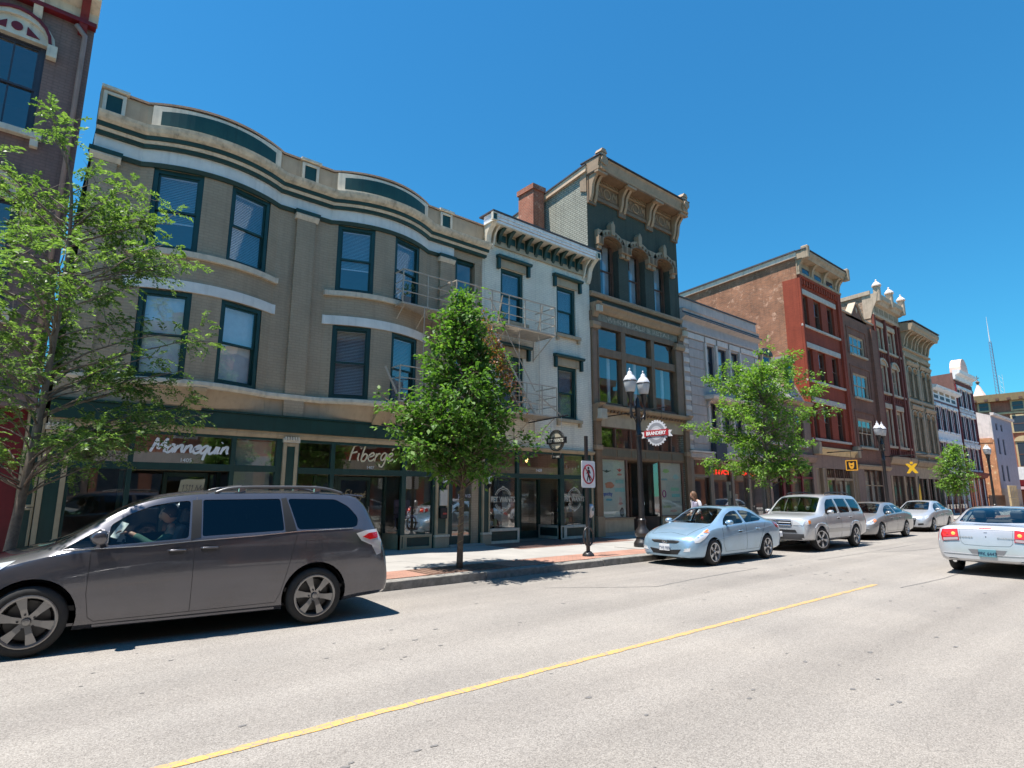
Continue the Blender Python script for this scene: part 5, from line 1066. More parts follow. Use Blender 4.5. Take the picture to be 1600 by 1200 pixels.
pane(b12, 69.7, 75.4, .5, 3.2, F + .08); slabx('bulkhead', 69.7, 75.4, -.1, .03, SW, .5, DKRED, b12); room(b12, 69.8, 75.4, SW, 3.2, mat=ROOMD)

# ------------------------------------------------------------------ beyond the empty lot
b13 = house('party_wall_building', 86, 'lilac-grey party wall over bare orange brick, beyond the empty lot')
MB().prism([(F, 7.75), (F + 12, 7.9), (F + 12, 11.6), (F + 2, 11.2), (F, 10.4)], 82.4, 82.7, 'x').build('party_wall', LILAC, b13); B(82.34, 82.7, F, F + 12, -.1, 7.748).build('bare_wall', ORANGEB, b13)
MB().prism([(F + .1, 7.4), (F + 12, 7.6), (F + 12, 8.1), (F + .1, 7.9)], 82.3, 82.36, 'x').build('brick_scar', ORANGEB, b13)
bw_ = [(84.2, 85.1), (86.6, 87.5)]
wall('front_wall', 82.7, 92.5, 2.4, 10.6, [(a, b, z0, z1) for a, b in bw_ for z0, z1 in ((8.9, 9.7), (6.2, 8.0), (3.2, 5.0))], BLUEG, b13); B(92.2, 92.5, F + .02, F + 12, -.1, 10.6).build('side_wall', CORNB, b13); MB().prism([(F, 10.4), (F + 2, 11.2), (F + 12, 11.6), (F + 12, 11.7), (F, 10.6)], 82.5, 92.5, 'x').build('roof', ROOFM, b13)
for a, b in bw_:
    for z0, z1 in ((8.9, 9.7), (6.2, 8.0), (3.2, 5.0)): window(b13, a, b, z0, z1, NAVY, blind=None, fw=.08)
room(b13, 82.9, 92.1, 2.5, 10.3); wall('ground_floor', 82.7, 92.5, -.1, 2.4, [], paint('faded_board', (.3, .28, .26), .8, .2), b13); mould('cornice', [(.0, 10.4), (.3, 10.45), (.35, 10.7), (.0, 10.75)], 82.4, 92.6, LILAC, b13)
b14 = house('corner_brick_building', 104, 'large red-brown brick corner building with a yellow bracketed cornice at the far right', y=16)
B(100, 118, 8.5, 36, -.1, 14.0).build('wall', CORNB, b14)
MB().prism([(8.1, 14.0), (8.1, 14.2), (7.8, 14.7), (7.8, 14.95), (36, 14.95), (36, 14.0)], 99.3, 118, 'x').build('cornice', YELC, b14)
for k in range(22): MB().box(99.1, 99.32, 9 + k * 1.2, 9.35 + k * 1.2, 14.05, 14.35).build('cornice_bracket', BRN, b14)
B(99.8, 100.0, 8.4, 36, 12.25, 12.5).build('string_course', YELT, b14)
for y0, y1, z0, z1 in ((18.7, 19.7, 12.9, 13.9), (15.1, 16.2, 12.8, 13.8), (11.5, 12.6, 12.8, 13.8), (15.0, 16.4, 9.9, 11.9), (18.6, 20.0, 9.9, 11.9), (11.4, 12.8, 9.9, 11.9), (14.9, 16.3, 5.4, 8.4), (11.3, 12.7, 5.4, 8.4)):
    w_ = B(99.82, 100.1, y0 - .2, y1 + .2, z0 - .2, z1 + .2).build('window', YELT, b14); B(99.79, 99.9, y0, y1, z0, z1).build('pane', plain('far_glass', (.05, .07, .09), .05), w_); B(99.77, 99.8, y0, y1, (z0 + z1) / 2 - .05, (z0 + z1) / 2 + .05).build('meeting_rail', BRN, w_)
    if z0 < 6: MB().prism([(y0 - .25, z1 + .2)] + [((y0 + y1) / 2 - .95 * math.cos(math.pi * i / 8), z1 + .2 + .7 * math.sin(math.pi * i / 8)) for i in range(9)] + [(y1 + .25, z1 + .2)], 99.7, 100.05, 'x').build('arched_hood', YELT, w_)
aw = house('red_awning', 99, 'red shop awning with white signboard above it at the far right edge', 'awning', y=14)
MB().prism([(97.6, 2.9), (99.9, 3.6), (99.9, 2.2), (97.6, 2.2)], 12.0, 17.2, 'y').build('awning_canvas', DKRED, aw); B(97.55, 97.62, 12.0, 17.2, 3.6, 5.2).build('signboard', WHITEP, aw); B(97.5, 97.56, 12.4, 16.4, 2.4, 2.75).build('awning_lettering', plain('pale_red', (.7, .5, .5), .6), aw)
B(97.56, 97.62, 12.02, 17.18, 2.9, 3.62).build('valance', DKRED, aw)
fn = house('lot_fence', 79, 'dark board fence closing the empty lot under the bare brick wall', 'fence', y=15.2)
for k in range(26): B(75.9 + k * .26, 76.12 + k * .26, 15.2, 15.26, .1, 1.68).build('board', BRN, fn)
for z in (.5, 1.4): B(75.8, 82.6, 15.265, 15.33, z, z + .1).build('rail', BRN, fn)
sc_ = house('stacked_shutters', 85, 'stack of weathered yellow and grey louvred shutters leaning past the lot fence', 'shutters', y=14.4)
for k in range(5):
    for j in range(2): panelled('shutter', 80.6 + k * .75, 81.2 + k * .75, .15 + j * 1.3, 1.4 + j * 1.3, YELT, paint('faded_board', (.3, .28, .26), .8, .2), sc_, y=14.4, bw=.1)
# radio mast and church spire far off
mast = house('radio_mast', 600, 'tall thin lattice radio mast far off above the corner building', 'mast', y=105.3)
mm = MB()
for s_ in ((-1, -1), (1, -1), (0, 1)): mm.tube([(600 + s_[0] * 1.6, 105.3 + s_[1] * 1.6, 0), (600 + s_[0] * .7, 105.3 + s_[1] * .7, 125)], .28, 4)
for k in range(50):
    z0, z1 = k * 2.5, k * 2.5 + 2.5; w0 = 1.6 - .9 * z0 / 125; mm.bar((600 - w0, 105.3 - w0, z0), (600 + w0, 105.3 - w0, z1), .18).bar((600 + w0, 105.3 - w0, z0), (600, 105.3 + w0, z1), .18)
mm.build('lattice', paint('mast_paint', (.12, .2, .33), .6, .2), mast); MB().tube([(600, 105.3, 125), (600, 105.3, 146)], [.4, .12], 5).build('antenna', paint('mast_top', (.5, .55, .6), .6, .2), mast)
m2 = house('antenna_frame', 596, 'lighter lattice antenna frame standing beside the tall radio mast', 'mast', y=101)
mm = MB()
for s_ in (-1.6, 1.6): mm.tube([(596 + s_, 101.2 + s_, 0), (596 + s_ * .8, 101.2 + s_ * .8, 96)], .14, 4)
for k in range(24): mm.bar((594.4, 99.6, k * 4), (597.6, 102.8, k * 4 + 4), .1)
mm.build('lattice', paint('mast_pale', (.35, .42, .5), .6, .2), m2)
spr = house('church_spire', 300, 'small pale church spire with a cross far off left of the radio mast', 'spire', y=58.4)
MB().lathe([(3.2, 0), (3.2, 38.5), (3.4, 39), (1.4, 43.5), (.25, 46.5)], 8, (300, 58.6, 0)).build('steeple', paint('spire_stone', (.5, .42, .4), .8, .15), spr); MB().lathe([(.25, 46.3), (.8, 47.2), (.2, 47.8)], 8, (300, 58.6, 0)).box(299.9, 300.1, 58.5, 58.7, 47.5, 50).box(299.9, 300.1, 57.9, 59.3, 48.8, 49.1).build('cross', BRN, spr)
# ------------------------------------------------------------------ houses across the street, seen only in reflections
def across(x0, x1, h, mat, trim, label, floors, cols, red=False):
    b = house('opposite_building', (x0 + x1) / 2, label, y=-6, group='houses across the street seen in the shop windows')
    B(x0, x1 - .05, -18, -6, 0, h).build('wall', mat, b); B(x0 - .1, x1 + .05, -18.1, -5.6, h, h + .6).build('cornice', trim, b); B(x0, x1 - .06, -6.0, -5.85, 3.3, 3.9).build('fascia', trim, b)
    for i in range(cols):
        cx = x0 + (i + .5) * (x1 - x0) / cols; B(cx - (x1 - x0) / cols * .38, cx + (x1 - x0) / cols * .38, -6.02, -5.97, .6, 3.1).build('shop_pane', plain('far_glass', (.05, .07, .09), .05), b)
        for f in range(floors):
            z = 4.7 + f * 3.5; w_ = B(cx - .6, cx + .6, -6.0, -5.93, z, z + 2.1).build('window', trim, b); B(cx - .48, cx + .48, -5.95, -5.92, z + .12, z + 1.98).build('pane', plain('far_glass', (.05, .07, .09), .05), w_)
across(-34, -20, 9, BROWN, STONE, 'brown brick house across the street, far behind the camera', 1, 4); across(-20, -8, 11, REDF, WARMST, 'red brick house across the street, left of the camera', 2, 4)
across(-8, 3, 11.5, TAUPE, STONE, 'low taupe house across the street, right behind the camera', 1, 4); across(3, 14, 12.5, CORNB, QUOIN, 'brick house with white trim across the street, opposite the bow front', 2, 4)
across(14, 28, 10, REDF, WARMST, 'long red brick house across the street, opposite the green building', 2, 5); across(28, 44, 12, BROWN, STONE, 'tall brown brick house across the street, opposite the red building', 2, 5); across(44, 95, 11, CORNB, STONE, 'long brick row across the street towards the far corner', 2, 14); across(95, 300, 12, BROWN, STONE, 'brick row across the street beyond the far corner', 2, 20)
# ------------------------------------------------------------------ fire escape
fe = house('fire_escape', 11, 'tan iron fire escape with railings and ladder stair across the olive and white fronts', 'fire escape')
def platform(x0, x1, y0, y1, z, lean=()):
    """slatted landing with front and end rails"""
    m = MB(); n = int((x1 - x0) / .07)
    for y in (y0, y1 - .03): m.box(x0, x1, y, y + .03, z - .05, z)
    for x in (x0, x1 - .03): m.box(x, x + .03, y0 + .03, y1 - .03, z - .05, z)
    fr = m.build('landing_frame', FEM, fe)
    s = MB()
    for i in range(n): s.box(x0 + .04 + i * .07, x0 + .085 + i * .07, y0 + .03, y1 - .03, z - .02, z - .008)
    s.build('landing_slats', FEM, fr)
    r = MB(); h = 1.0
    for zz in (.34, .66, 1.0):
        r.tube([(x0 + .02, y1, z + zz), (x0 + .02, y0 + .02, z + zz), (x1 - .02, y0 + .02, z + zz), (x1 - .02, y1, z + zz)], .016 if zz < 1 else .022, 5)
    r.build('railing_bars', FEM, fe)
    k = max(2, int((x1 - x0) / .62))
    for i in range(k + 1):
        x = x0 + .02 + (x1 - x0 - .04) * i / k; MB().bar((x, y0 + .02, z), (x, y0 + .02, z + 1.0), .03).build('railing_post', FEM, fe)
    for x in (x0 + .1, x1 - .1, (x0 + x1) / 2):
        MB().tube([(x, y0 + .05, z - .05), (x, F - .02, z - .75)], .018, 5).tube([(x, F - .03, z - .05), (x, F - .03, z - .8)], .016, 5).build('landing_bracket', FEM, fe)
platform(8.0, 9.72, 14.45, F - .1, 7.2); platform(9.75, 14.02, 14.28, F - .05, 7.22); platform(8.0, 9.72, 14.45, F - .1, 4.32); platform(11.95, 14.05, 14.28, F - .05, 4.35)
# ladder stair from the upper to the lower landing
st = MB()
for y in (14.4, 14.95): st.bar((11.1, y, 7.22), (13.1, y, 4.35), .025, .07)
st.build('stair_stringers', FEM, fe)
for i in range(12): B(11.25 + i * .155, 11.4 + i * .155, 14.4, 14.95, 6.98 - i * .222, 7.0 - i * .222).build('stair_tread', FEM, fe)
h_ = MB()
for y in (14.4, 14.95): h_.tube([(11.15, y, 8.0), (13.1, y, 5.15)], .016, 5)
h_.build('stair_handrail', FEM, fe)
for x, z0, z1 in ((8.75, 4.3, 7.2), (12.45, 4.35, 7.2), (13.35, 4.4, 7.2)): MB().tube([(x, 14.45, z0), (x, 14.45, z1)], .014, 5).build('hanger_rod', FEM, fe)
for x in (9.8, 11.6, 13.4): MB().bar((x, 14.3, 8.15), (x + .12, 14.7, 7.35), .03).build('rail_brace', FEM, fe)
MB().bar((7.62, 14.6, 5.25), (8.05, 14.5, 4.35), .05).build('drop_ladder_arm', FEM, fe); MB().bar((13.1, 14.25, 5.0), (14.1, 14.2, 4.4), .035).build('drop_ladder_arm', FEM, fe)
# plants on the upper landing
LEAFM = plain('pot_leaf', (.10, .2, .08), .5)
def potted(name, loc, label, s=1.0):
    o = empty(name, loc, 0, label, 'potted plant', None); MB().lathe([(.09, 0), (.13, .22), (.14, .24), (.02, .22)], 10).build('pot', plain('clay_grey', (.2, .2, .2), .7), o)
    m = MB()
    for i in range(60):
        a = random.random() * 6.28; r = random.random() * .2 * s; z = .25 + random.random() * .35 * s; p = Vector((r * math.cos(a), r * math.sin(a), z)); d = Vector((math.cos(a), math.sin(a), .5)) * .1; n = Vector((-math.sin(a), math.cos(a), 0)) * .025
        m.add([p - n, p + d * .5 + n * 1.2, p + d, p + d * .5 - n * 1.2], [(0, 1, 2, 3)])
    m.build('foliage', LEAFM, o)
potted('potted_plant', (8.3, 14.75, 7.2), 'small potted plant at the left end of the upper fire escape landing')
potted('potted_plant', (11.9, 14.7, 7.22), 'small potted plant by the stair on the upper fire escape landing', .7)

# ------------------------------------------------------------------ hanging signs
def sign_arm(o, x, z, y1, y0=F, mat=BLACK, drop=.35):
    MB().tube([(x, y0, z), (x, y1, z + .02)], .02, 6).tube([(x, y0, z + .45), (x, y1 + .15, z + .02)], .008, 5).build('arm', mat, o)
    for y in (y1 + .12, y1 + .72): MB().tube([(x, y, z), (x, y + .03, z - drop)], .008, 5).build('chain', mat, o)
sg = house('pet_shop_sign', 14.6, 'round cream and black hanging sign of the pet shop with a name board across it', 'sign')
SX = 13.6; SY = 13.9
MB().tube([(SX, F - .02, 4.18), (SX, 13.35, 4.26)], .022, 6).build('arm', BLACK, sg)
for y in (13.65, 14.15): MB().tube([(SX, y, 4.24), (SX, y + .02, 3.72)], .007, 5).build('chain', STEEL, sg)
MB().lathe([(.40, -.02), (.40, .02)], 24, (SX, SY, 3.42), 'x').build('disc', plain('sign_cream', (.42, .38, .28), .6), sg)
for s_ in (-1, 1):
    MB().tube([(SX + s_ * .028, SY + .34 * math.cos(k * .3142), 3.42 + .34 * math.sin(k * .3142)) for k in range(20)], .014, 4, close=True).tube([(SX + s_ * .028, SY + .4 * math.cos(k * .3142), 3.42 + .4 * math.sin(k * .3142)) for k in range(20)], .02, 4, close=True).build('ring', BLACK, sg)
B(SX - .045, SX + .045, SY - .52, SY + .52, 3.3, 3.54).build('name_board', BLACK, sg)
letter('sign_lettering', 'PET WANTS', .2, (SX - .05, SY, 3.35), DECAL, sg, sx=.78, bold=.004, rot=Matrix.Rotation(-math.pi / 2, 4, 'Z'))
for y in (SY - .2, SY + .2): MB().tube([(SX, y, 3.1), (SX, y, 2.88)], .006, 4).build('chain', STEEL, sg)
sb_ = B(SX - .02, SX + .02, SY - .26, SY + .26, 2.72, 2.88).build('lower_board', BLACK, sg); letter('sign_lettering', 'NATURAL', .1, (SX - .026, SY, 2.76), DECAL, sg, sx=.8, rot=Matrix.Rotation(-math.pi / 2, 4, 'Z'))
bs = house('brandery_sign', 21, 'grey cog-edged round hanging sign with a red ribbon reading BRANDERY', 'sign')
BX, BY, BZ_ = 17.55, 13.05, 3.93
BX = 17.9
MB().tube([(BX, F - .05, 4.78), (BX, 12.55, 4.86)], .02, 6).build('arm', BLACK, bs)
for y in (12.8, 13.4): MB().tube([(BX, y, 4.84), (BX, y + .02, 4.45)], .007, 5).build('chain', BLACK, bs)
n = 24; poly = []
for k in range(n * 2): r_ = .56 if k % 2 else .50; a_ = k * math.pi / n; poly += [(BY + r_ * math.cos(a_ - .03), BZ_ + r_ * math.sin(a_ - .03)), (BY + r_ * math.cos(a_ + .03), BZ_ + r_ * math.sin(a_ + .03))]
MB().prism(poly, BX - .02, BX + .02, 'x').build('cog_disc', plain('sign_silver', (.62, .63, .66), .4), bs)
for r_, c_, nm in ((.44, (.28, .29, .32), 'grey_ring'), (.3, (.5, .51, .54), 'pale_ring'), (.2, (.66, .67, .7), 'centre_disc')): MB().lathe([(r_, -.026 - (.5 - r_) * .01), (r_, .026 + (.5 - r_) * .01)], 28, (BX, BY, BZ_), 'x').build(nm, plain('sign_' + nm, c_, .45), bs)
RIB = plain('sign_red', (.42, .025, .035), .45); MB().prism([(BY - .62, BZ_ - .13), (BY + .62, BZ_ - .13), (BY + .62, BZ_ + .13), (BY - .62, BZ_ + .13)], BX - .05, BX + .05, 'x').build('ribbon', RIB, bs)
for s_ in (-1, 1): MB().prism([(BY + s_ * .58, BZ_ - .18), (BY + s_ * .78, BZ_ - .18), (BY + s_ * .70, BZ_ - .05), (BY + s_ * .78, BZ_ + .08), (BY + s_ * .58, BZ_ + .08)], BX - .03, BX + .03, 'x').build('ribbon_tail', plain('sign_pale', (.7, .68, .68), .5), bs)
letter('sign_lettering', 'BRANDERY', .21, (BX - .056, BY, BZ_ - .075), WHITE_L, bs, bold=.007, sx=.95, rot=Matrix.Rotation(-math.pi / 2, 4, 'Z'))
hs = house('bear_sign', 42, 'square black hanging sign with a yellow frame and yellow shaggy beast head', 'sign')
HX = 38.0; ORG = plain('sign_orange', (.75, .36, .03), .5)
MB().tube([(HX, F - .1, 4.25), (HX, 13.2, 4.3)], .03, 6).build('arm', BLACK, hs); MB().tube([(HX, 13.9, 4.28), (HX, 13.9, 3.75)], .012, 4).build('chain', BLACK, hs)
B(HX - .04, HX + .04, 13.35, 14.45, 2.68, 3.7).build('board', BLACK, hs); m = MB()
for a in ((13.3, 14.5, 2.62, 2.72), (13.3, 14.5, 3.66, 3.76), (13.3, 13.4, 2.72, 3.66), (14.4, 14.5, 2.72, 3.66)): m.box(HX - .055, HX + .055, a[0], a[1], a[2], a[3])
m.build('frame', ORG, hs)
MB().prism([(13.62, 3.45), (13.68, 3.56), (13.76, 3.45), (13.9, 3.4), (14.04, 3.45), (14.12, 3.56), (14.18, 3.45), (14.16, 3.1), (14.08, 2.88), (13.98, 2.82), (13.9, 2.78), (13.82, 2.82), (13.72, 2.88), (13.64, 3.1)], HX - .06, HX - .041, 'x').build('beast_head', ORG, hs); MB().prism([(13.78, 3.2), (14.02, 3.2), (13.98, 3.1), (13.82, 3.1)], HX - .066, HX - .06, 'x').build('mouth', BLACK, hs)
xs_ = house('yellow_figure_sign', 51, 'yellow hanging sign shaped like a leaping X figure with a round head', 'sign')
QX = 47.7; YEL = plain('sign_yellow', (.8, .47, .02), .5)
MB().tube([(QX, F - .1, 4.4), (QX, 12.6, 4.45)], .03, 6).build('arm', BLACK, xs_); MB().tube([(QX, 13.6, 4.4), (QX, 13.6, 4.0)], .012, 4).build('chain', BLACK, xs_)
MB().prism([(13.0, 3.75), (13.25, 3.8), (13.62, 3.52), (13.98, 3.8), (14.25, 3.75), (13.85, 3.25), (14.2, 2.65), (13.9, 2.62), (13.62, 2.98), (13.32, 2.62), (13.02, 2.65), (13.38, 3.25)], QX - .05, QX + .05, 'x').build('figure', YEL, xs_); MB().lathe([(.16, -.05), (.16, .05)], 14, (QX, 13.62, 3.86), 'x').build('head', YEL, xs_)
yb_ = house('yellow_banner', 52.5, 'narrow yellow pavement banner standing beside a shop door in the distance', 'banner', y=14.2)
MB().tube([(52.4, 14.6, SW), (52.4, 14.6, 3.1)], .03, 6).build('pole', BLACK, yb_); MB().prism([(52.0, .5), (52.4, .4), (52.5, 1.6), (52.42, 2.6), (52.1, 2.0)], 14.57, 14.6, 'y').build('cloth', YEL, yb_)

# ------------------------------------------------------------------ street lamps
LBLK = paint('lamp_black', (.016, .016, .018), .35, .2, 6, .1, spec=.6, streak=False)
def globe_mat():
    m, nt, b = _new('lamp_globe'); p = _pos(nt, True); n = _noise(nt, p, 9, 3); c = _ramp(nt, n, [(.3, (.72, .74, .74)), (.7, (.82, .83, .82))]); nt.links.new(c, b.inputs['Base Color'])
    b.inputs['Roughness'].default_value = .25; b.inputs['Transmission Weight'].default_value = .35; return m
GLOBE = globe_mat()
def make_lamp(name, x, y, label, rz=0):
    o = empty(name, (x, y, SW), rz, label, 'street lamp', 'double globe street lamps')
    MB().lathe([(.27, 0), (.27, .1), (.25, .16), (.21, .2), (.18, .3), (.22, .36), (.235, .42), (.2, .5), (.13, .6), (.115, .74), (.13, .78), (.13, .82), (.1, .86)], 20).build('base', LBLK, o, smooth=True, angle=35)
    sh = MB(); pr = []
    for z, r in ((.84, .095), (1.5, .092), (3.4, .078), (3.42, .1), (3.5, .1), (3.52, .085), (4.25, .08), (4.27, .1), (4.35, .1), (4.4, .06), (4.5, .075), (4.6, .05), (4.68, .0)): pr.append((r, z))
    n = 20; rows = [[(r * (1 - (.07 if k % 2 else 0)) * math.cos(2 * math.pi * k / n), r * (1 - (.07 if k % 2 else 0)) * math.sin(2 * math.pi * k / n), z) for k in range(n)] for r, z in pr]
    sh.grid(rows, closed=True).build('shaft', LBLK, o, smooth=True, angle=45)
    for s_ in (-1, 1):
        MB().tube(smoothpath([(0, 0, 4.05), (s_ * .12, 0, 3.98), (s_ * .26, 0, 4.02), (s_ * .34, 0, 4.2), (s_ * .34, 0, 4.5)], 5), .032, 8).lathe([(.012, -.34), (.04, -.28), (.02, -.22), (.05, -.12), (.03, -.06), (.05, .05), (.03, .12), (.06, .2), (.09, .4), (.125, .5)], 12, (s_ * .34, 0, 4.28)).build('arm', LBLK, o, smooth=True, angle=50)
        MB().tube(smoothpath([(0, 0, 3.7), (s_ * .1, 0, 3.82), (s_ * .2, 0, 3.98)], 4), .016, 6).build('arm_scroll', LBLK, o)
        g = MB().lathe([(.10, 0), (.15, .03), (.185, .2), (.205, .33), (.205, .36)], 16, (s_ * .34, 0, 4.78)).build('globe', GLOBE, o, smooth=True, angle=50)
        MB().lathe([(.21, .36), (.215, .39), (.19, .44), (.14, .53), (.08, .58), (.075, .64), (.05, .68), (.015, .7), (.03, .76), (.0, .8)], 16, (s_ * .34, 0, 4.78)).build('lamp_hood', plain('hood_grey', (.58, .58, .6), .3), o, smooth=True, angle=60)
        MB().lathe([(.212, .345), (.218, .37), (.212, .38)], 16, (s_ * .34, 0, 4.78)).build('hood_band', LBLK, o)
    return o
lamp = make_lamp('street_lamp', 15.05, 11.66, 'black street lamp with two pale globes, nearest one, in front of the green building')
for x, rz, lab in ((36.3, 0, 'black street lamp with two pale globes in front of the brown brick building'), (59.6, .0, 'black street lamp with two pale globes farthest off, by the empty lot')):
    c = copy_tree(lamp); c.location.x = x; c['label'] = lab

# ------------------------------------------------------------------ sign post with parking meter and bicycle ring
ps = empty('sign_post', (11.8, 10.92, SW), 0, 'black post carrying a no-pedestrians sign, parking meter and bicycle ring', 'sign post')
B(-.04, .04, -.04, .04, .08, 3.15).build('post', LBLK, ps, bevel=.008); MB().lathe([(.16, 0), (.15, .05), (.09, .11), (.06, .13)], 14).build('post_base', LBLK, ps, smooth=True, angle=40)
for k in range(12): MB().lathe([(.012, -.045), (.012, -.041)], 6, (0, 0, 2.3 + k * .07), 'y').build('punch_hole', plain('hole', (.1, .1, .1), .7), ps)
FACE = plain('sign_white', (.80, .80, .80), .4); SRED = plain('prohibition_red', (.45, .012, .04), .4)
sp = empty('sign_panel', (0, -.06, 2.12), R(2), None, None, None, ps)
m = MB(); pts = []
for cx, cz, a0 in ((.225, .305, 0), (-.225, .305, 90), (-.225, -.305, 180), (.225, -.305, 270)):
    for k in range(5): a = R(a0 + k * 22.5); pts.append((cx + .05 * math.cos(a), cz + .05 * math.sin(a)))
m.prism(pts, -.006, .006, 'y').build('plate', FACE, sp)
MB().tube([(.215 * math.cos(k * .2094), -.009, .245 * math.sin(k * .2094)) for k in range(30)], .021, 4, close=True).build('red_ring', SRED, sp); MB().bar((-.15, -.016, .175), (.15, -.016, -.175), .042, .006).build('red_slash', SRED, sp)
w_ = MB().lathe([(.033, -.0125), (.033, -.008)], 12, (-.0, 0, .165), 'y')
w_.prism([(-.03, .12), (.04, .12), (.085, .03), (.07, .015), (.04, .06), (.03, -.02), (.085, -.15), (.07, -.19), (.045, -.185), (.0, -.06), (-.045, -.19), (-.075, -.185), (-.035, -.03), (-.03, .05), (-.07, .0), (-.085, .015)], -.0125, -.008, 'y'); w_.build('walking_figure', BLACK, sp)
mt = MB().lathe([(.03, 0), (.045, .04), (.085, .08), (.09, .26), (.075, .33), (.03, .36)], 12, (.13, 0, .98)).build('parking_meter', plain('meter_grey', (.42, .42, .44), .35, .5), ps, smooth=True, angle=50)
MB().lathe([(.05, -.098), (.05, -.085)], 12, (.13, 0, 1.2), 'y').build('meter_window', plain('meter_glass', (.15, .2, .22), .1), mt); MB().tube([(.13, 0, .98), (.1, 0, .9), (.04, 0, .86)], .025, 6).build('meter_bracket', LBLK, mt)
MB().tube([(.19 * math.cos(k * .2618), -.02, .5 + .24 * math.sin(k * .2618)) for k in range(24)], .024, 8, close=True).build('bicycle_ring', LBLK, ps, smooth=True)

def shrink(root, c, k):
    # scale a finished sign's parts about a point
    c = Vector(c)
    for o in root.children:
        if o.name.split('.')[0] in ('arm', 'chain'): continue
        o.data.transform(Matrix.Translation(c) @ Matrix.Scale(k, 4) @ Matrix.Translation(-c))
shrink(hs, (HX, 13.9, 3.72), .54); shrink(xs_, (QX, 13.6, 3.95), .58); shrink(bs, (BX, BY, BZ_ + .1), .86); shrink(sg, (SX, SY, 3.75), .85)

# mauve armchair in the window of 1407 and stocked shelves in the pet shop
MAUV = plain('mauve_paint', (.16, .12, .2), .5)
ac = house('armchair', 9.3, 'mauve armchair with curved legs standing in the right-hand Fibergé shop window', 'chair', y=16.1)
B(9.05, 9.6, 15.85, 16.4, 1.0, 1.1).build('seat', MAUV, ac, bevel=.03); B(9.05, 9.6, 16.36, 16.44, 1.1, 1.55).build('backrest', MAUV, ac, bevel=.03)
for x in (9.08, 9.57):
    MB().tube(smoothpath([(x, 15.9, 1.1), (x, 15.88, 1.28), (x, 16.1, 1.32), (x, 16.4, 1.3)], 4), .022, 6).build('armrest', MAUV, ac)
    for y in (15.9, 16.38): MB().tube(smoothpath([(x, y, 1.0), (x + .03, y - .03, .85), (x - .01, y, .65)], 4), .025, 6).build('leg', MAUV, ac)
B(8.9, 9.75, 15.7, 16.6, .55, .65).build('window_stage', OLIVE_P, ac)
for x0, lab in ((12.05, 'shelf of small pet goods in the left window of the pet shop'), (15.5, 'shelf of small pet goods in the right window of the pet shop')):
    sh_ = house('display_shelf', x0 + .45, lab, 'shelf', y=16.0, group='stocked shelves in the pet shop')
    for z in (.66, 1.05, 1.45): B(x0, x0 + .85, 15.85, 16.2, z, z + .03).build('shelf_board', TAN, sh_)
    for x in (x0, x0 + .82): B(x, x + .03, 15.87, 16.18, .6, 1.9).build('shelf_side', BRN, sh_)
    for i in range(14):
        z = (.69, 1.08, 1.48)[i % 3]; x = x0 + .06 + (i // 3) * .16; h = random.uniform(.1, .24); B(x, x + .11, 15.9, 16.05, z, z + h).build('packet', plain('packet_%d' % (i % 5), ((.6, .55, .45), (.2, .35, .4), (.5, .2, .12), (.62, .62, .6), (.35, .4, .18))[i % 5], .5), sh_)
# ------------------------------------------------------------------ vehicles
paint, brick = _paint0, _brick0
def pchip(xs, ys, X):
    xs = np.array(xs, float); ys = np.array(ys, float); h = np.diff(xs); d = np.diff(ys) / h; n = len(xs); m = np.zeros(n)
    for i in range(1, n - 1):
        if d[i - 1] * d[i] > 0: w1 = 2 * h[i] + h[i - 1]; w2 = h[i] + 2 * h[i - 1]; m[i] = (w1 + w2) / (w1 / d[i - 1] + w2 / d[i])
    m[0] = d[0]; m[-1] = d[-1]; X = np.clip(X, xs[0], xs[-1]); k = np.clip(np.searchsorted(xs, X) - 1, 0, n - 2); t = (X - xs[k]) / h[k]
    return ys[k] * (1 + 2 * t) * (1 - t) ** 2 + m[k] * h[k] * t * (1 - t) ** 2 + ys[k + 1] * t * t * (3 - 2 * t) + m[k + 1] * h[k] * t * t * (t - 1)
RUBBER = paint('tyre_rubber', (.022, .021, .02), .8, .25, 12, .2, streak=False, obj=True); ALLOY = plain('alloy', (.55, .56, .58), .3, .85); DALLOY = plain('dark_alloy', (.27, .265, .26), .3, .8); CHROME = plain('chrome', (.75, .76, .78), .12, 1.0)
DARKP = plain('dark_plastic', (.018, .018, .02), .5); LINING = plain('cabin_lining', (.045, .043, .04), .85); CABIN = plain('cabin_grey', (.085, .08, .076), .8); CABINT = plain('cabin_tan', (.20, .17, .11), .8); SEAM = plain('panel_gap', (.01, .01, .012), .6)
CGLASS = glass('car_glass', (.82, .87, .86), .035); TINT = glass('tinted_glass', (.035, .045, .055), .045); WGLASS = glass('windscreen_glass', (.66, .72, .70), .08)
LENS = plain('lamp_lens', (.75, .77, .8), .06, .35, coat=1); AMBER = plain('amber_lens', (.7, .2, .03), .15, coat=1); REDL = plain('red_lens', (.42, .008, .012), .1, coat=1); REDLIT = plain('lit_tail_lamp', (.7, .02, .02), .15, emit=(1, .05, .02), strength=.15, coat=1); GLOWL = plain('lit_brake_bulb', (1, .3, .1), .2, emit=(1, .22, .04), strength=1.3)
PLATE = plain('plate_white', (.75, .76, .78), .45); PLATEB = plain('plate_teal', (.12, .30, .36), .45)
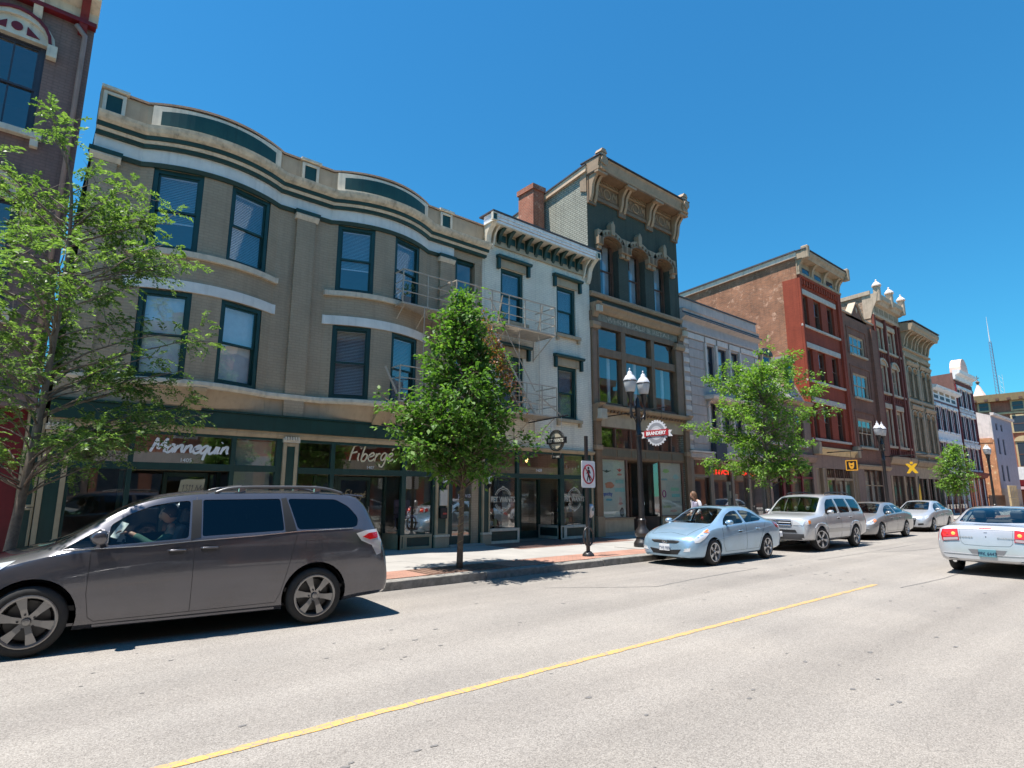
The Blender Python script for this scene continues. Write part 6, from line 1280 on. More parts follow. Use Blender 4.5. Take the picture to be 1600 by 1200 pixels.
def rnd(poly, r=.05, n=4):
    # round the corners of a window outline
    out = []
    for i, b in enumerate(poly):
        a, c = poly[i - 1], poly[(i + 1) % len(poly)]; A, Bv, Cv = Vector((*a, 0)), Vector((*b, 0)), Vector((*c, 0)); d = min(r, (A - Bv).length * .42, (Cv - Bv).length * .42); P0 = Bv + (A - Bv).normalized() * d; P1 = Bv + (Cv - Bv).normalized() * d
        for k in range(n + 1): t = k / n; q = P0 * (1 - t) ** 2 + Bv * 2 * t * (1 - t) + P1 * t * t; out.append((q.x, q.y))
    return out
class Car:
    def __init__(s, name, spec, paintm, label, group=None):
        s.sp = spec; s.m = paintm; s.root = empty(name, (0, 0, 0), 0, label, 'car', group); T = spec['t']; xs = T['x']; L = xs[-1]; s.L = L
        ex = [0, .01, .025, .05, .09, .14, .2, .28]; X = np.array(sorted(set(ex + [L - e for e in ex] + list(np.linspace(.36, L - .36, 44)))))
        g = {k: pchip(xs, v, X) for k, v in T.items() if k != 'x'}
        rows = []
        for i, x in enumerate(X):
            b, be, ra, tp = g['bot'][i], g['belt'][i], g['rail'][i], g['top'][i]; ra = min(ra, tp - .004); be = min(be, ra - .006)
            ws, wm, wb, wr = g['ws'][i], g['wm'][i], g['wb'][i], g['wr'][i]; H = be - b; G = ra - be
            half = [(0, b), (ws * .6, b), (ws * .92, b + .005), (ws, b + .06 * H + .01), (ws + (wm - ws) * .55, b + .22 * H), (ws + (wm - ws) * .9, b + .4 * H), (wm, b + .58 * H), (wm - (wm - wb) * .15, b + .74 * H), (wm - (wm - wb) * .45, b + .88 * H), (wb + (wm - wb) * .2, b + .965 * H), (wb, be)]
            bul = .10 * min(1, G / .45) * .35
            half += [(wb + (wr - wb) * t + bul * math.sin(math.pi * t) * .6, be + G * t) for t in (.06, .25, .5, .75, .93)]
            half += [(wr, ra), (wr - (.03 if G > .2 else .05), ra + (tp - ra) * .42), (wr * .8, ra + (tp - ra) * .72), (wr * .5, ra + (tp - ra) * .92), (wr * .22, ra + (tp - ra) * .985), (0, tp)]
            rows.append([(x, y, z) for y, z in half] + [(x, -y, z) for y, z in half[-2:0:-1]])
        m = MB(); m.grid(rows, closed=True); k = len(rows[0]); m.f.append(tuple(range(k))); m.f.append(tuple(range((len(rows) - 1) * k + k - 1, (len(rows) - 1) * k - 1, -1)))
        me = m.mesh('body'); s.outer = me; s.bvh = BVHTree.FromPolygons([v.co.copy() for v in me.vertices], [tuple(p.vertices) for p in me.polygons])
        s.half = lambda x, z: s.hit((x, z), 'y', 1)
    def hit(s, p, axis, sgn):
        o = {'y': Vector((p[0], sgn * 4, p[1])), 'x': Vector((-4 if sgn < 0 else 12, p[0], p[1])), 'z': Vector((p[0], p[1], 5))}[axis]
        d = {'y': Vector((0, -sgn, 0)), 'x': Vector((1 if sgn < 0 else -1, 0, 0)), 'z': Vector((0, 0, -1))}[axis]
        h = s.bvh.ray_cast(o, d)
        if h[0] is None:
            q = {'y': Vector((p[0], sgn * .8, p[1])), 'x': Vector((0 if sgn < 0 else s.L, p[0], p[1])), 'z': Vector((p[0], p[1], 1.2))}[axis]; r = s.bvh.find_nearest(q); return r[0], -d
        return h[0], -d
    def patch(s, name, poly, axis, sgn, off=.003, mat=None, parent=None, thick=.0, cell=.09, smooth=True):
        bm = bmesh.new(); vs = [bm.verts.new((p[0], p[1], 0)) for p in poly]; bm.faces.new(vs)
        lo = [min(p[i] for p in poly) for i in (0, 1)]; hi = [max(p[i] for p in poly) for i in (0, 1)]
        for i, nv in ((0, (1, 0, 0)), (1, (0, 1, 0))):
            t = lo[i] + cell
            while t < hi[i] - .01:
                co = (t, 0, 0) if i == 0 else (0, t, 0); bmesh.ops.bisect_plane(bm, geom=bm.verts[:] + bm.edges[:] + bm.faces[:], plane_co=co, plane_no=nv, clear_inner=False, clear_outer=False); t += cell
        for v in bm.verts:
            h, n = s.hit((v.co.x, v.co.y), axis, sgn); v.co = h + n * off
        bmesh.ops.triangulate(bm, faces=[f for f in bm.faces if len(f.verts) > 4])
        if thick:
            d = {'y': Vector((0, sgn, 0)), 'x': Vector((-1 if sgn < 0 else 1, 0, 0)), 'z': Vector((0, 0, 1))}[axis]
            r = bmesh.ops.extrude_face_region(bm, geom=bm.faces[:]); nv = [e for e in r['geom'] if isinstance(e, bmesh.types.BMVert)]
            for v in nv: v.co -= d * thick
        bmesh.ops.recalc_face_normals(bm, faces=bm.faces); me = bpy.data.meshes.new(name); bm.to_mesh(me); bm.free()
        if smooth: me.polygons.foreach_set('use_smooth', [True] * len(me.polygons)); me.set_sharp_from_angle(angle=R(45))
        if not thick:   # make panes face outward
            d = {'y': Vector((0, sgn, 0)), 'x': Vector((-1 if sgn < 0 else 1, 0, 0)), 'z': Vector((0, 0, 1))}[axis]
            if sum((p.normal.dot(d)) for p in me.polygons) < 0: me.flip_normals()
        return link(name, me, mat, parent or s.body)
    def seam(s, pts, axis='y', sgn=1, r=.0034, mat=None, name='panel_gap', off=.0, parent=None, per=8):
        P = []
        for i in range(len(pts) - 1):
            for k in range(per): t = k / per; q = (pts[i][0] + (pts[i + 1][0] - pts[i][0]) * t, pts[i][1] + (pts[i + 1][1] - pts[i][1]) * t); h, n = s.hit(q, axis, sgn); P.append(h + n * off)
        h, n = s.hit(pts[-1], axis, sgn); P.append(h + n * off); return MB().tube(P, r, 5).build(name, mat or SEAM, parent or s.body)
    def finish_body(s, cuts_side, ws_poly, rs_poly, arches):
        bm = bmesh.new(); bm.from_mesh(s.outer); bmesh.ops.solidify(bm, geom=bm.faces[:], thickness=.03); bmesh.ops.recalc_face_normals(bm, faces=bm.faces)
        for f in bm.faces:
            r = s.bvh.find_nearest(f.calc_center_median()); f.material_index = 1 if r[3] > .012 else 0
        bmesh.ops.reverse_faces(bm, faces=[f for f in bm.faces if f.material_index == 1])   # the inner skin faces the cabin
        me = bpy.data.meshes.new('body'); bm.to_mesh(me); bm.free(); me.materials.append(s.m); me.materials.append(LINING)
        o = bpy.data.objects.new('body', me); COL.objects.link(o); cut = MB()
        for poly in cuts_side: cut.prism(poly, -2, 2, 'y')
        for poly in (ws_poly, rs_poly):
            if poly: cut.prism(poly, .78, 3, 'z')
        for x, z, r in arches:
            for a, b in ((-2, -.55), (.55, 2)): cut.lathe([(r, a), (r, b)], 32, (x, 0, z), 'y')
        co = bpy.data.objects.new('cutter', cut.mesh('cutter')); COL.objects.link(co)
        md = o.modifiers.new('cut', 'BOOLEAN'); md.object = co; md.operation = 'DIFFERENCE'; md.solver = 'EXACT'; bpy.context.view_layer.update()
        nm = bpy.data.meshes.new_from_object(o.evaluated_get(bpy.context.evaluated_depsgraph_get())); bpy.data.objects.remove(o); bpy.data.objects.remove(co)
        nm.name = 'body'; nm.polygons.foreach_set('use_smooth', [True] * len(nm.polygons)); nm.set_sharp_from_angle(angle=R(32))
        s.body = link('body', nm, s.m, s.root); return s.body
    def wheels(s, pos, r, w, y, spokes=6, rimr=.66, mat=None, steer=0, style=0):
        key = None; tp = [(r * rimr, -w / 2 + .012), (r * .80, -w / 2), (r * .93, -w / 2 + .008), (r, -w / 2 + .035), (r, w / 2 - .035), (r * .93, w / 2 - .008), (r * .8, w / 2), (r * rimr, w / 2 - .012)]
        tm = MB(); n = 32; tm.grid([[(rr * math.cos(2 * math.pi * k / n), h, rr * math.sin(2 * math.pi * k / n)) for k in range(n)] for rr, h in tp], closed=True); tm = tm.mesh('wheel', True); tm.set_sharp_from_angle(angle=R(50))
        R0 = r * rimr; rim = MB(); f = -w / 2      # outer face at -y
        rim.grid([[(rr * math.cos(2 * math.pi * k / n), h, rr * math.sin(2 * math.pi * k / n)) for k in range(n)] for rr, h in ((R0 + .012, f - .002), (R0, f - .006), (R0 - .018, f + .0), (R0 - .03, f + .05), (R0 - .04, w / 2))], closed=True)
        for k in range(spokes):
            a = 2 * math.pi * k / spokes + .26; ca, sa = math.cos(a), math.sin(a); hw0, hw1 = (R0 * .11, R0 * .19) if style == 0 else (R0 * .09, R0 * .12)
            pts = []
            for rr, hw, yy in ((.035, hw0, f + .02), (R0 * .5, hw0 * 1.05, f + .006), (R0 - .012, hw1, f + .008)):
                for sg in (-1, 1): pts.append((rr * ca - sg * hw * sa, yy, rr * sa + sg * hw * ca))
            back = [(p[0], p[1] + .035, p[2]) for p in pts]; b0 = len(rim.v); rim.v += pts + back
            rim.f += [tuple(b0 + i for i in q) for q in ((0, 1, 3, 2), (2, 3, 5, 4), (6, 8, 9, 7), (8, 10, 11, 9), (0, 2, 8, 6), (2, 4, 10, 8), (1, 7, 9, 3), (3, 9, 11, 5), (4, 5, 11, 10))]
        rim.lathe([(.04, f + .005), (.036, f - .002), (.015, f - .006)], 14, (0, 0, 0), 'y'); rm = rim.mesh('rim')
        nuts = MB()
        for k in range(5): a = k * 2 * math.pi / 5; nuts.lathe([(.011, f - .002), (.011, f + .02)], 6, (.075 * math.cos(a), 0, .075 * math.sin(a)), 'y')
        nm = nuts.mesh('wheel_nuts'); dm = MB().lathe([(R0 * .78, 0), (R0 * .78, .02)], 20, (0, 0, 0), 'y').mesh('brake_disc'); bk = MB().lathe([(R0 - .035, .04), (R0 - .035, .045)], 20, (0, 0, 0), 'y').mesh('back_plate')
        for x, front in pos:
            for sg in (-1, 1):
                o = link('wheel', tm, RUBBER, s.root); o.location = (x, sg * y, r); o.rotation_euler = (0, random.random() * 6, (0 if sg < 0 else math.pi) + (steer if front else 0))
                for nme, me_, mt_ in (('rim', rm, mat or ALLOY), ('wheel_nuts', nm, DARKP), ('brake_disc', dm, plain('brake_iron', (.10, .10, .10), .5, .4)), ('back_plate', bk, SEAM)): link(nme, me_, mt_, o)
        lin = MB()
        for x, front in pos:
            for sg in (-1, 1):
                RR = r + .055; yo, yi = sg * (y + w * .30), sg * .5
                lin.grid([[(x + RR * math.cos(math.pi * k / 14), yy, r + RR * math.sin(math.pi * k / 14)) for k in range(15)] for yy in (yo, yi)]); lin.prism([(x + RR * math.cos(math.pi * k / 14), r + RR * math.sin(math.pi * k / 14)) for k in range(15)], yi, yi - sg * .01, 'y')
        lin.build('wheel_liner', SEAM, s.body)
    def cabin(s, seats, dash, mat=CABIN, wheel=None, zf=.35, x0=1.2, x1=3.9, w=.75):
        B(x0, x1, -w, w, zf, zf + .05).build('cabin_floor', CABIN, s.root)
        for x, y, ww in seats:
            st = B(x - .25, x + .25, y - ww, y + ww, zf + .15, zf + .32).build('seat', mat, s.root, bevel=.05)
            MB().prism([(x + .18, zf + .3), (x + .36, zf + .3), (x + .50, zf + .88), (x + .38, zf + .9)], y - ww, y + ww, 'y').build('seat_back', mat, st, bevel=.04)
            for yy in ([y] if ww < .35 else [y - ww * .6, y + ww * .6]): MB().prism([(x + .40, zf + .9), (x + .52, zf + .9), (x + .54, zf + 1.08), (x + .44, zf + 1.1)], yy - .12, yy + .12, 'y').build('headrest', mat, st, bevel=.03)
        MB().prism(dash, -w, w, 'y').build('dashboard', DARKP, s.root, bevel=.03)
        if wheel:
            x, y, z = wheel; MB().tube([(x + .06 * math.sin(k * .3142), y + .18 * math.cos(k * .3142), z + .17 * math.sin(k * .3142)) for k in range(20)], .015, 6, close=True).tube([(x, y - .17, z), (x, y + .17, z)], .015, 5).tube([(x, y, z), (x - .25, y, z - .12)], .03, 6).build('steering_wheel', DARKP, s.root)
    def mirror(s, x, z, sgn, w=.19, h=.15, mat=None):
        p, n = s.hit((x, z - .06), 'y', sgn); yy = p.y + sgn * .03
        m = MB(); rows = []
        for t, k in ((0, .55), (.25, .92), (.6, 1.0), (.9, .9), (1, .7)):
            rows.append([(x + .05 - .13 * (1 - abs(2 * q - 1) ** 2) * k + 0, yy + sgn * (w * t), z + (q - .5) * 0) for q in (0,)] if False else [(x + (.055 if math.cos(a) > 0 else .12) * math.cos(a) * k, yy + sgn * w * t, z + h / 2 * math.sin(a) * k) for a in [2 * math.pi * j / 14 for j in range(14)]])
        m.grid(rows, closed=True); m.f.append(tuple(range(14))); m.f.append(tuple(range(len(m.v) - 1, len(m.v) - 15, -1))); o = m.build('mirror', mat or s.m, s.root, smooth=True, angle=60)
        MB().tube([(x, p.y - sgn * .03, z - .07), (x, yy + sgn * .06, z - .03)], .028, 6).build('mirror_arm', DARKP, o); B(x + .052, x + .06, min(yy + sgn * .03, yy + sgn * (w - .03)), max(yy + sgn * .03, yy + sgn * (w - .03)), z - h * .38, z + h * .38).build('mirror_glass', CHROME, o); return o
    def handle(s, x, z, sgn, mat=None, L=.2):
        p, n = s.hit((x, z), 'y', sgn); q, _ = s.hit((x + L, z), 'y', sgn); d = Vector((0, sgn * .03, 0))
        s.patch('handle_recess', [(x + .02, z - .045), (x + L - .04, z - .045), (x + L - .02, z), (x + L - .05, z + .03), (x + .04, z + .03), (x, z)], 'y', sgn, .002, DARKP, None, 0, .06)
        MB().tube([p + d * .2, p + d + Vector((.03, 0, .0)), q + d - Vector((.03, 0, 0)), q + d * .2], .013, 6).build('door_handle', mat or s.m, s.body, smooth=True)
    def place(s, x, y, rz=0):
        s.root.location = (x, y, 0); s.root.rotation_euler.z = rz; return s

# ---------------- grey minivan
VT = dict(x=[0, .03, .1, .3, .6, 1.0, 1.2, 1.5, 1.85, 2.2, 2.7, 3.6, 4.3, 4.60, 4.74, 4.90, 4.99, 5.05, 5.085],
  top=[.62, .72, .80, .92, 1.01, 1.11, 1.21, 1.41, 1.61, 1.705, 1.75, 1.755, 1.735, 1.70, 1.58, 1.28, 1.05, .80, .55],
  rail=[.60, .69, .76, .88, .97, 1.07, 1.15, 1.34, 1.53, 1.625, 1.665, 1.675, 1.66, 1.635, 1.52, 1.24, 1.02, .78, .53],
  belt=[.52, .60, .68, .80, .90, 1.0, 1.045, 1.075, 1.10, 1.12, 1.14, 1.175, 1.20, 1.205, 1.19, 1.12, .97, .74, .50],
  wb=[.42, .56, .70, .83, .90, .925, .935, .94, .945, .95, .95, .945, .935, .92, .905, .88, .86, .83, .72],
  wr=[.36, .50, .62, .75, .80, .81, .80, .745, .69, .665, .655, .655, .65, .645, .68, .74, .78, .79, .68],
  wm=[.48, .64, .78, .90, .955, .98, .985, .985, .985, .985, .985, .985, .98, .975, .965, .94, .92, .89, .78],
  ws=[.42, .58, .72, .84, .90, .92, .92, .915, .915, .915, .915, .915, .92, .91, .90, .89, .87, .84, .74],
  bot=[.30, .26, .24, .22, .21, .20, .2, .2, .2, .2, .2, .2, .22, .26, .27, .28, .29, .31, .36])
VAN = carpaint('van_grey_paint', (.112, .11, .125), .6, .22)
van = Car('minivan', dict(t=VT), VAN, 'dark grey minivan with tinted rear windows and roof rails, nearest car at left')
vw_f = [(1.60, 1.11), (1.62, 1.34), (1.80, 1.46), (2.02, 1.555), (2.25, 1.60), (2.44, 1.615), (2.43, 1.165)]; vw_q = [(1.19, 1.085), (1.53, 1.30), (1.50, 1.10)]
vw_m = [(2.58, 1.18), (2.58, 1.625), (3.53, 1.635), (3.56, 1.22)]; vw_r = [(3.74, 1.225), (3.63, 1.635), (4.30, 1.625), (4.48, 1.52), (4.60, 1.36), (4.57, 1.25), (4.50, 1.235)]
vws = [(1.10, -.74), (1.10, .74), (1.5, .66), (2.02, .56), (2.08, 0), (2.02, -.56), (1.5, -.66)]
vw_f, vw_q, vw_m, vw_r = rnd(vw_f, .04), rnd(vw_q, .02), rnd(vw_m, .03), rnd(vw_r, .05); vws = rnd(vws, .1)
van.finish_body([vw_f, vw_q, vw_m, vw_r], vws, None, [(.97, .37, .425), (4.0, .37, .425)])
for sg in (-1, 1):
    van.patch('side_window', vw_f, 'y', sg, -.012, CGLASS); van.patch('quarter_window', vw_q, 'y', sg, -.012, CGLASS); van.patch('side_window', vw_m, 'y', sg, -.010, TINT); van.patch('side_window', vw_r, 'y', sg, -.006, TINT)
    van.seam([(1.46, 1.08), (1.46, .6), (1.5, .34), (1.56, .29)], 'y', sg); van.seam([(1.56, .29), (2.5, .30), (3.5, .31)], 'y', sg); van.seam([(2.51, 1.66), (2.5, 1.1), (2.51, .3)], 'y', sg)
    van.seam([(3.6, 1.66), (3.73, 1.18), (3.62, .7), (3.55, .42), (3.5, .31)], 'y', sg); van.seam([(1.2, 1.075), (2.0, 1.095), (2.5, 1.13), (3.2, 1.165), (3.75, 1.205), (4.5, 1.225)], 'y', sg, .009, CHROME, 'belt_trim', .004)
    van.patch('pillar_trim', [(2.455, 1.15), (2.46, 1.62), (2.565, 1.63), (2.565, 1.17)], 'y', sg, .005, plain('pillar_dark', (.012, .013, .015), .5, spec=.25), None, 0, .06); van.patch('pillar_trim', [(3.575, 1.2), (3.545, 1.64), (3.615, 1.645), (3.72, 1.22)], 'y', sg, .005, plain('pillar_dark', (.012, .013, .015), .5, spec=.25), None, 0, .06)
    van.seam([(3.85, .95), (3.85, 1.09), (4.06, 1.09), (4.06, .95), (3.85, .95)], 'y', sg, .003, name='fuel_door_gap') if sg < 0 else None
    van.handle(2.22, 1.03, sg); van.handle(2.57, 1.045, sg); van.mirror(1.55, 1.215, sg, .2, .17)
    van.patch('tail_lamp', [(4.55, 1.15), (4.70, 1.19), (4.90, 1.20), (4.94, 1.02), (4.93, .86), (4.86, .84), (4.78, .98), (4.62, 1.05)], 'y', sg, .012, plain('tail_clear', (.62, .6, .6), .08, .3, coat=1), None, .03, .05); van.patch('tail_lamp_red', [(4.64, 1.10), (4.74, 1.15), (4.88, 1.16), (4.88, 1.08), (4.75, 1.06)], 'y', sg, .016, REDL, None, .02, .05)
    van.patch('headlamp', [(.22, .70), (.30, .84), (.62, .96), (.80, .99), (.62, .86), (.4, .72)], 'y', sg, .008, LENS, None, .02, .06); van.seam([(1.55, .24), (2.5, .235), (3.5, .235)], 'y', sg, .02, VAN, 'sill_skirt', .0)
    MB().tube(smoothpath([(2.72, sg * .60, 1.715), (2.95, sg * .60, 1.78), (3.5, sg * .60, 1.795), (4.1, sg * .60, 1.785), (4.42, sg * .60, 1.71)], 6), .022, 8).build('roof_rail', plain('rail_grey', (.12, .12, .125), .35, .4), van.root, smooth=True)
    for x in (3.05, 4.05): B(x - .05, x + .05, sg * .60 - .02, sg * .60 + .02, 1.72, 1.785).build('rail_foot', CHROME, van.root, bevel=.01)
for x in (3.05, 4.05): MB().tube([(x, -.58, 1.80), (x, .58, 1.80)], .018, 6).build('roof_crossbar', plain('rail_grey', (.12, .12, .125), .35, .4), van.root)
van.patch('windscreen', vws, 'z', 1, -.01, WGLASS, cell=.15)
MB().prism([(4.45, 1.70), (4.72, 1.685), (4.76, 1.66), (4.5, 1.66)], -.6, .6, 'y').build('rear_spoiler', VAN, van.root, bevel=.01)
van.patch('rear_window', [(-.52, 1.22), (.52, 1.22), (.48, 1.52), (-.48, 1.52)], 'x', 1, .004, DARKP)
van.wheels(((.97, 1), (4.0, 0)), .358, .235, .865, 6, .73, DALLOY)
van.cabin([(1.95, -.4, .26), (1.95, .4, .26), (2.95, 0, .6), (3.8, 0, .6)], [(1.25, .6), (1.62, .6), (1.62, .95), (1.45, 1.06), (1.15, 1.06)], CABIN, (1.72, -.4, 1.0), .42, 1.3, 4.5, .85)
van.seam([(.35, 0), (.6, .45), (1.02, .6)], 'z', 1)
VTH = -R(6.0); van.place(-.58, 9.64, VTH); van.root.scale = (1.02, 1.02, 1.02)

# ---------------- sedans and the sport utility car
def sedan(name, L, W, H, fa, ra, prof, paintm, label, body):
    t = dict(prof); c = Car(name, dict(t=t), paintm, label); return c
ET = dict(x=[0, .02, .07, .2, .5, .9, 1.15, 1.45, 1.8, 2.1, 2.45, 2.9, 3.3, 3.7, 4.0, 4.25, 4.42, 4.5, 4.53],
  top=[.52, .60, .67, .74, .85, .95, 1.01, 1.14, 1.30, 1.40, 1.435, 1.43, 1.36, 1.20, 1.09, 1.04, .99, .80, .55],
  rail=[.49, .57, .63, .70, .81, .91, .96, 1.08, 1.24, 1.335, 1.37, 1.365, 1.29, 1.14, 1.045, 1.0, .95, .77, .53],
  belt=[.45, .52, .57, .65, .76, .86, .895, .915, .93, .94, .955, .975, .99, .995, .98, .955, .91, .74, .50],
  wb=[.36, .50, .62, .74, .81, .83, .835, .84, .845, .85, .85, .845, .835, .82, .80, .78, .76, .73, .62],
  wr=[.3, .44, .55, .66, .71, .72, .71, .66, .60, .575, .565, .565, .575, .61, .65, .67, .67, .66, .56],
  wm=[.42, .58, .70, .80, .865, .88, .885, .887, .887, .887, .887, .887, .885, .875, .86, .84, .815, .78, .66],
  ws=[.36, .52, .64, .74, .80, .82, .82, .82, .82, .82, .82, .82, .82, .81, .80, .79, .77, .74, .62],
  bot=[.26, .22, .2, .19, .18, .18, .18, .18, .18, .18, .18, .18, .19, .2, .22, .24, .26, .30, .36])
def scaled(T, L, W, H, dz=0, **over):
    o = {k: list(v) for k, v in T.items()}; l0, w0, h0 = T['x'][-1], max(T['wm']), max(T['top'])
    o['x'] = [v * L / l0 for v in o['x']]
    for k in ('wb', 'wr', 'wm', 'ws'): o[k] = [v * (W / 2) / w0 for v in o[k]]
    for k in ('top', 'rail', 'belt'): o[k] = [v * H / h0 for v in o[k]]
    o.update(over); return o
def sedan_kit(c, T, wf, wr_, wq, ws, rs, fa, ra, rw, steer=0, rim=ALLOY, cab=CABIN, spokes=7, style=0, handles=((2.05, .80), (2.95, .83))):
    wf0, wr0, wq0 = wf, wr_, wq; k = c.L / 4.53; arch = [(fa, rw, rw + .045), (ra, rw, rw + .045)]; wins = [rnd(w, .05) for w in (wf, wr_, wq) if w]; ws = rnd(ws, .1); rs = rnd(rs, .1) if rs else None
    c.finish_body(wins, ws, rs, arch)
    for sg in (-1, 1):
        for w in wins: c.patch('side_window', w, 'y', sg, -.010, CGLASS)
        for x, z in handles: c.handle(x, z, sg, L=.19)
        c.mirror(wf[0][0] + .12, wf[0][1] + .07, sg, .17, .13)
        xm = (wf[-1][0] + wr_[0][0]) / 2; xe = wr_[-1][0] if not wq else wq[-1][0]; z0 = .30
        c.seam([(wf[0][0] - .12 * k, wf[0][1] - .06), (wf[0][0] - .14 * k, .5), (wf[0][0] + .0, z0)], 'y', sg); c.seam([(xm, wf[-1][1] - .02), (xm - .02, .6), (xm - .0, z0)], 'y', sg); c.seam([(wf[0][0], z0), (xm, z0), (ra - rw - .12, z0 + .01)], 'y', sg); c.seam([(ra + .02, wr_[-1][1] - .04), (ra - .22, .75), (ra - rw - .06, .5), (ra - rw - .12, z0)], 'y', sg)
    c.patch('windscreen', ws, 'z', 1, -.008, WGLASS, cell=.14)
    if rs: c.patch('rear_window', rs, 'z', 1, -.008, WGLASS, cell=.14)
    c.wheels(((fa, 1), (ra, 0)), rw, .21, max(T['wm']) - .115, spokes, .70, rim, steer, style)
    c.cabin([(2.0 * k, -.36, .25), (2.0 * k, .36, .25), (2.85 * k, 0, .58)], [(1.3 * k, .5), (1.62 * k, .5), (1.62 * k, .82), (1.5 * k, .93), (1.2 * k, .93)], cab, (1.68 * k, -.36, .86), .28, 1.25 * k, 3.5 * k, .72)
BLUE = carpaint('light_blue_paint', (.33, .50, .66), .45, .3)
el = Car('blue_sedan', dict(t=ET), BLUE, 'light blue compact sedan parked at the kerb, first behind the black lamp post')
e_f = [(1.42, .955), (1.62, 1.10), (1.85, 1.215), (2.1, 1.29), (2.36, 1.31), (2.42, .985)]; e_r = [(2.50, .99), (2.46, 1.31), (2.8, 1.305), (3.1, 1.25), (3.38, 1.12), (3.46, 1.06), (3.35, 1.025)]
e_ws = [(1.12, -.62), (1.08, 0), (1.12, .62), (1.6, .55), (2.0, .48), (2.05, 0), (2.0, -.48), (1.6, -.55)]; e_rs = [(3.1, -.46), (3.08, 0), (3.1, .46), (3.5, .5), (3.92, .55), (3.96, 0), (3.92, -.55), (3.5, -.5)]
sedan_kit(el, ET, e_f, e_r, None, e_ws, e_rs, .86, 3.56, .318, steer=R(0), cab=CABINT, spokes=5)
for sg in (-1, 1):
    el.patch('headlamp', [(.17, .56), (.16, .64), (.34, .735), (.62, .84), (.80, .885), (.70, .78), (.45, .64), (.28, .57)], 'y', sg, .006, LENS, None, .02, .05); el.patch('indicator', [(.55, .80), (.70, .855), (.78, .875), (.70, .80)], 'y', sg, .012, AMBER, None, .01, .05)
    el.patch('fog_lamp', [(sg * .52, .34), (sg * .68, .36), (sg * .70, .45), (sg * .56, .42)], 'x', -1, .006, LENS, None, .02, .05); el.patch('tail_lamp', [(4.02, .98), (4.30, .93), (4.42, .88), (4.46, .76), (4.2, .82)], 'y', sg, .006, REDL, None, .02, .05)
    el.seam([(.95, .62), (2.0, .72), (3.1, .80), (3.9, .87)], 'y', sg, .006, BLUE, 'side_crease', -.001)
el.patch('upper_grille', [(-.42, .585), (-.34, .54), (0, .525), (.34, .54), (.42, .585), (.30, .60), (0, .588), (-.30, .60)], 'x', -1, .006, DARKP, None, .02, .05); el.patch('lower_grille', [(-.46, .40), (-.36, .27), (0, .255), (.36, .27), (.46, .40), (0, .355)], 'x', -1, .006, DARKP, None, .02, .05)
el.seam([(-.40, .595), (-.2, .602), (0, .592), (.2, .602), (.40, .595)], 'x', -1, .009, CHROME, 'grille_chrome', .006)
p_, _ = el.hit((0, .555), 'x', -1); MB().tube([(p_.x - .018, .07 * math.cos(k * .3927), .56 + .035 * math.sin(k * .3927)) for k in range(16)], .007, 5, close=True).bar((p_.x - .018, -.025, .535), (p_.x - .018, -.012, .585), .009).bar((p_.x - .018, .012, .535), (p_.x - .018, .025, .585), .009).bar((p_.x - .018, -.02, .558), (p_.x - .018, .02, .563), .008).build('badge', CHROME, el.root)
def plate(c, z, front, mat, txt, y=0, col=None, w=.155):
    p, _ = c.hit((y, z), 'x', -1 if front else 1); sx = -1 if front else 1; x = p.x + sx * .02
    o = B(min(x, x + sx * .012), max(x, x + sx * .012), y - w, y + w, z - .08, z + .08).build('number_plate', mat, c.root, bevel=.004)
    rot = Matrix.Rotation(-math.pi / 2 if front else math.pi / 2, 4, 'Z'); letter('plate_number', txt, .10, (x + sx * .016, y, z - .045), col or plain('plate_ink', (.05, .08, .16), .5), o, rot=rot, sx=.85, depth=.003); return o
plate(el, .43, True, PLATE, 'TWJ 950'); el.seam([(.2, -.5), (.3, 0), (.2, .5)], 'z', 1, .004); el.seam([(.2, -.52), (.7, -.62), (1.05, -.66)], 'z', 1, .004); el.seam([(.2, .52), (.7, .62), (1.05, .66)], 'z', 1, .004)
el.patch('sunroof', [(2.25, -.4), (2.25, .4), (2.75, .4), (2.75, -.4)], 'z', 1, .003, plain('sunroof_glass', (.02, .025, .03), .05), None, 0, .15)
MB().tube([(1.75, .02, 1.26), (1.78, .02, 1.12)], .01, 5).lathe([(.02, 0), (.035, .05), (.02, .1)], 8, (1.78, .02, 1.04)).build('mirror_charm', plain('charm_red', (.5, .05, .05), .5), el.root)
el.place(12.82, 9.24, R(0))

PT = dict(x=[0, .02, .06, .15, .4, .8, 1.05, 1.3, 1.6, 1.9, 2.2, 3.0, 3.8, 4.3, 4.5, 4.62, 4.70, 4.75, 4.775],
  top=[.80, .93, 1.0, 1.05, 1.10, 1.14, 1.17, 1.34, 1.57, 1.70, 1.745, 1.76, 1.75, 1.72, 1.66, 1.45, 1.15, .9, .6],
  rail=[.76, .88, .95, 1.0, 1.05, 1.09, 1.12, 1.28, 1.50, 1.62, 1.665, 1.68, 1.67, 1.64, 1.58, 1.40, 1.12, .87, .58],
  belt=[.70, .80, .88, .95, 1.0, 1.04, 1.06, 1.08, 1.09, 1.10, 1.11, 1.12, 1.13, 1.13, 1.12, 1.1, 1.0, .8, .55],
  wb=[.62, .76, .83, .87, .905, .92, .925, .925, .925, .925, .925, .925, .92, .91, .9, .88, .86, .84, .76],
  wr=[.56, .68, .74, .78, .81, .82, .82, .79, .74, .72, .71, .705, .70, .695, .70, .74, .79, .80, .72],
  wm=[.70, .82, .88, .92, .96, .975, .98, .98, .98, .98, .98, .98, .98, .97, .96, .94, .92, .90, .82],
  ws=[.64, .76, .82, .86, .90, .92, .92, .92, .92, .92, .92, .92, .92, .91, .9, .89, .88, .86, .78],
  bot=[.40, .36, .34, .33, .32, .31, .31, .31, .31, .31, .31, .31, .32, .34, .36, .38, .4, .42, .48])
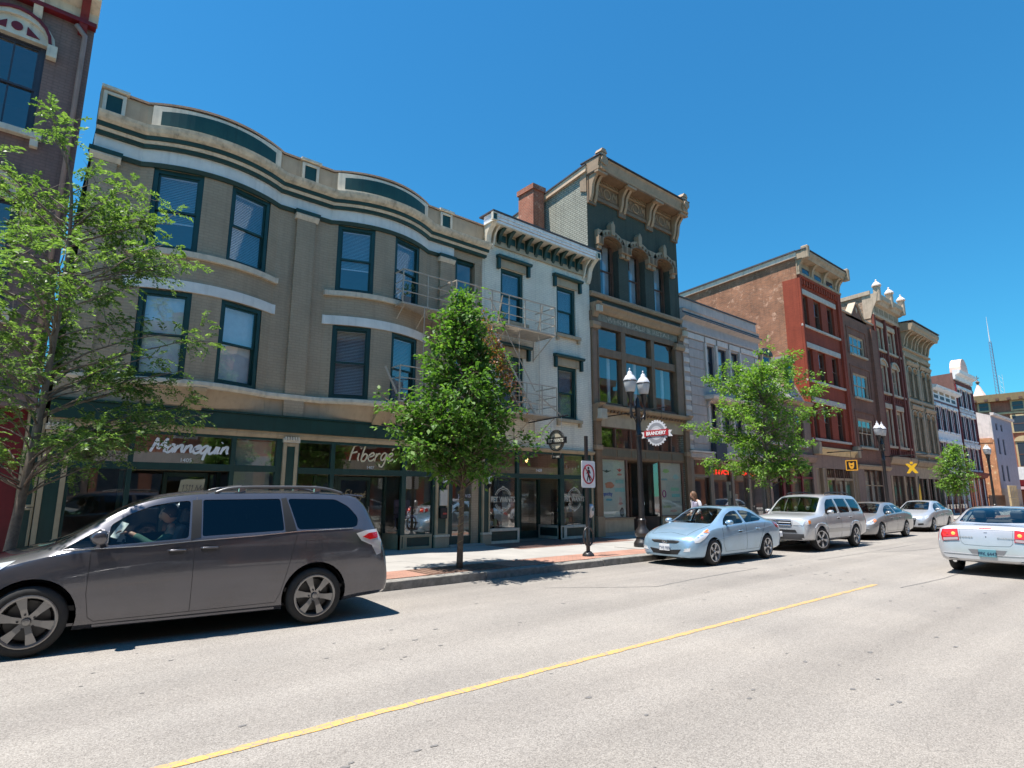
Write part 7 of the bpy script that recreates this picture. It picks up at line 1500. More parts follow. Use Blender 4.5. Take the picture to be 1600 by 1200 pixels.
SILV = carpaint('silver_paint', (.50, .515, .54), .35, .28); SILV2 = carpaint('silver_beige_paint', (.31, .315, .32), .4, .28); SILV3 = carpaint('pale_silver_paint', (.50, .52, .55), .35, .28); WSIL = carpaint('white_silver_paint', (.56, .56, .58), .3, .26)
suv = Car('silver_suv', dict(t=PT), SILV, 'boxy silver sport utility car parked behind the light blue sedan, front wheels turned')
s_f = [(1.42, 1.12), (1.50, 1.24), (1.72, 1.46), (1.95, 1.58), (2.42, 1.60), (2.42, 1.14)]; s_r = [(2.52, 1.14), (2.52, 1.60), (3.38, 1.60), (3.42, 1.15)]; s_q = [(3.56, 1.16), (3.50, 1.60), (4.28, 1.57), (4.38, 1.35), (4.36, 1.18)]
s_ws = [(1.08, -.74), (1.04, 0), (1.08, .74), (1.5, .68), (1.80, .62), (1.84, 0), (1.80, -.62), (1.5, -.68)]
sedan_kit(suv, PT, s_f, s_r, s_q, s_ws, None, .93, 3.63, .365, steer=R(-16), spokes=5, handles=((2.2, 1.0), (3.2, 1.01)))
suv.patch('bumper_cladding', [(-.80, .36), (.80, .36), (.80, .54), (-.80, .54)], 'x', -1, .02, plain('cladding_grey', (.06, .06, .065), .6), None, .04, .1); suv.patch('grille', [(-.46, .78), (.46, .78), (.42, .97), (-.42, .97)], 'x', -1, .008, DARKP, None, .02, .08)
for z in (.80, .87, .945): suv.seam([(-.43, z), (0, z), (.43, z)], 'x', -1, .016, SILV if z == .87 else CHROME, 'grille_bar', .012)
p_, _ = suv.hit((0, .87), 'x', -1); MB().bar((p_.x - .03, -.05, .82), (p_.x - .03, -.035, .93), .012).bar((p_.x - .03, .05, .82), (p_.x - .03, .035, .93), .012).bar((p_.x - .03, -.04, .875), (p_.x - .03, .04, .875), .012).build('badge', CHROME, suv.root)
suv.patch('air_intake', [(-.6, .58), (.6, .58), (.56, .66), (-.56, .66)], 'x', -1, .008, DARKP, None, .02, .08); plate(suv, .52, True, PLATE, 'FWB 6227')
for sg in (-1, 1):
    suv.patch('headlamp', [(sg * .50, .80), (sg * .80, .80), (sg * .84, .96), (sg * .50, .98)], 'x', -1, .01, LENS, None, .03, .06); suv.patch('headlamp_side', [(.06, .80), (.22, .83), (.26, .97), (.08, .97)], 'y', sg, .006, LENS, None, .02, .05); suv.patch('indicator', [(.16, .84), (.26, .86), (.28, .95), (.18, .95)], 'y', sg, .012, AMBER, None, .01, .05)
    suv.patch('side_cladding', [(1.42, .55), (3.12, .55), (3.12, .66), (1.42, .66)], 'y', sg, .012, SILV2, None, .02, .1); suv.seam([(.5, .36), (.47, .72), (.7, .84), (.93, .86), (1.18, .83), (1.38, .70), (1.4, .4)], 'y', sg, .02, SILV, 'arch_flare', .0); suv.seam([(3.16, .4), (3.2, .72), (3.4, .84), (3.63, .86), (3.88, .83), (4.06, .7), (4.1, .42)], 'y', sg, .02, SILV, 'arch_flare', .0)
    suv.patch('tail_lamp', [(4.48, 1.1), (4.66, 1.05), (4.69, .75), (4.6, .75)], 'y', sg, .008, REDL, None, .02, .05); MB().tube(smoothpath([(2.2, sg * .62, 1.74), (2.35, sg * .62, 1.79), (3.2, sg * .62, 1.81), (4.0, sg * .62, 1.79), (4.15, sg * .62, 1.73)], 5), .02, 6).build('roof_rail', DARKP, suv.root)
suv.place(18.75, 9.22)
GT = scaled(ET, 5.05, 1.86, 1.44)
gs = Car('grey_sedan', dict(t=GT), SILV2, 'pewter grey four-door sedan parked behind the silver sport utility car'); kk = 5.05 / 4.53; sc2 = lambda P: [(a * kk, b * 1.44 / 1.435) for a, b in P]; tw = lambda P: [(a * kk, b * 1.05) for a, b in P]
sedan_kit(gs, GT, sc2(e_f), sc2(e_r), None, tw(e_ws), tw(e_rs), .98, 3.83, .325, steer=R(4), spokes=7, style=1)
gs.patch('grille', [(-.36, .56), (.36, .56), (.33, .66), (-.33, .66)], 'x', -1, .008, DARKP, None, .02, .06); gs.seam([(-.75, .44), (0, .45), (.75, .44)], 'x', -1, .02, SILV2, 'bumper_lip', .004); gs.patch('air_intake', [(-.5, .27), (.5, .27), (.46, .36), (-.46, .36)], 'x', -1, .006, DARKP, None, .01, .08)
for sg in (-1, 1):
    gs.patch('headlamp', [(.09, .58), (.12, .67), (.4, .76), (.62, .81), (.55, .70), (.3, .60)], 'y', sg, .006, LENS, None, .02, .05); gs.patch('indicator', [(.36, .66), (.42, .755), (.60, .80), (.54, .71)], 'y', sg, .012, AMBER, None, .01, .05); gs.patch('side_moulding', [(1.5, .56), (3.3, .58), (3.3, .63), (1.5, .61)], 'y', sg, .01, SILV2, None, .015, .1)
gs.place(25.6, 9.75)
JT = scaled(ET, 4.55, 1.78, 1.46)
jt = Car('silver_sedan', dict(t=JT), SILV3, 'pale silver sedan with a wide black grille, farthest of the parked cars'); e1 = lambda P: [(a * 4.55 / 4.53, b * 1.46 / 1.435) for a, b in P]
sedan_kit(jt, JT, e1(e_f), e1(e_r), None, e_ws, e_rs, .87, 3.45, .316, spokes=5)
jt.patch('grille', [(-.40, .64), (-.30, .30), (.30, .30), (.40, .64)], 'x', -1, .008, DARKP, None, .02, .06); plate(jt, .50, True, PLATE, 'EKC 412')
for sg in (-1, 1): jt.patch('headlamp', [(sg * .42, .55), (sg * .60, .56), (sg * .66, .68), (sg * .46, .66)], 'x', -1, .008, LENS, None, .03, .05); jt.patch('headlamp_side', [(.12, .58), (.2, .70), (.42, .78), (.34, .66)], 'y', sg, .006, LENS, None, .02, .05); jt.patch('air_intake', [(sg * .44, .30), (sg * .66, .32), (sg * .66, .40), (sg * .44, .38)], 'x', -1, .006, DARKP, None, .02, .06)
for z in (.52, .58): jt.seam([(-.36, z + .06), (0, z + .055), (.36, z + .06)], 'x', -1, .008, CHROME, 'grille_bar', .012)
p_, _ = jt.hit((0, .60), 'x', -1); MB().tube([(p_.x - .03, .055 * math.cos(k * .5236), .615 + .055 * math.sin(k * .5236)) for k in range(12)], .008, 5, close=True).tube([(p_.x - .03, -.04, .65), (p_.x - .03, -.018, .575), (p_.x - .03, 0, .62), (p_.x - .03, .018, .575), (p_.x - .03, .04, .65)], .006, 4).build('badge', CHROME, jt.root)
jt.place(33.4, 10.0)
# ---------------- silver sedan driving away
CT = dict(x=[0, .02, .07, .2, .6, 1.1, 1.5, 1.85, 2.2, 2.5, 3.0, 3.4, 3.8, 4.2, 4.5, 4.75, 4.95, 5.04, 5.08],
  top=[.62, .72, .78, .84, .94, 1.0, 1.05, 1.2, 1.37, 1.45, 1.48, 1.46, 1.38, 1.22, 1.10, 1.085, 1.075, .92, .55],
  rail=[.58, .68, .73, .79, .89, .95, 1.0, 1.14, 1.30, 1.38, 1.41, 1.39, 1.31, 1.16, 1.06, 1.045, 1.035, .90, .53],
  belt=[.52, .62, .67, .73, .83, .90, .93, .95, .965, .975, .99, 1.0, 1.01, 1.02, 1.01, 1.0, .99, .87, .50],
  wb=[.5, .62, .72, .80, .86, .885, .89, .89, .89, .89, .89, .89, .89, .885, .87, .86, .84, .82, .74],
  wr=[.44, .55, .64, .72, .76, .77, .77, .73, .67, .64, .63, .63, .64, .68, .73, .76, .76, .75, .68],
  wm=[.58, .72, .80, .87, .92, .94, .945, .945, .945, .945, .945, .945, .945, .94, .935, .92, .90, .88, .80],
  ws=[.52, .66, .74, .80, .86, .88, .88, .88, .88, .88, .88, .88, .88, .87, .86, .85, .84, .83, .76],
  bot=[.26, .22, .2, .19, .18, .18, .18, .18, .18, .18, .18, .18, .19, .22, .25, .27, .29, .31, .36])
ch_ = Car('driving_sedan', dict(t=CT), WSIL, 'white-silver sedan with lit red tail lamps driving away at the right edge')
c_f = [(1.9, 1.0), (2.1, 1.14), (2.35, 1.27), (2.7, 1.35), (2.78, 1.02)]; c_r = [(2.88, 1.02), (2.84, 1.36), (3.3, 1.34), (3.65, 1.22), (3.8, 1.08), (3.7, 1.03)]
c_ws = [(1.5, -.66), (1.46, 0), (1.5, .66), (1.95, .6), (2.3, .54), (2.34, 0), (2.3, -.54), (1.95, -.6)]; c_rs = [(3.5, -.52), (3.46, 0), (3.5, .52), (3.9, .56), (4.36, .62), (4.44, 0), (4.36, -.62), (3.9, -.56)]
sedan_kit(ch_, CT, c_f, c_r, None, c_ws, c_rs, .93, 3.98, .345, spokes=5, handles=((2.45, .86), (3.35, .88)))
ch_.patch('boot_lid_crease', [(-.60, .985), (.60, .985), (.60, 1.0), (-.60, 1.0)], 'x', 1, .004, WSIL, None, .01, .1)
for sg in (-1, 1):
    ch_.patch('tail_lamp', [(sg * .48, .745), (sg * .79, .72), (sg * .82, .86), (sg * .79, .975), (sg * .50, .995)], 'x', 1, .012, REDL, None, .04, .06); ch_.patch('tail_lamp_lit', [(sg * .50, .83), (sg * .77, .81), (sg * .79, .88), (sg * .76, .96), (sg * .51, .975)], 'x', 1, .018, REDLIT, None, .02, .06)
    for yy in (.58, .70): q_, _ = ch_.hit((sg * yy, .89), 'x', 1); MB().lathe([(.04, -.005), (.03, .012), (.01, .016)], 12, (q_.x + .022, sg * yy, .89), 'x').build('brake_bulb', GLOWL if yy < .6 else REDLIT, ch_.root)
    ch_.patch('reverse_lens', [(sg * .50, .76), (sg * .77, .735), (sg * .78, .79), (sg * .50, .815)], 'x', 1, .018, plain('clear_lens', (.5, .35, .35), .1, coat=1), None, .02, .06)
    ch_.patch('tail_lamp_side', [(4.78, .74), (4.99, .72), (5.0, .95), (4.85, .98)], 'y', sg, .006, REDL, None, .02, .05)
    MB().tube([(5.02, sg * .62, .30), (4.7, sg * .62, .31)], .04, 10).build('tail_pipe', CHROME, ch_.root); ch_.patch('pipe_cutout', [(sg * .50, .31), (sg * .56, .36), (sg * .70, .36), (sg * .75, .31)], 'x', 1, .004, DARKP, None, .01, .05)
ch_.seam([(-.45, .72), (-.47, 1.0)], 'x', 1, .003); ch_.seam([(.45, .72), (.47, 1.0)], 'x', 1, .003); ch_.seam([(-.45, .72), (-.4, .66), (0, .645), (.4, .66), (.45, .72)], 'x', 1, .003); ch_.seam([(-.80, .47), (0, .455), (.80, .47)], 'x', 1, .008, WSIL, 'bumper_crease', .002)
ch_.patch('plate_recess', [(-.25, .44), (.25, .44), (.34, .57), (-.34, .57)], 'x', 1, .004, plain('recess_grey', (.2, .2, .21), .5), None, .01, .08); plate(ch_, .50, False, PLATEB, 'FFK 6447', col=plain('plate_pale', (.02, .05, .1), .5)); q_, _ = ch_.hit((0, .9), 'x', 1); B(q_.x + .02, q_.x + .03, -.155, .155, .405, .425).build('plate_sticker', plain('sticker_yellow', (.6, .55, .2), .5), ch_.root)
ch_.patch('high_brake_lamp', [(-.12, 1.015), (.12, 1.015), (.12, 1.035), (-.12, 1.035)], 'x', 1, .004, REDLIT, None, .01, .06); MB().prism([(5.0, .90), (5.04, .93), (5.0, .955), (4.98, .93)], -.03, .03, 'y').build('badge', DARKP, ch_.root); MB().lathe([(.012, 0), (.012, .01)], 8, (5.045, 0, .84), 'x').build('boot_lock', DARKP, ch_.root)
rotB = Matrix.Rotation(math.pi / 2, 4, 'Z'); q_, _ = ch_.hit((.5, .80), 'x', 1); q2_, _ = ch_.hit((.36, .82), 'x', 1); letter('boot_lettering', 'DODGE', .055, (q2_.x + .006, -.36, .80), CHROME, ch_.root, rot=rotB, sx=1.3); letter('boot_lettering', 'CHARGER', .055, (q2_.x + .006, .34, .80), CHROME, ch_.root, rot=rotB, sx=1.2)
B(4.2, 4.3, -.15, .05, 1.06, 1.075).build('parcel_shelf_paper', PLATE, ch_.root)
ch_.place(21.45, 3.45, math.pi)
# two cars parked across the street, seen in the shop windows
for i, (src, x, lab) in enumerate(((suv, 5.5, 'copy of a silver sport utility car parked across the street, seen only in shop window reflections'), (el, 11.2, 'blue sedan parked across the street, seen only in shop window reflections'), (gs, -2.4, 'grey sedan parked across the street, seen only in shop window reflections'))):
    c = copy_tree(src.root); c.location = (x, -2.2, 0) if False else (x, -2.3, 0); c['label'] = lab.replace('copy of a ', ''); c['group'] = 'cars parked across the street'; c.location.y = -.2 if x > 3 else -.1
    c.location.y = -2.2
# ------------------------------------------------------------------ trees
def bark(name, c): return paint(name, c, .9, .35, 14, .9, streak=False)
def leaf_mat(name, cols, trans=.45, rough=.42, spec=.35):
    m, nt, b = _new(name); g = _n(nt, 'ShaderNodeNewGeometry')
    col = _ramp(nt, g.outputs['Random Per Island'], [(i / (len(cols) - 1), c) for i, c in enumerate(cols)]); nt.links.new(col, b.inputs['Base Color']); b.inputs['Roughness'].default_value = rough; b.inputs['Specular IOR Level'].default_value = spec
    t = _n(nt, 'ShaderNodeBsdfTranslucent'); bright = _mix(nt, col, (1.5, 1.7, .6), 1.0, 'MULTIPLY'); nt.links.new(bright, t.inputs[0]); mx = _n(nt, 'ShaderNodeMixShader'); mx.inputs[0].default_value = trans
    nt.links.new(b.outputs[0], mx.inputs[1]); nt.links.new(t.outputs[0], mx.inputs[2]); nt.links.new(mx.outputs[0], nt.nodes['Material Output'].inputs[0]); return m
def leaves_mesh(name, pos, dirs, size, aspect=.5, fold=.12, droop=0):
    """leaf-shaped faces: base, two sides, tip; pos (n,3), dirs (n,3), size (n,)"""
    n = len(pos); pos = np.asarray(pos, float); d = np.asarray(dirs, float); d /= np.linalg.norm(d, axis=1)[:, None] + 1e-9
    up = rng.normal(0, .45, (n, 3)) + np.array([0, 0, 1.0]); s = np.cross(d, up); s /= np.linalg.norm(s, axis=1)[:, None] + 1e-9; nn = np.cross(s, d); size = np.asarray(size)[:, None]
    v = np.empty((n, 4, 3)); v[:, 0] = pos; v[:, 1] = pos + d * size * .45 + s * size * aspect * .5 + nn * size * fold; v[:, 2] = pos + d * size; v[:, 3] = pos + d * size * .45 - s * size * aspect * .5 + nn * size * fold
    me = bpy.data.meshes.new(name); me.vertices.add(n * 4); me.vertices.foreach_set('co', v.reshape(-1)); me.loops.add(n * 4); me.loops.foreach_set('vertex_index', np.arange(n * 4, dtype=np.int32)); me.polygons.add(n); me.polygons.foreach_set('loop_start', np.arange(0, n * 4, 4, dtype=np.int32))
    me.update(calc_edges=True); me.validate(); return me
def limb(m, a, b, r0, r1, sag=.1, n=5, seg=7):
    a, b = Vector(a), Vector(b); mid = (a + b) / 2 + Vector((random.uniform(-.08, .08), random.uniform(-.08, .08), sag)) * (b - a).length; P = []
    for i in range(seg + 1):
        t = i / seg; P.append(a * (1 - t) ** 2 + mid * 2 * t * (1 - t) + b * t * t + Vector((random.gauss(0, .012), random.gauss(0, .012), random.gauss(0, .012))) * (b - a).length * .6)
    m.tube(P, [r0 + (r1 - r0) * i / seg for i in range(seg + 1)], n); return P
def trunk_at(path, z):
    for p, q in zip(path, path[1:]):
        if p[2] <= z <= q[2]: t = (z - p[2]) / (q[2] - p[2]); return Vector(p).lerp(Vector(q), t)
    return Vector(path[-1]) if z > path[-1][2] else Vector(path[0])
def tree(name, base, path, tips, leafm, barkm, label, r0=.09, compound=True, per=14, spread=.35, lsize=.05, extra=None, along=.45, z0=None, twigs=3, tlen=1.0, br_r=1.0):
    """path: trunk points relative to base; tips: crown points relative to base to which limbs grow; leaves hang along each limb's outer part"""
    o = empty(name, base, 0, label, 'tree'); tm = MB(); n = len(path); tm.tube(smoothpath(path, 4), [max(.008, r0 * (1 - .9 * i / (4 * (n - 1)))) for i in range(4 * (n - 1) + 1)], 9); br = MB()
    pos = []; dr = []; sz = []
    for tp in tips:
        tp = Vector(tp); rad = math.hypot(tp.x, tp.y); zs = max(path[1][2] if z0 is None else z0, min(path[-1][2] - .05, tp.z - .35 * rad - random.uniform(0, .25))); a = trunk_at(path, zs)
        P = limb(br, a, tp, br_r * max(.010, min(.032, .008 + .009 * (tp - a).length)), .004, .12, 5)
        L = (tp - a).length; tw = [P]
        for _ in range(twigs):   # side twigs that carry most of the foliage
            f = random.uniform(.35, .95) * (len(P) - 1); i = min(int(f), len(P) - 2); p = P[i].lerp(P[i + 1], f - i); ax = (P[i + 1] - P[i]).normalized(); w = Vector((random.gauss(0, 1), random.gauss(0, 1), random.gauss(.1, .45))).normalized()
            e = p + (ax * .7 + w).normalized() * random.uniform(.22, .5) * tlen; Q = [p, (p + e) / 2 + Vector((0, 0, .03)), e]; br.tube(Q, [.005, .004, .002], 3, cap=False); tw.append(Q)
        N = max(3, int(per * (0.5 + L * .5)))
        for k in range(N):
            P_ = tw[k % len(tw)]; t = 1 - along * random.random() ** .8 if (L > .5 and P_ is P) else random.uniform(.25, 1); f = t * (len(P_) - 1); i = min(int(f), len(P_) - 2); p = P_[i].lerp(P_[i + 1], f - i); ax = (P_[i + 1] - P_[i]).normalized()
            off = Vector((random.gauss(0, 1), random.gauss(0, 1), random.gauss(0, .6))); off = off.normalized() * random.uniform(.05, spread); q = p + off * (1.0 if t < .97 else .6); od = (off.normalized() + ax * .7 + Vector((0, 0, -.15))).normalized()
            if random.random() < .12: br.tube([p, (p + q) / 2 + Vector((0, 0, .02)), q], [.004, .003, .002], 3, cap=False)
            if compound:   # feathery leaf: a stalk with paired leaflets
                st = q; Ls = random.uniform(.14, .26); side = od.cross(Vector((random.gauss(0, .3), random.gauss(0, .3), 1))).normalized(); m_ = 8
                for j in range(m_):
                    u = st + od * Ls * j / m_ + Vector((0, 0, -.06 * (j / m_) ** 2))
                    for s_ in (-1, 1): pos.append(u); dr.append(side * s_ + od * .5 + Vector((random.gauss(0, .15), random.gauss(0, .15), random.gauss(-.1, .2)))); sz.append(lsize * random.uniform(.75, 1.25))
            else:
                for j in range(5):
                    u = q + Vector((random.gauss(0, 1), random.gauss(0, 1), random.gauss(0, 1))) * .05; pos.append(u); dr.append(od + Vector((random.gauss(0, .6), random.gauss(0, .6), random.gauss(-.25, .5)))); sz.append(lsize * random.uniform(.7, 1.3))
    tm.build('trunk', barkm, o, smooth=True); br.build('branches', barkm, o, smooth=True, kind='stuff')
    link('crown', leaves_mesh('crown', pos, dr, sz, .5 if compound else .62), leafm, o, 'stuff'); return o
BK1 = bark('locust_bark', (.20, .165, .135)); BK2 = bark('pear_bark', (.16, .12, .085))
LOC = leaf_mat('locust_leaf', [(.08, .145, .045), (.115, .195, .06), (.17, .26, .085), (.10, .175, .055), (.28, .38, .16)], .42); PEAR = leaf_mat('pear_leaf', [(.055, .125, .026), (.09, .19, .04), (.13, .25, .055), (.075, .165, .034), (.21, .33, .10)], .4, .5, .28); RUST = leaf_mat('rusty_leaf', [(.22, .08, .035), (.30, .13, .06), (.16, .06, .03)], .3); GINK = leaf_mat('bright_leaf', [(.10, .20, .04), (.15, .27, .05), (.20, .33, .07), (.24, .37, .09)], .42)
random.seed(21); rng = np.random.default_rng(21)
# tree 1: feathery honey locust at the left edge
t1p = [(-.02, 0, 0), (.03, 0, .7), (.07, 0, 1.35), (.14, 0, 2.6), (.17, 0, 3.6), (.2, .05, 4.9), (.1, 0, 6.4), (-.2, 0, 7.1)]
tips = []
for x, z in ((2.35, 4.15), (2.0, 4.3), (2.5, 2.95), (2.25, 3.1), (1.95, 5.45), (1.6, 5.3), (.85, 6.25), (.55, 6.6), (-.28, 7.3), (-.2, 7.15), (-.1, 6.9), (1.3, 2.45), (.9, 2.35), (1.75, 2.7), (.35, 6.0), (1.1, 5.9), (2.2, 3.5), (1.45, 2.3), (.75, 2.0), (-.75, 2.1), (-.6, 2.6)): tips.append((x, random.uniform(-.5, .5), z))
while len(tips) < 105:
    u = random.uniform(-1, 1); z = random.uniform(1.9, 6.3); rmax = 2.25 * (1 - ((z - 3.9) / 3.0) ** 2) ** .5 if abs(z - 3.9) < 3 else .3; a = random.random() * 6.283; r = rmax * random.uniform(.35, 1) ** .7
    tips.append((r * math.cos(a), r * math.sin(a) * .95, z + .15 * r))
tree('honey_locust_tree', (.05, 10.96, SW), t1p, tips, LOC, BK1, 'feathery light green street tree at the left edge, beside the minivan', .085, True, 20, .16, .06, along=.5, twigs=4, br_r=.7)
# tree 2: dense glossy pear
def pear_r(z): return np.interp(z, [1.95, 2.2, 2.6, 3.1, 3.6, 4.2, 4.8, 5.3, 5.8, 6.2, 6.42], [.3, .85, 1.3, 1.5, 1.42, 1.12, .92, .78, .52, .28, .05])
t2p = [(0, 0, 0), (.02, 0, 1.0), (.05, 0, 2.0), (.04, 0, 3.5), (.02, 0, 5.0), (0, 0, 6.2)]
tips = []
while len(tips) < 300:
    z = random.uniform(2.05, 6.38); a = random.random() * 6.283; r = pear_r(z) * random.uniform(.25, 1) ** .45 * (1 + .16 * math.sin(3 * a + 2.1 * z) + .12 * math.sin(5 * a - 3.3 * z))
    if random.random() < pear_r(z) / 1.62 + .1: tips.append((r * math.cos(a), r * math.sin(a), z - .05))
for dx, dy, z in ((-1.75, .9, 3.55), (-1.6, .8, 3.45), (-1.5, .95, 3.7), (1.55, -1.1, 3.0), (1.5, -1.0, 2.6), (-1.2, .7, 2.5), (.9, -.5, 2.1), (1.65, -1.05, 2.85)): tips.append((dx, dy, z))
pt = tree('pear_tree', (7.72, 10.96, SW), t2p, tips, PEAR, BK2, 'dense dark green street tree with glossy leaves and a rusty patch, wire round its trunk', .075, False, 11, .24, .112, along=.6, twigs=3, tlen=.75, br_r=.6)
pos = []; dr = []; sz = []
for i in range(620):
    z = random.gauss(4.55, .45); r = pear_r(z) * random.uniform(.85, 1.1); a = random.gauss(-1.05, .22) + (4.55 - z) * .15; pos.append((r * math.cos(a), r * math.sin(a), z)); dr.append((random.gauss(0, 1), random.gauss(0, 1), random.gauss(-.5, .6))); sz.append(random.uniform(.05, .09))
link('rusty_leaves', leaves_mesh('rusty_leaves', pos, dr, sz, .5), RUST, pt, 'stuff')
MB().tube([(.065 * math.cos(k * .55), .065 * math.sin(k * .55), .45 + k * .016) for k in range(80)], .006, 4).build('wire_wrap', plain('wire_ochre', (.30, .24, .10), .5), pt)
# tree 3: open layered crown beyond the blue car
t3p = [(0, 0, 0), (.0, .02, 1.2), (-.03, .0, 2.4), (.02, .02, 4.0), (.0, 0, 5.6), (.1, -.1, 7.0)]
pu = Vector((.445, -.896, 0)); pv = Vector((.896, .445, 0)); tips = []
for u, z in ((.25, 7.3), (-2.35, 6.2), (-2.1, 6.05), (-1.8, 5.85), (-2.95, 4.35), (-2.7, 4.2), (-2.3, 4.0), (-2.5, 2.8), (-2.2, 2.95), (1.5, 6.9), (1.3, 6.7), (2.25, 5.55), (2.0, 5.4), (2.45, 4.75), (2.1, 4.7), (1.45, 2.5), (1.2, 2.6), (.0, 2.5), (-.9, 2.6), (.6, 2.55), (-1.5, 4.9), (1.9, 6.0)): p = pu * u + pv * random.uniform(-.6, .6); tips.append((p.x, p.y, z))
while len(tips) < 120:
    z = random.uniform(2.4, 6.6); u = random.gauss(0, .9); v = random.gauss(0, .9)
    if abs(u) < 2.2: p = pu * u + pv * v; tips.append((p.x, p.y, z + .12 * abs(u)))
tree('layered_tree', (21.9, 10.96, SW), t3p, tips, GINK, BK1, 'bright green street tree with long reaching branches beyond the light blue sedan', .085, False, 27, .22, .105, along=.8, twigs=5, tlen=1.1)
t4p = [(0, 0, 0), (.02, 0, 1.0), (0, 0, 2.2), (.02, 0, 3.4), (.0, 0, 4.4)]; tips = []
while len(tips) < 90:
    z = random.uniform(1.7, 4.6); r = 1.35 * (1 - abs(z - 3.0) / 1.9) ** .6 * random.uniform(.3, 1); a = random.random() * 6.283; tips.append((r * math.cos(a), r * math.sin(a), z))
tree('small_tree', (46.9, 10.96, SW), t4p, tips, GINK, BK1, 'small round bright green street tree far down the pavement', .07, False, 12, .3, .13)
# two trees across the street for the window reflections
for x, lab in ((8.5, 'leafy street tree across the street, opposite the bow front, seen only in reflections'), (19.5, 'leafy street tree across the street, opposite the green building, seen only in reflections')):
    c = copy_tree(pt); c.location = (x, -3.0, SW); c.rotation_euler.z = x; c['label'] = lab; c['group'] = 'trees across the street'

# ------------------------------------------------------------------ people
def skin_mesh(name, chains, levels=2):
    """chains of (point, radius); the first vertex of the first chain is the root; equal points are merged into one body"""
    V = []; Rr = []; E = []; idx = {}
    def vid(p, r):
        k = tuple(round(c, 4) for c in p)
        if k not in idx: idx[k] = len(V); V.append(p); Rr.append(r)
        return idx[k]
    for ch in chains:
        prev = None
        for p, r in ch:
            i = vid(p, r)
            if prev is not None and prev != i: E.append((prev, i))
            prev = i
    me = bpy.data.meshes.new(name); me.from_pydata(V, E, []); o = bpy.data.objects.new(name, me); COL.objects.link(o); sk = o.modifiers.new('skin', 'SKIN'); sk.use_smooth_shade = True; sk.branch_smoothing = .6
    for i, d in enumerate(me.skin_vertices[0].data):
        r = Rr[i]; d.radius = r if isinstance(r, tuple) else (r, r); d.use_root = i == 0
    ss = o.modifiers.new('sub', 'SUBSURF'); ss.levels = levels; ss.render_levels = levels; bpy.context.view_layer.update()
    nm = bpy.data.meshes.new_from_object(o.evaluated_get(bpy.context.evaluated_depsgraph_get())); bpy.data.objects.remove(o); nm.polygons.foreach_set('use_smooth', [True] * len(nm.polygons)); nm.materials.clear(); return nm
SKINM = plain('skin', (.52, .30, .21), .5); HAIRB = paint('brown_hair', (.16, .085, .045), .55, .4, 30, .5, streak=False, obj=True); CARD = plain('white_cardigan', (.78, .76, .80), .8); LAV = plain('lavender_top', (.38, .36, .47), .8); JEAN = plain('dark_jeans', (.04, .05, .09), .8)
def head(root, c, s, yaw, pitch, hairm, skinm, long=True):
    """face with brow, nose, mouth, ears and eyes; faces local -x before turning"""
    M = Matrix.Translation(c) @ Matrix.Rotation(yaw, 4, 'Z') @ Matrix.Rotation(pitch, 4, 'Y') @ Matrix.Diagonal((s, s, s, 1)); m = MB(); rows = []
    for i in range(13):
        ph = math.pi * i / 12; z = math.cos(ph); r = math.sin(ph); row = []
        for k in range(18):
            a = 2 * math.pi * k / 18; fx = -math.cos(a); x = .098 * r * -fx * -1; x = -.098 * r * math.cos(a); y = .078 * r * math.sin(a); zz = .118 * z
            if math.cos(a) > 0: x -= .012 * max(0, 1 - abs(zz + .02) / .05) * max(0, math.cos(a)) ** 18 * 1.9; x += (.018 * max(0, -z) if z < -.3 else 0)
            y *= 1 - .28 * max(0, -z) ** 1.5; row.append(M @ Vector((x, y, zz)))
        rows.append(row)
    m.grid(rows, closed=True); h = m.build('head', skinm, root, smooth=True)
    for sg in (-1, 1):
        e = MB().lathe([(.002, -.006), (.011, -.002), (.002, .006)], 8, (-.088, sg * .032, .012), 'x'); e.v = [tuple(M @ Vector(p)) for p in e.v]; e.build('eye', plain('eye_dark', (.03, .02, .015), .2), h)
        e = MB().lathe([(.004, -.008), (.03, -.002), (.03, .004), (.004, .01)], 10, (.005, sg * .078, -.005), 'y'); e.v = [tuple(M @ Vector(p)) for p in e.v]; e.build('ear', skinm, h)
    e = MB().prism([(-.022, -.058), (0, -.053), (.022, -.058), (0, -.066)], -.098, -.085, 'x'); e.v = [tuple(M @ Vector(p)) for p in e.v]; e.build('mouth', plain('lips', (.4, .12, .1), .4), h)
    m = MB(); rows = []
    for i in range(11):
        t = i / 10; row = []
        for k in range(20):
            a = 2 * math.pi * k / 20; front = max(0, math.cos(a)); lo = (-.35 + .75 * front ** .6) if not long else (-1.9 + 2.4 * front ** .45); zz = 1.06 + (lo - 1.06) * t; zc = max(-1, min(1, zz)); r = math.sqrt(max(0, 1 - min(1, abs(zc) / 1.06) ** 2)) if zz > -.1 else 1 - .12 * (-.1 - zz); jit = 1 + .06 * math.sin(k * 3.1 + i)
            row.append(M @ Vector((-.104 * r * math.cos(a) * jit + .012, .09 * r * math.sin(a) * jit, .122 * zz)))
        rows.append(row)
    m.grid(rows, closed=True); m.build('hair', hairm, h, smooth=True); return h
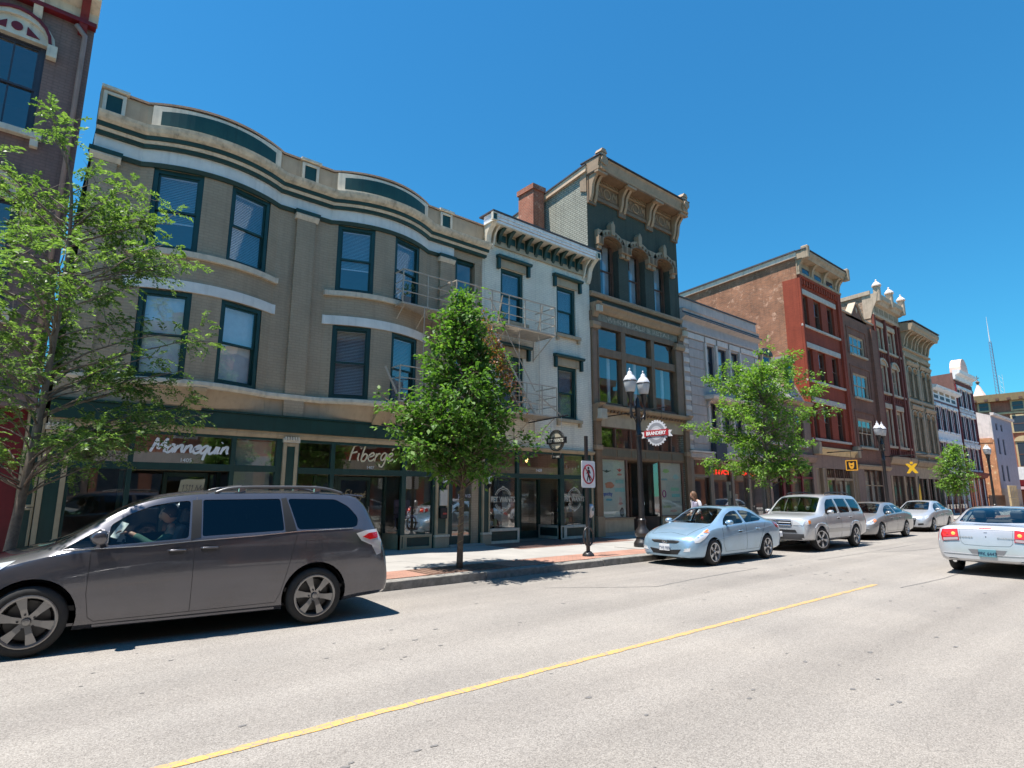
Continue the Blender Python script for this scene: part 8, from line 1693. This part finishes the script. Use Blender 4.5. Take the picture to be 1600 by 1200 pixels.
def hand(root, wrist, d, up, s, mat, curl=.5, name='hand'):
    """palm and five fingers, thumb from the side of the palm near its base"""
    d = Vector(d).normalized(); up = (Vector(up) - d * Vector(up).dot(d)).normalized(); sd = d.cross(up); W = Vector(wrist); P = lambda a, b, c: tuple(W + (d * a + sd * b + up * c) * s); ch = []
    root_p = P(.0, 0, 0); k = P(.045, 0, 0); ch.append([(root_p, .022 * s), (k, (.03 * s, .018 * s))])
    for j, (b, L) in enumerate(((-.030, .066), (-.010, .076), (.010, .071), (.029, .055))):
        c = -curl; ch.append([(k, .02 * s), (P(.085, b, 0), .0105 * s), (P(.085 + L * .45, b * 1.05, c * L * .25), .0095 * s), (P(.085 + L * (.75 - .2 * curl), b * 1.05, c * L * .75), .0088 * s), (P(.085 + L * (.95 - .55 * curl), b * 1.05, c * L * 1.05), .0075 * s)])
    ch.append([(k, .02 * s), (P(.035, -.042, -.008), .0115 * s), (P(.062, -.058, -.022), .0105 * s), (P(.088, -.056, -.035), .0085 * s)])
    return link(name, skin_mesh(name, ch, 2), mat, root)
# woman on the pavement behind the blue sedan
pw = empty('person', (18.2, 11.75, SW), R(-20), 'person with long brown hair in a white cardigan behind the light blue sedan', 'person')
hip = (0, 0, .93)
body = [[(hip, (.15, .12)), ((-.02, 0, 1.08), (.13, .1)), ((-.03, 0, 1.25), (.14, .11)), ((-.03, 0, 1.38), (.12, .09)), ((-.05, 0, 1.44), .062), ((-.07, 0, 1.5), .056)]]
for sg in (-1, 1):
    body.append([((-.03, 0, 1.38), (.12, .09)), ((-.02, sg * .16, 1.37), .055), ((.02, sg * .22, 1.12), .043), ((-.12, sg * .16, .93), .034), ((-.2, sg * .12, .93), .026)])
    body.append([(hip, (.15, .12)), ((0, sg * .09, .86), .09), ((-.02, sg * .1, .48), .06), ((.0, sg * .1, .09), .042), ((-.09, sg * .11, .035), .035)])
bo = link('body', skin_mesh('body', body), SKINM, pw)
def inflate(ch, r): return [[(p, tuple(x + r for x in q) if isinstance(q, tuple) else q + r) for p, q in c] for c in ch]
link('lavender_top', skin_mesh('lavender_top', inflate([body[0][:4]], .012)), LAV, bo)
card = [[((.012, 0, .96), (.155, .13)), ((.01, 0, 1.1), (.14, .12)), ((.0, 0, 1.25), (.15, .125)), ((-.005, 0, 1.385), (.135, .115))]] + [[((-.005, 0, 1.385), (.135, .115)), ((-.01, sg * .165, 1.38), .072), ((.02, sg * .225, 1.12), .056), ((-.1, sg * .17, .945), .045)] for sg in (-1, 1)]
link('cardigan', skin_mesh('cardigan', card), CARD, bo); link('trousers', skin_mesh('trousers', inflate([[(hip, (.15, .12)), ((0, sg * .09, .86), .09), ((-.02, sg * .1, .48), .06), ((.0, sg * .1, .12), .042)] for sg in (-1, 1)], .012)), JEAN, bo)
MB().prism([(-.155, 1.02), (-.12, 1.0), (-.13, 1.36), (-.15, 1.33)], -.045, .045, 'y').build('top_front', LAV, bo)
head(bo, Vector((-.10, 0, 1.565)), 1.06, R(-25), R(-14), HAIRB, SKINM)
for sg in (-1, 1): hand(bo, (-.2, sg * .12, .93), (-1, -sg * .3, -.2), (0, 0, 1), 1.0, SKINM, .5)
# driver of the minivan
GRS = plain('green_sweater', (.03, .10, .075), .8)
pd = empty('person', (0, 0, 0), 0, 'driver in a green sweater holding a white paper behind the minivan side window', 'person')
hipd = (2.18, -.4, .80)
bd = [[(hipd, (.16, .13)), ((2.24, -.4, .95), (.15, .12)), ((2.29, -.4, 1.1), (.16, .12)), ((2.29, -.4, 1.21), (.13, .1)), ((2.28, -.4, 1.27), .055), ((2.26, -.4, 1.33), .05)],
      [((2.29, -.4, 1.21), (.13, .1)), ((2.27, -.57, 1.17), .06), ((2.08, -.58, 1.05), .048), ((1.86, -.50, 1.2), .035), ((1.81, -.49, 1.23), .028)], [((2.29, -.4, 1.21), (.13, .1)), ((2.27, -.23, 1.17), .06), ((2.1, -.2, .98), .048), ((1.88, -.3, 1.03), .034)],
      [(hipd, (.16, .13)), ((1.75, -.5, .84), .085), ((1.58, -.5, .52), .06)], [(hipd, (.16, .13)), ((1.75, -.3, .84), .085), ((1.58, -.3, .52), .06)]]
bdo = link('body', skin_mesh('body', bd), SKINM, pd); link('sweater', skin_mesh('sweater', inflate([bd[0][:4], bd[1][:4], bd[2][:3]], .012)), GRS, bdo); link('trousers', skin_mesh('trousers', inflate([bd[3], bd[4]], .012)), JEAN, bdo)
head(bdo, Vector((2.23, -.4, 1.44)), 1.0, 0, R(-4), paint('dark_hair', (.05, .03, .02), .5, .3, 30, .4, streak=False, obj=True), SKINM, False); hand(bdo, (1.81, -.49, 1.23), (-1, .05, .25), (.2, 0, 1), .95, SKINM, .75)
pp = MB().obox((1.715, -.50, 1.26), .045, .003, .11, Matrix.Rotation(R(18), 3, 'Y') @ Matrix.Rotation(R(-30), 3, 'Z') @ Matrix.Rotation(R(-25), 3, 'X')).add([(1.70, -.503, 1.12), (1.79, -.503, 1.12), (1.76, -.503, 1.24), (1.72, -.50, 1.24)], [(0, 1, 2, 3)]).build('paper_sheet', plain('paper_white', (.75, .78, .75), .7)); tag(pp, 'folded white paper held up by the driver of the minivan', 'paper')
for o_ in (pd, pp): o_.matrix_world = van.root.matrix_basis.copy() if False else Matrix.Translation(van.root.location) @ Matrix.Rotation(VTH, 4, 'Z') @ Matrix.Scale(1.02, 4)
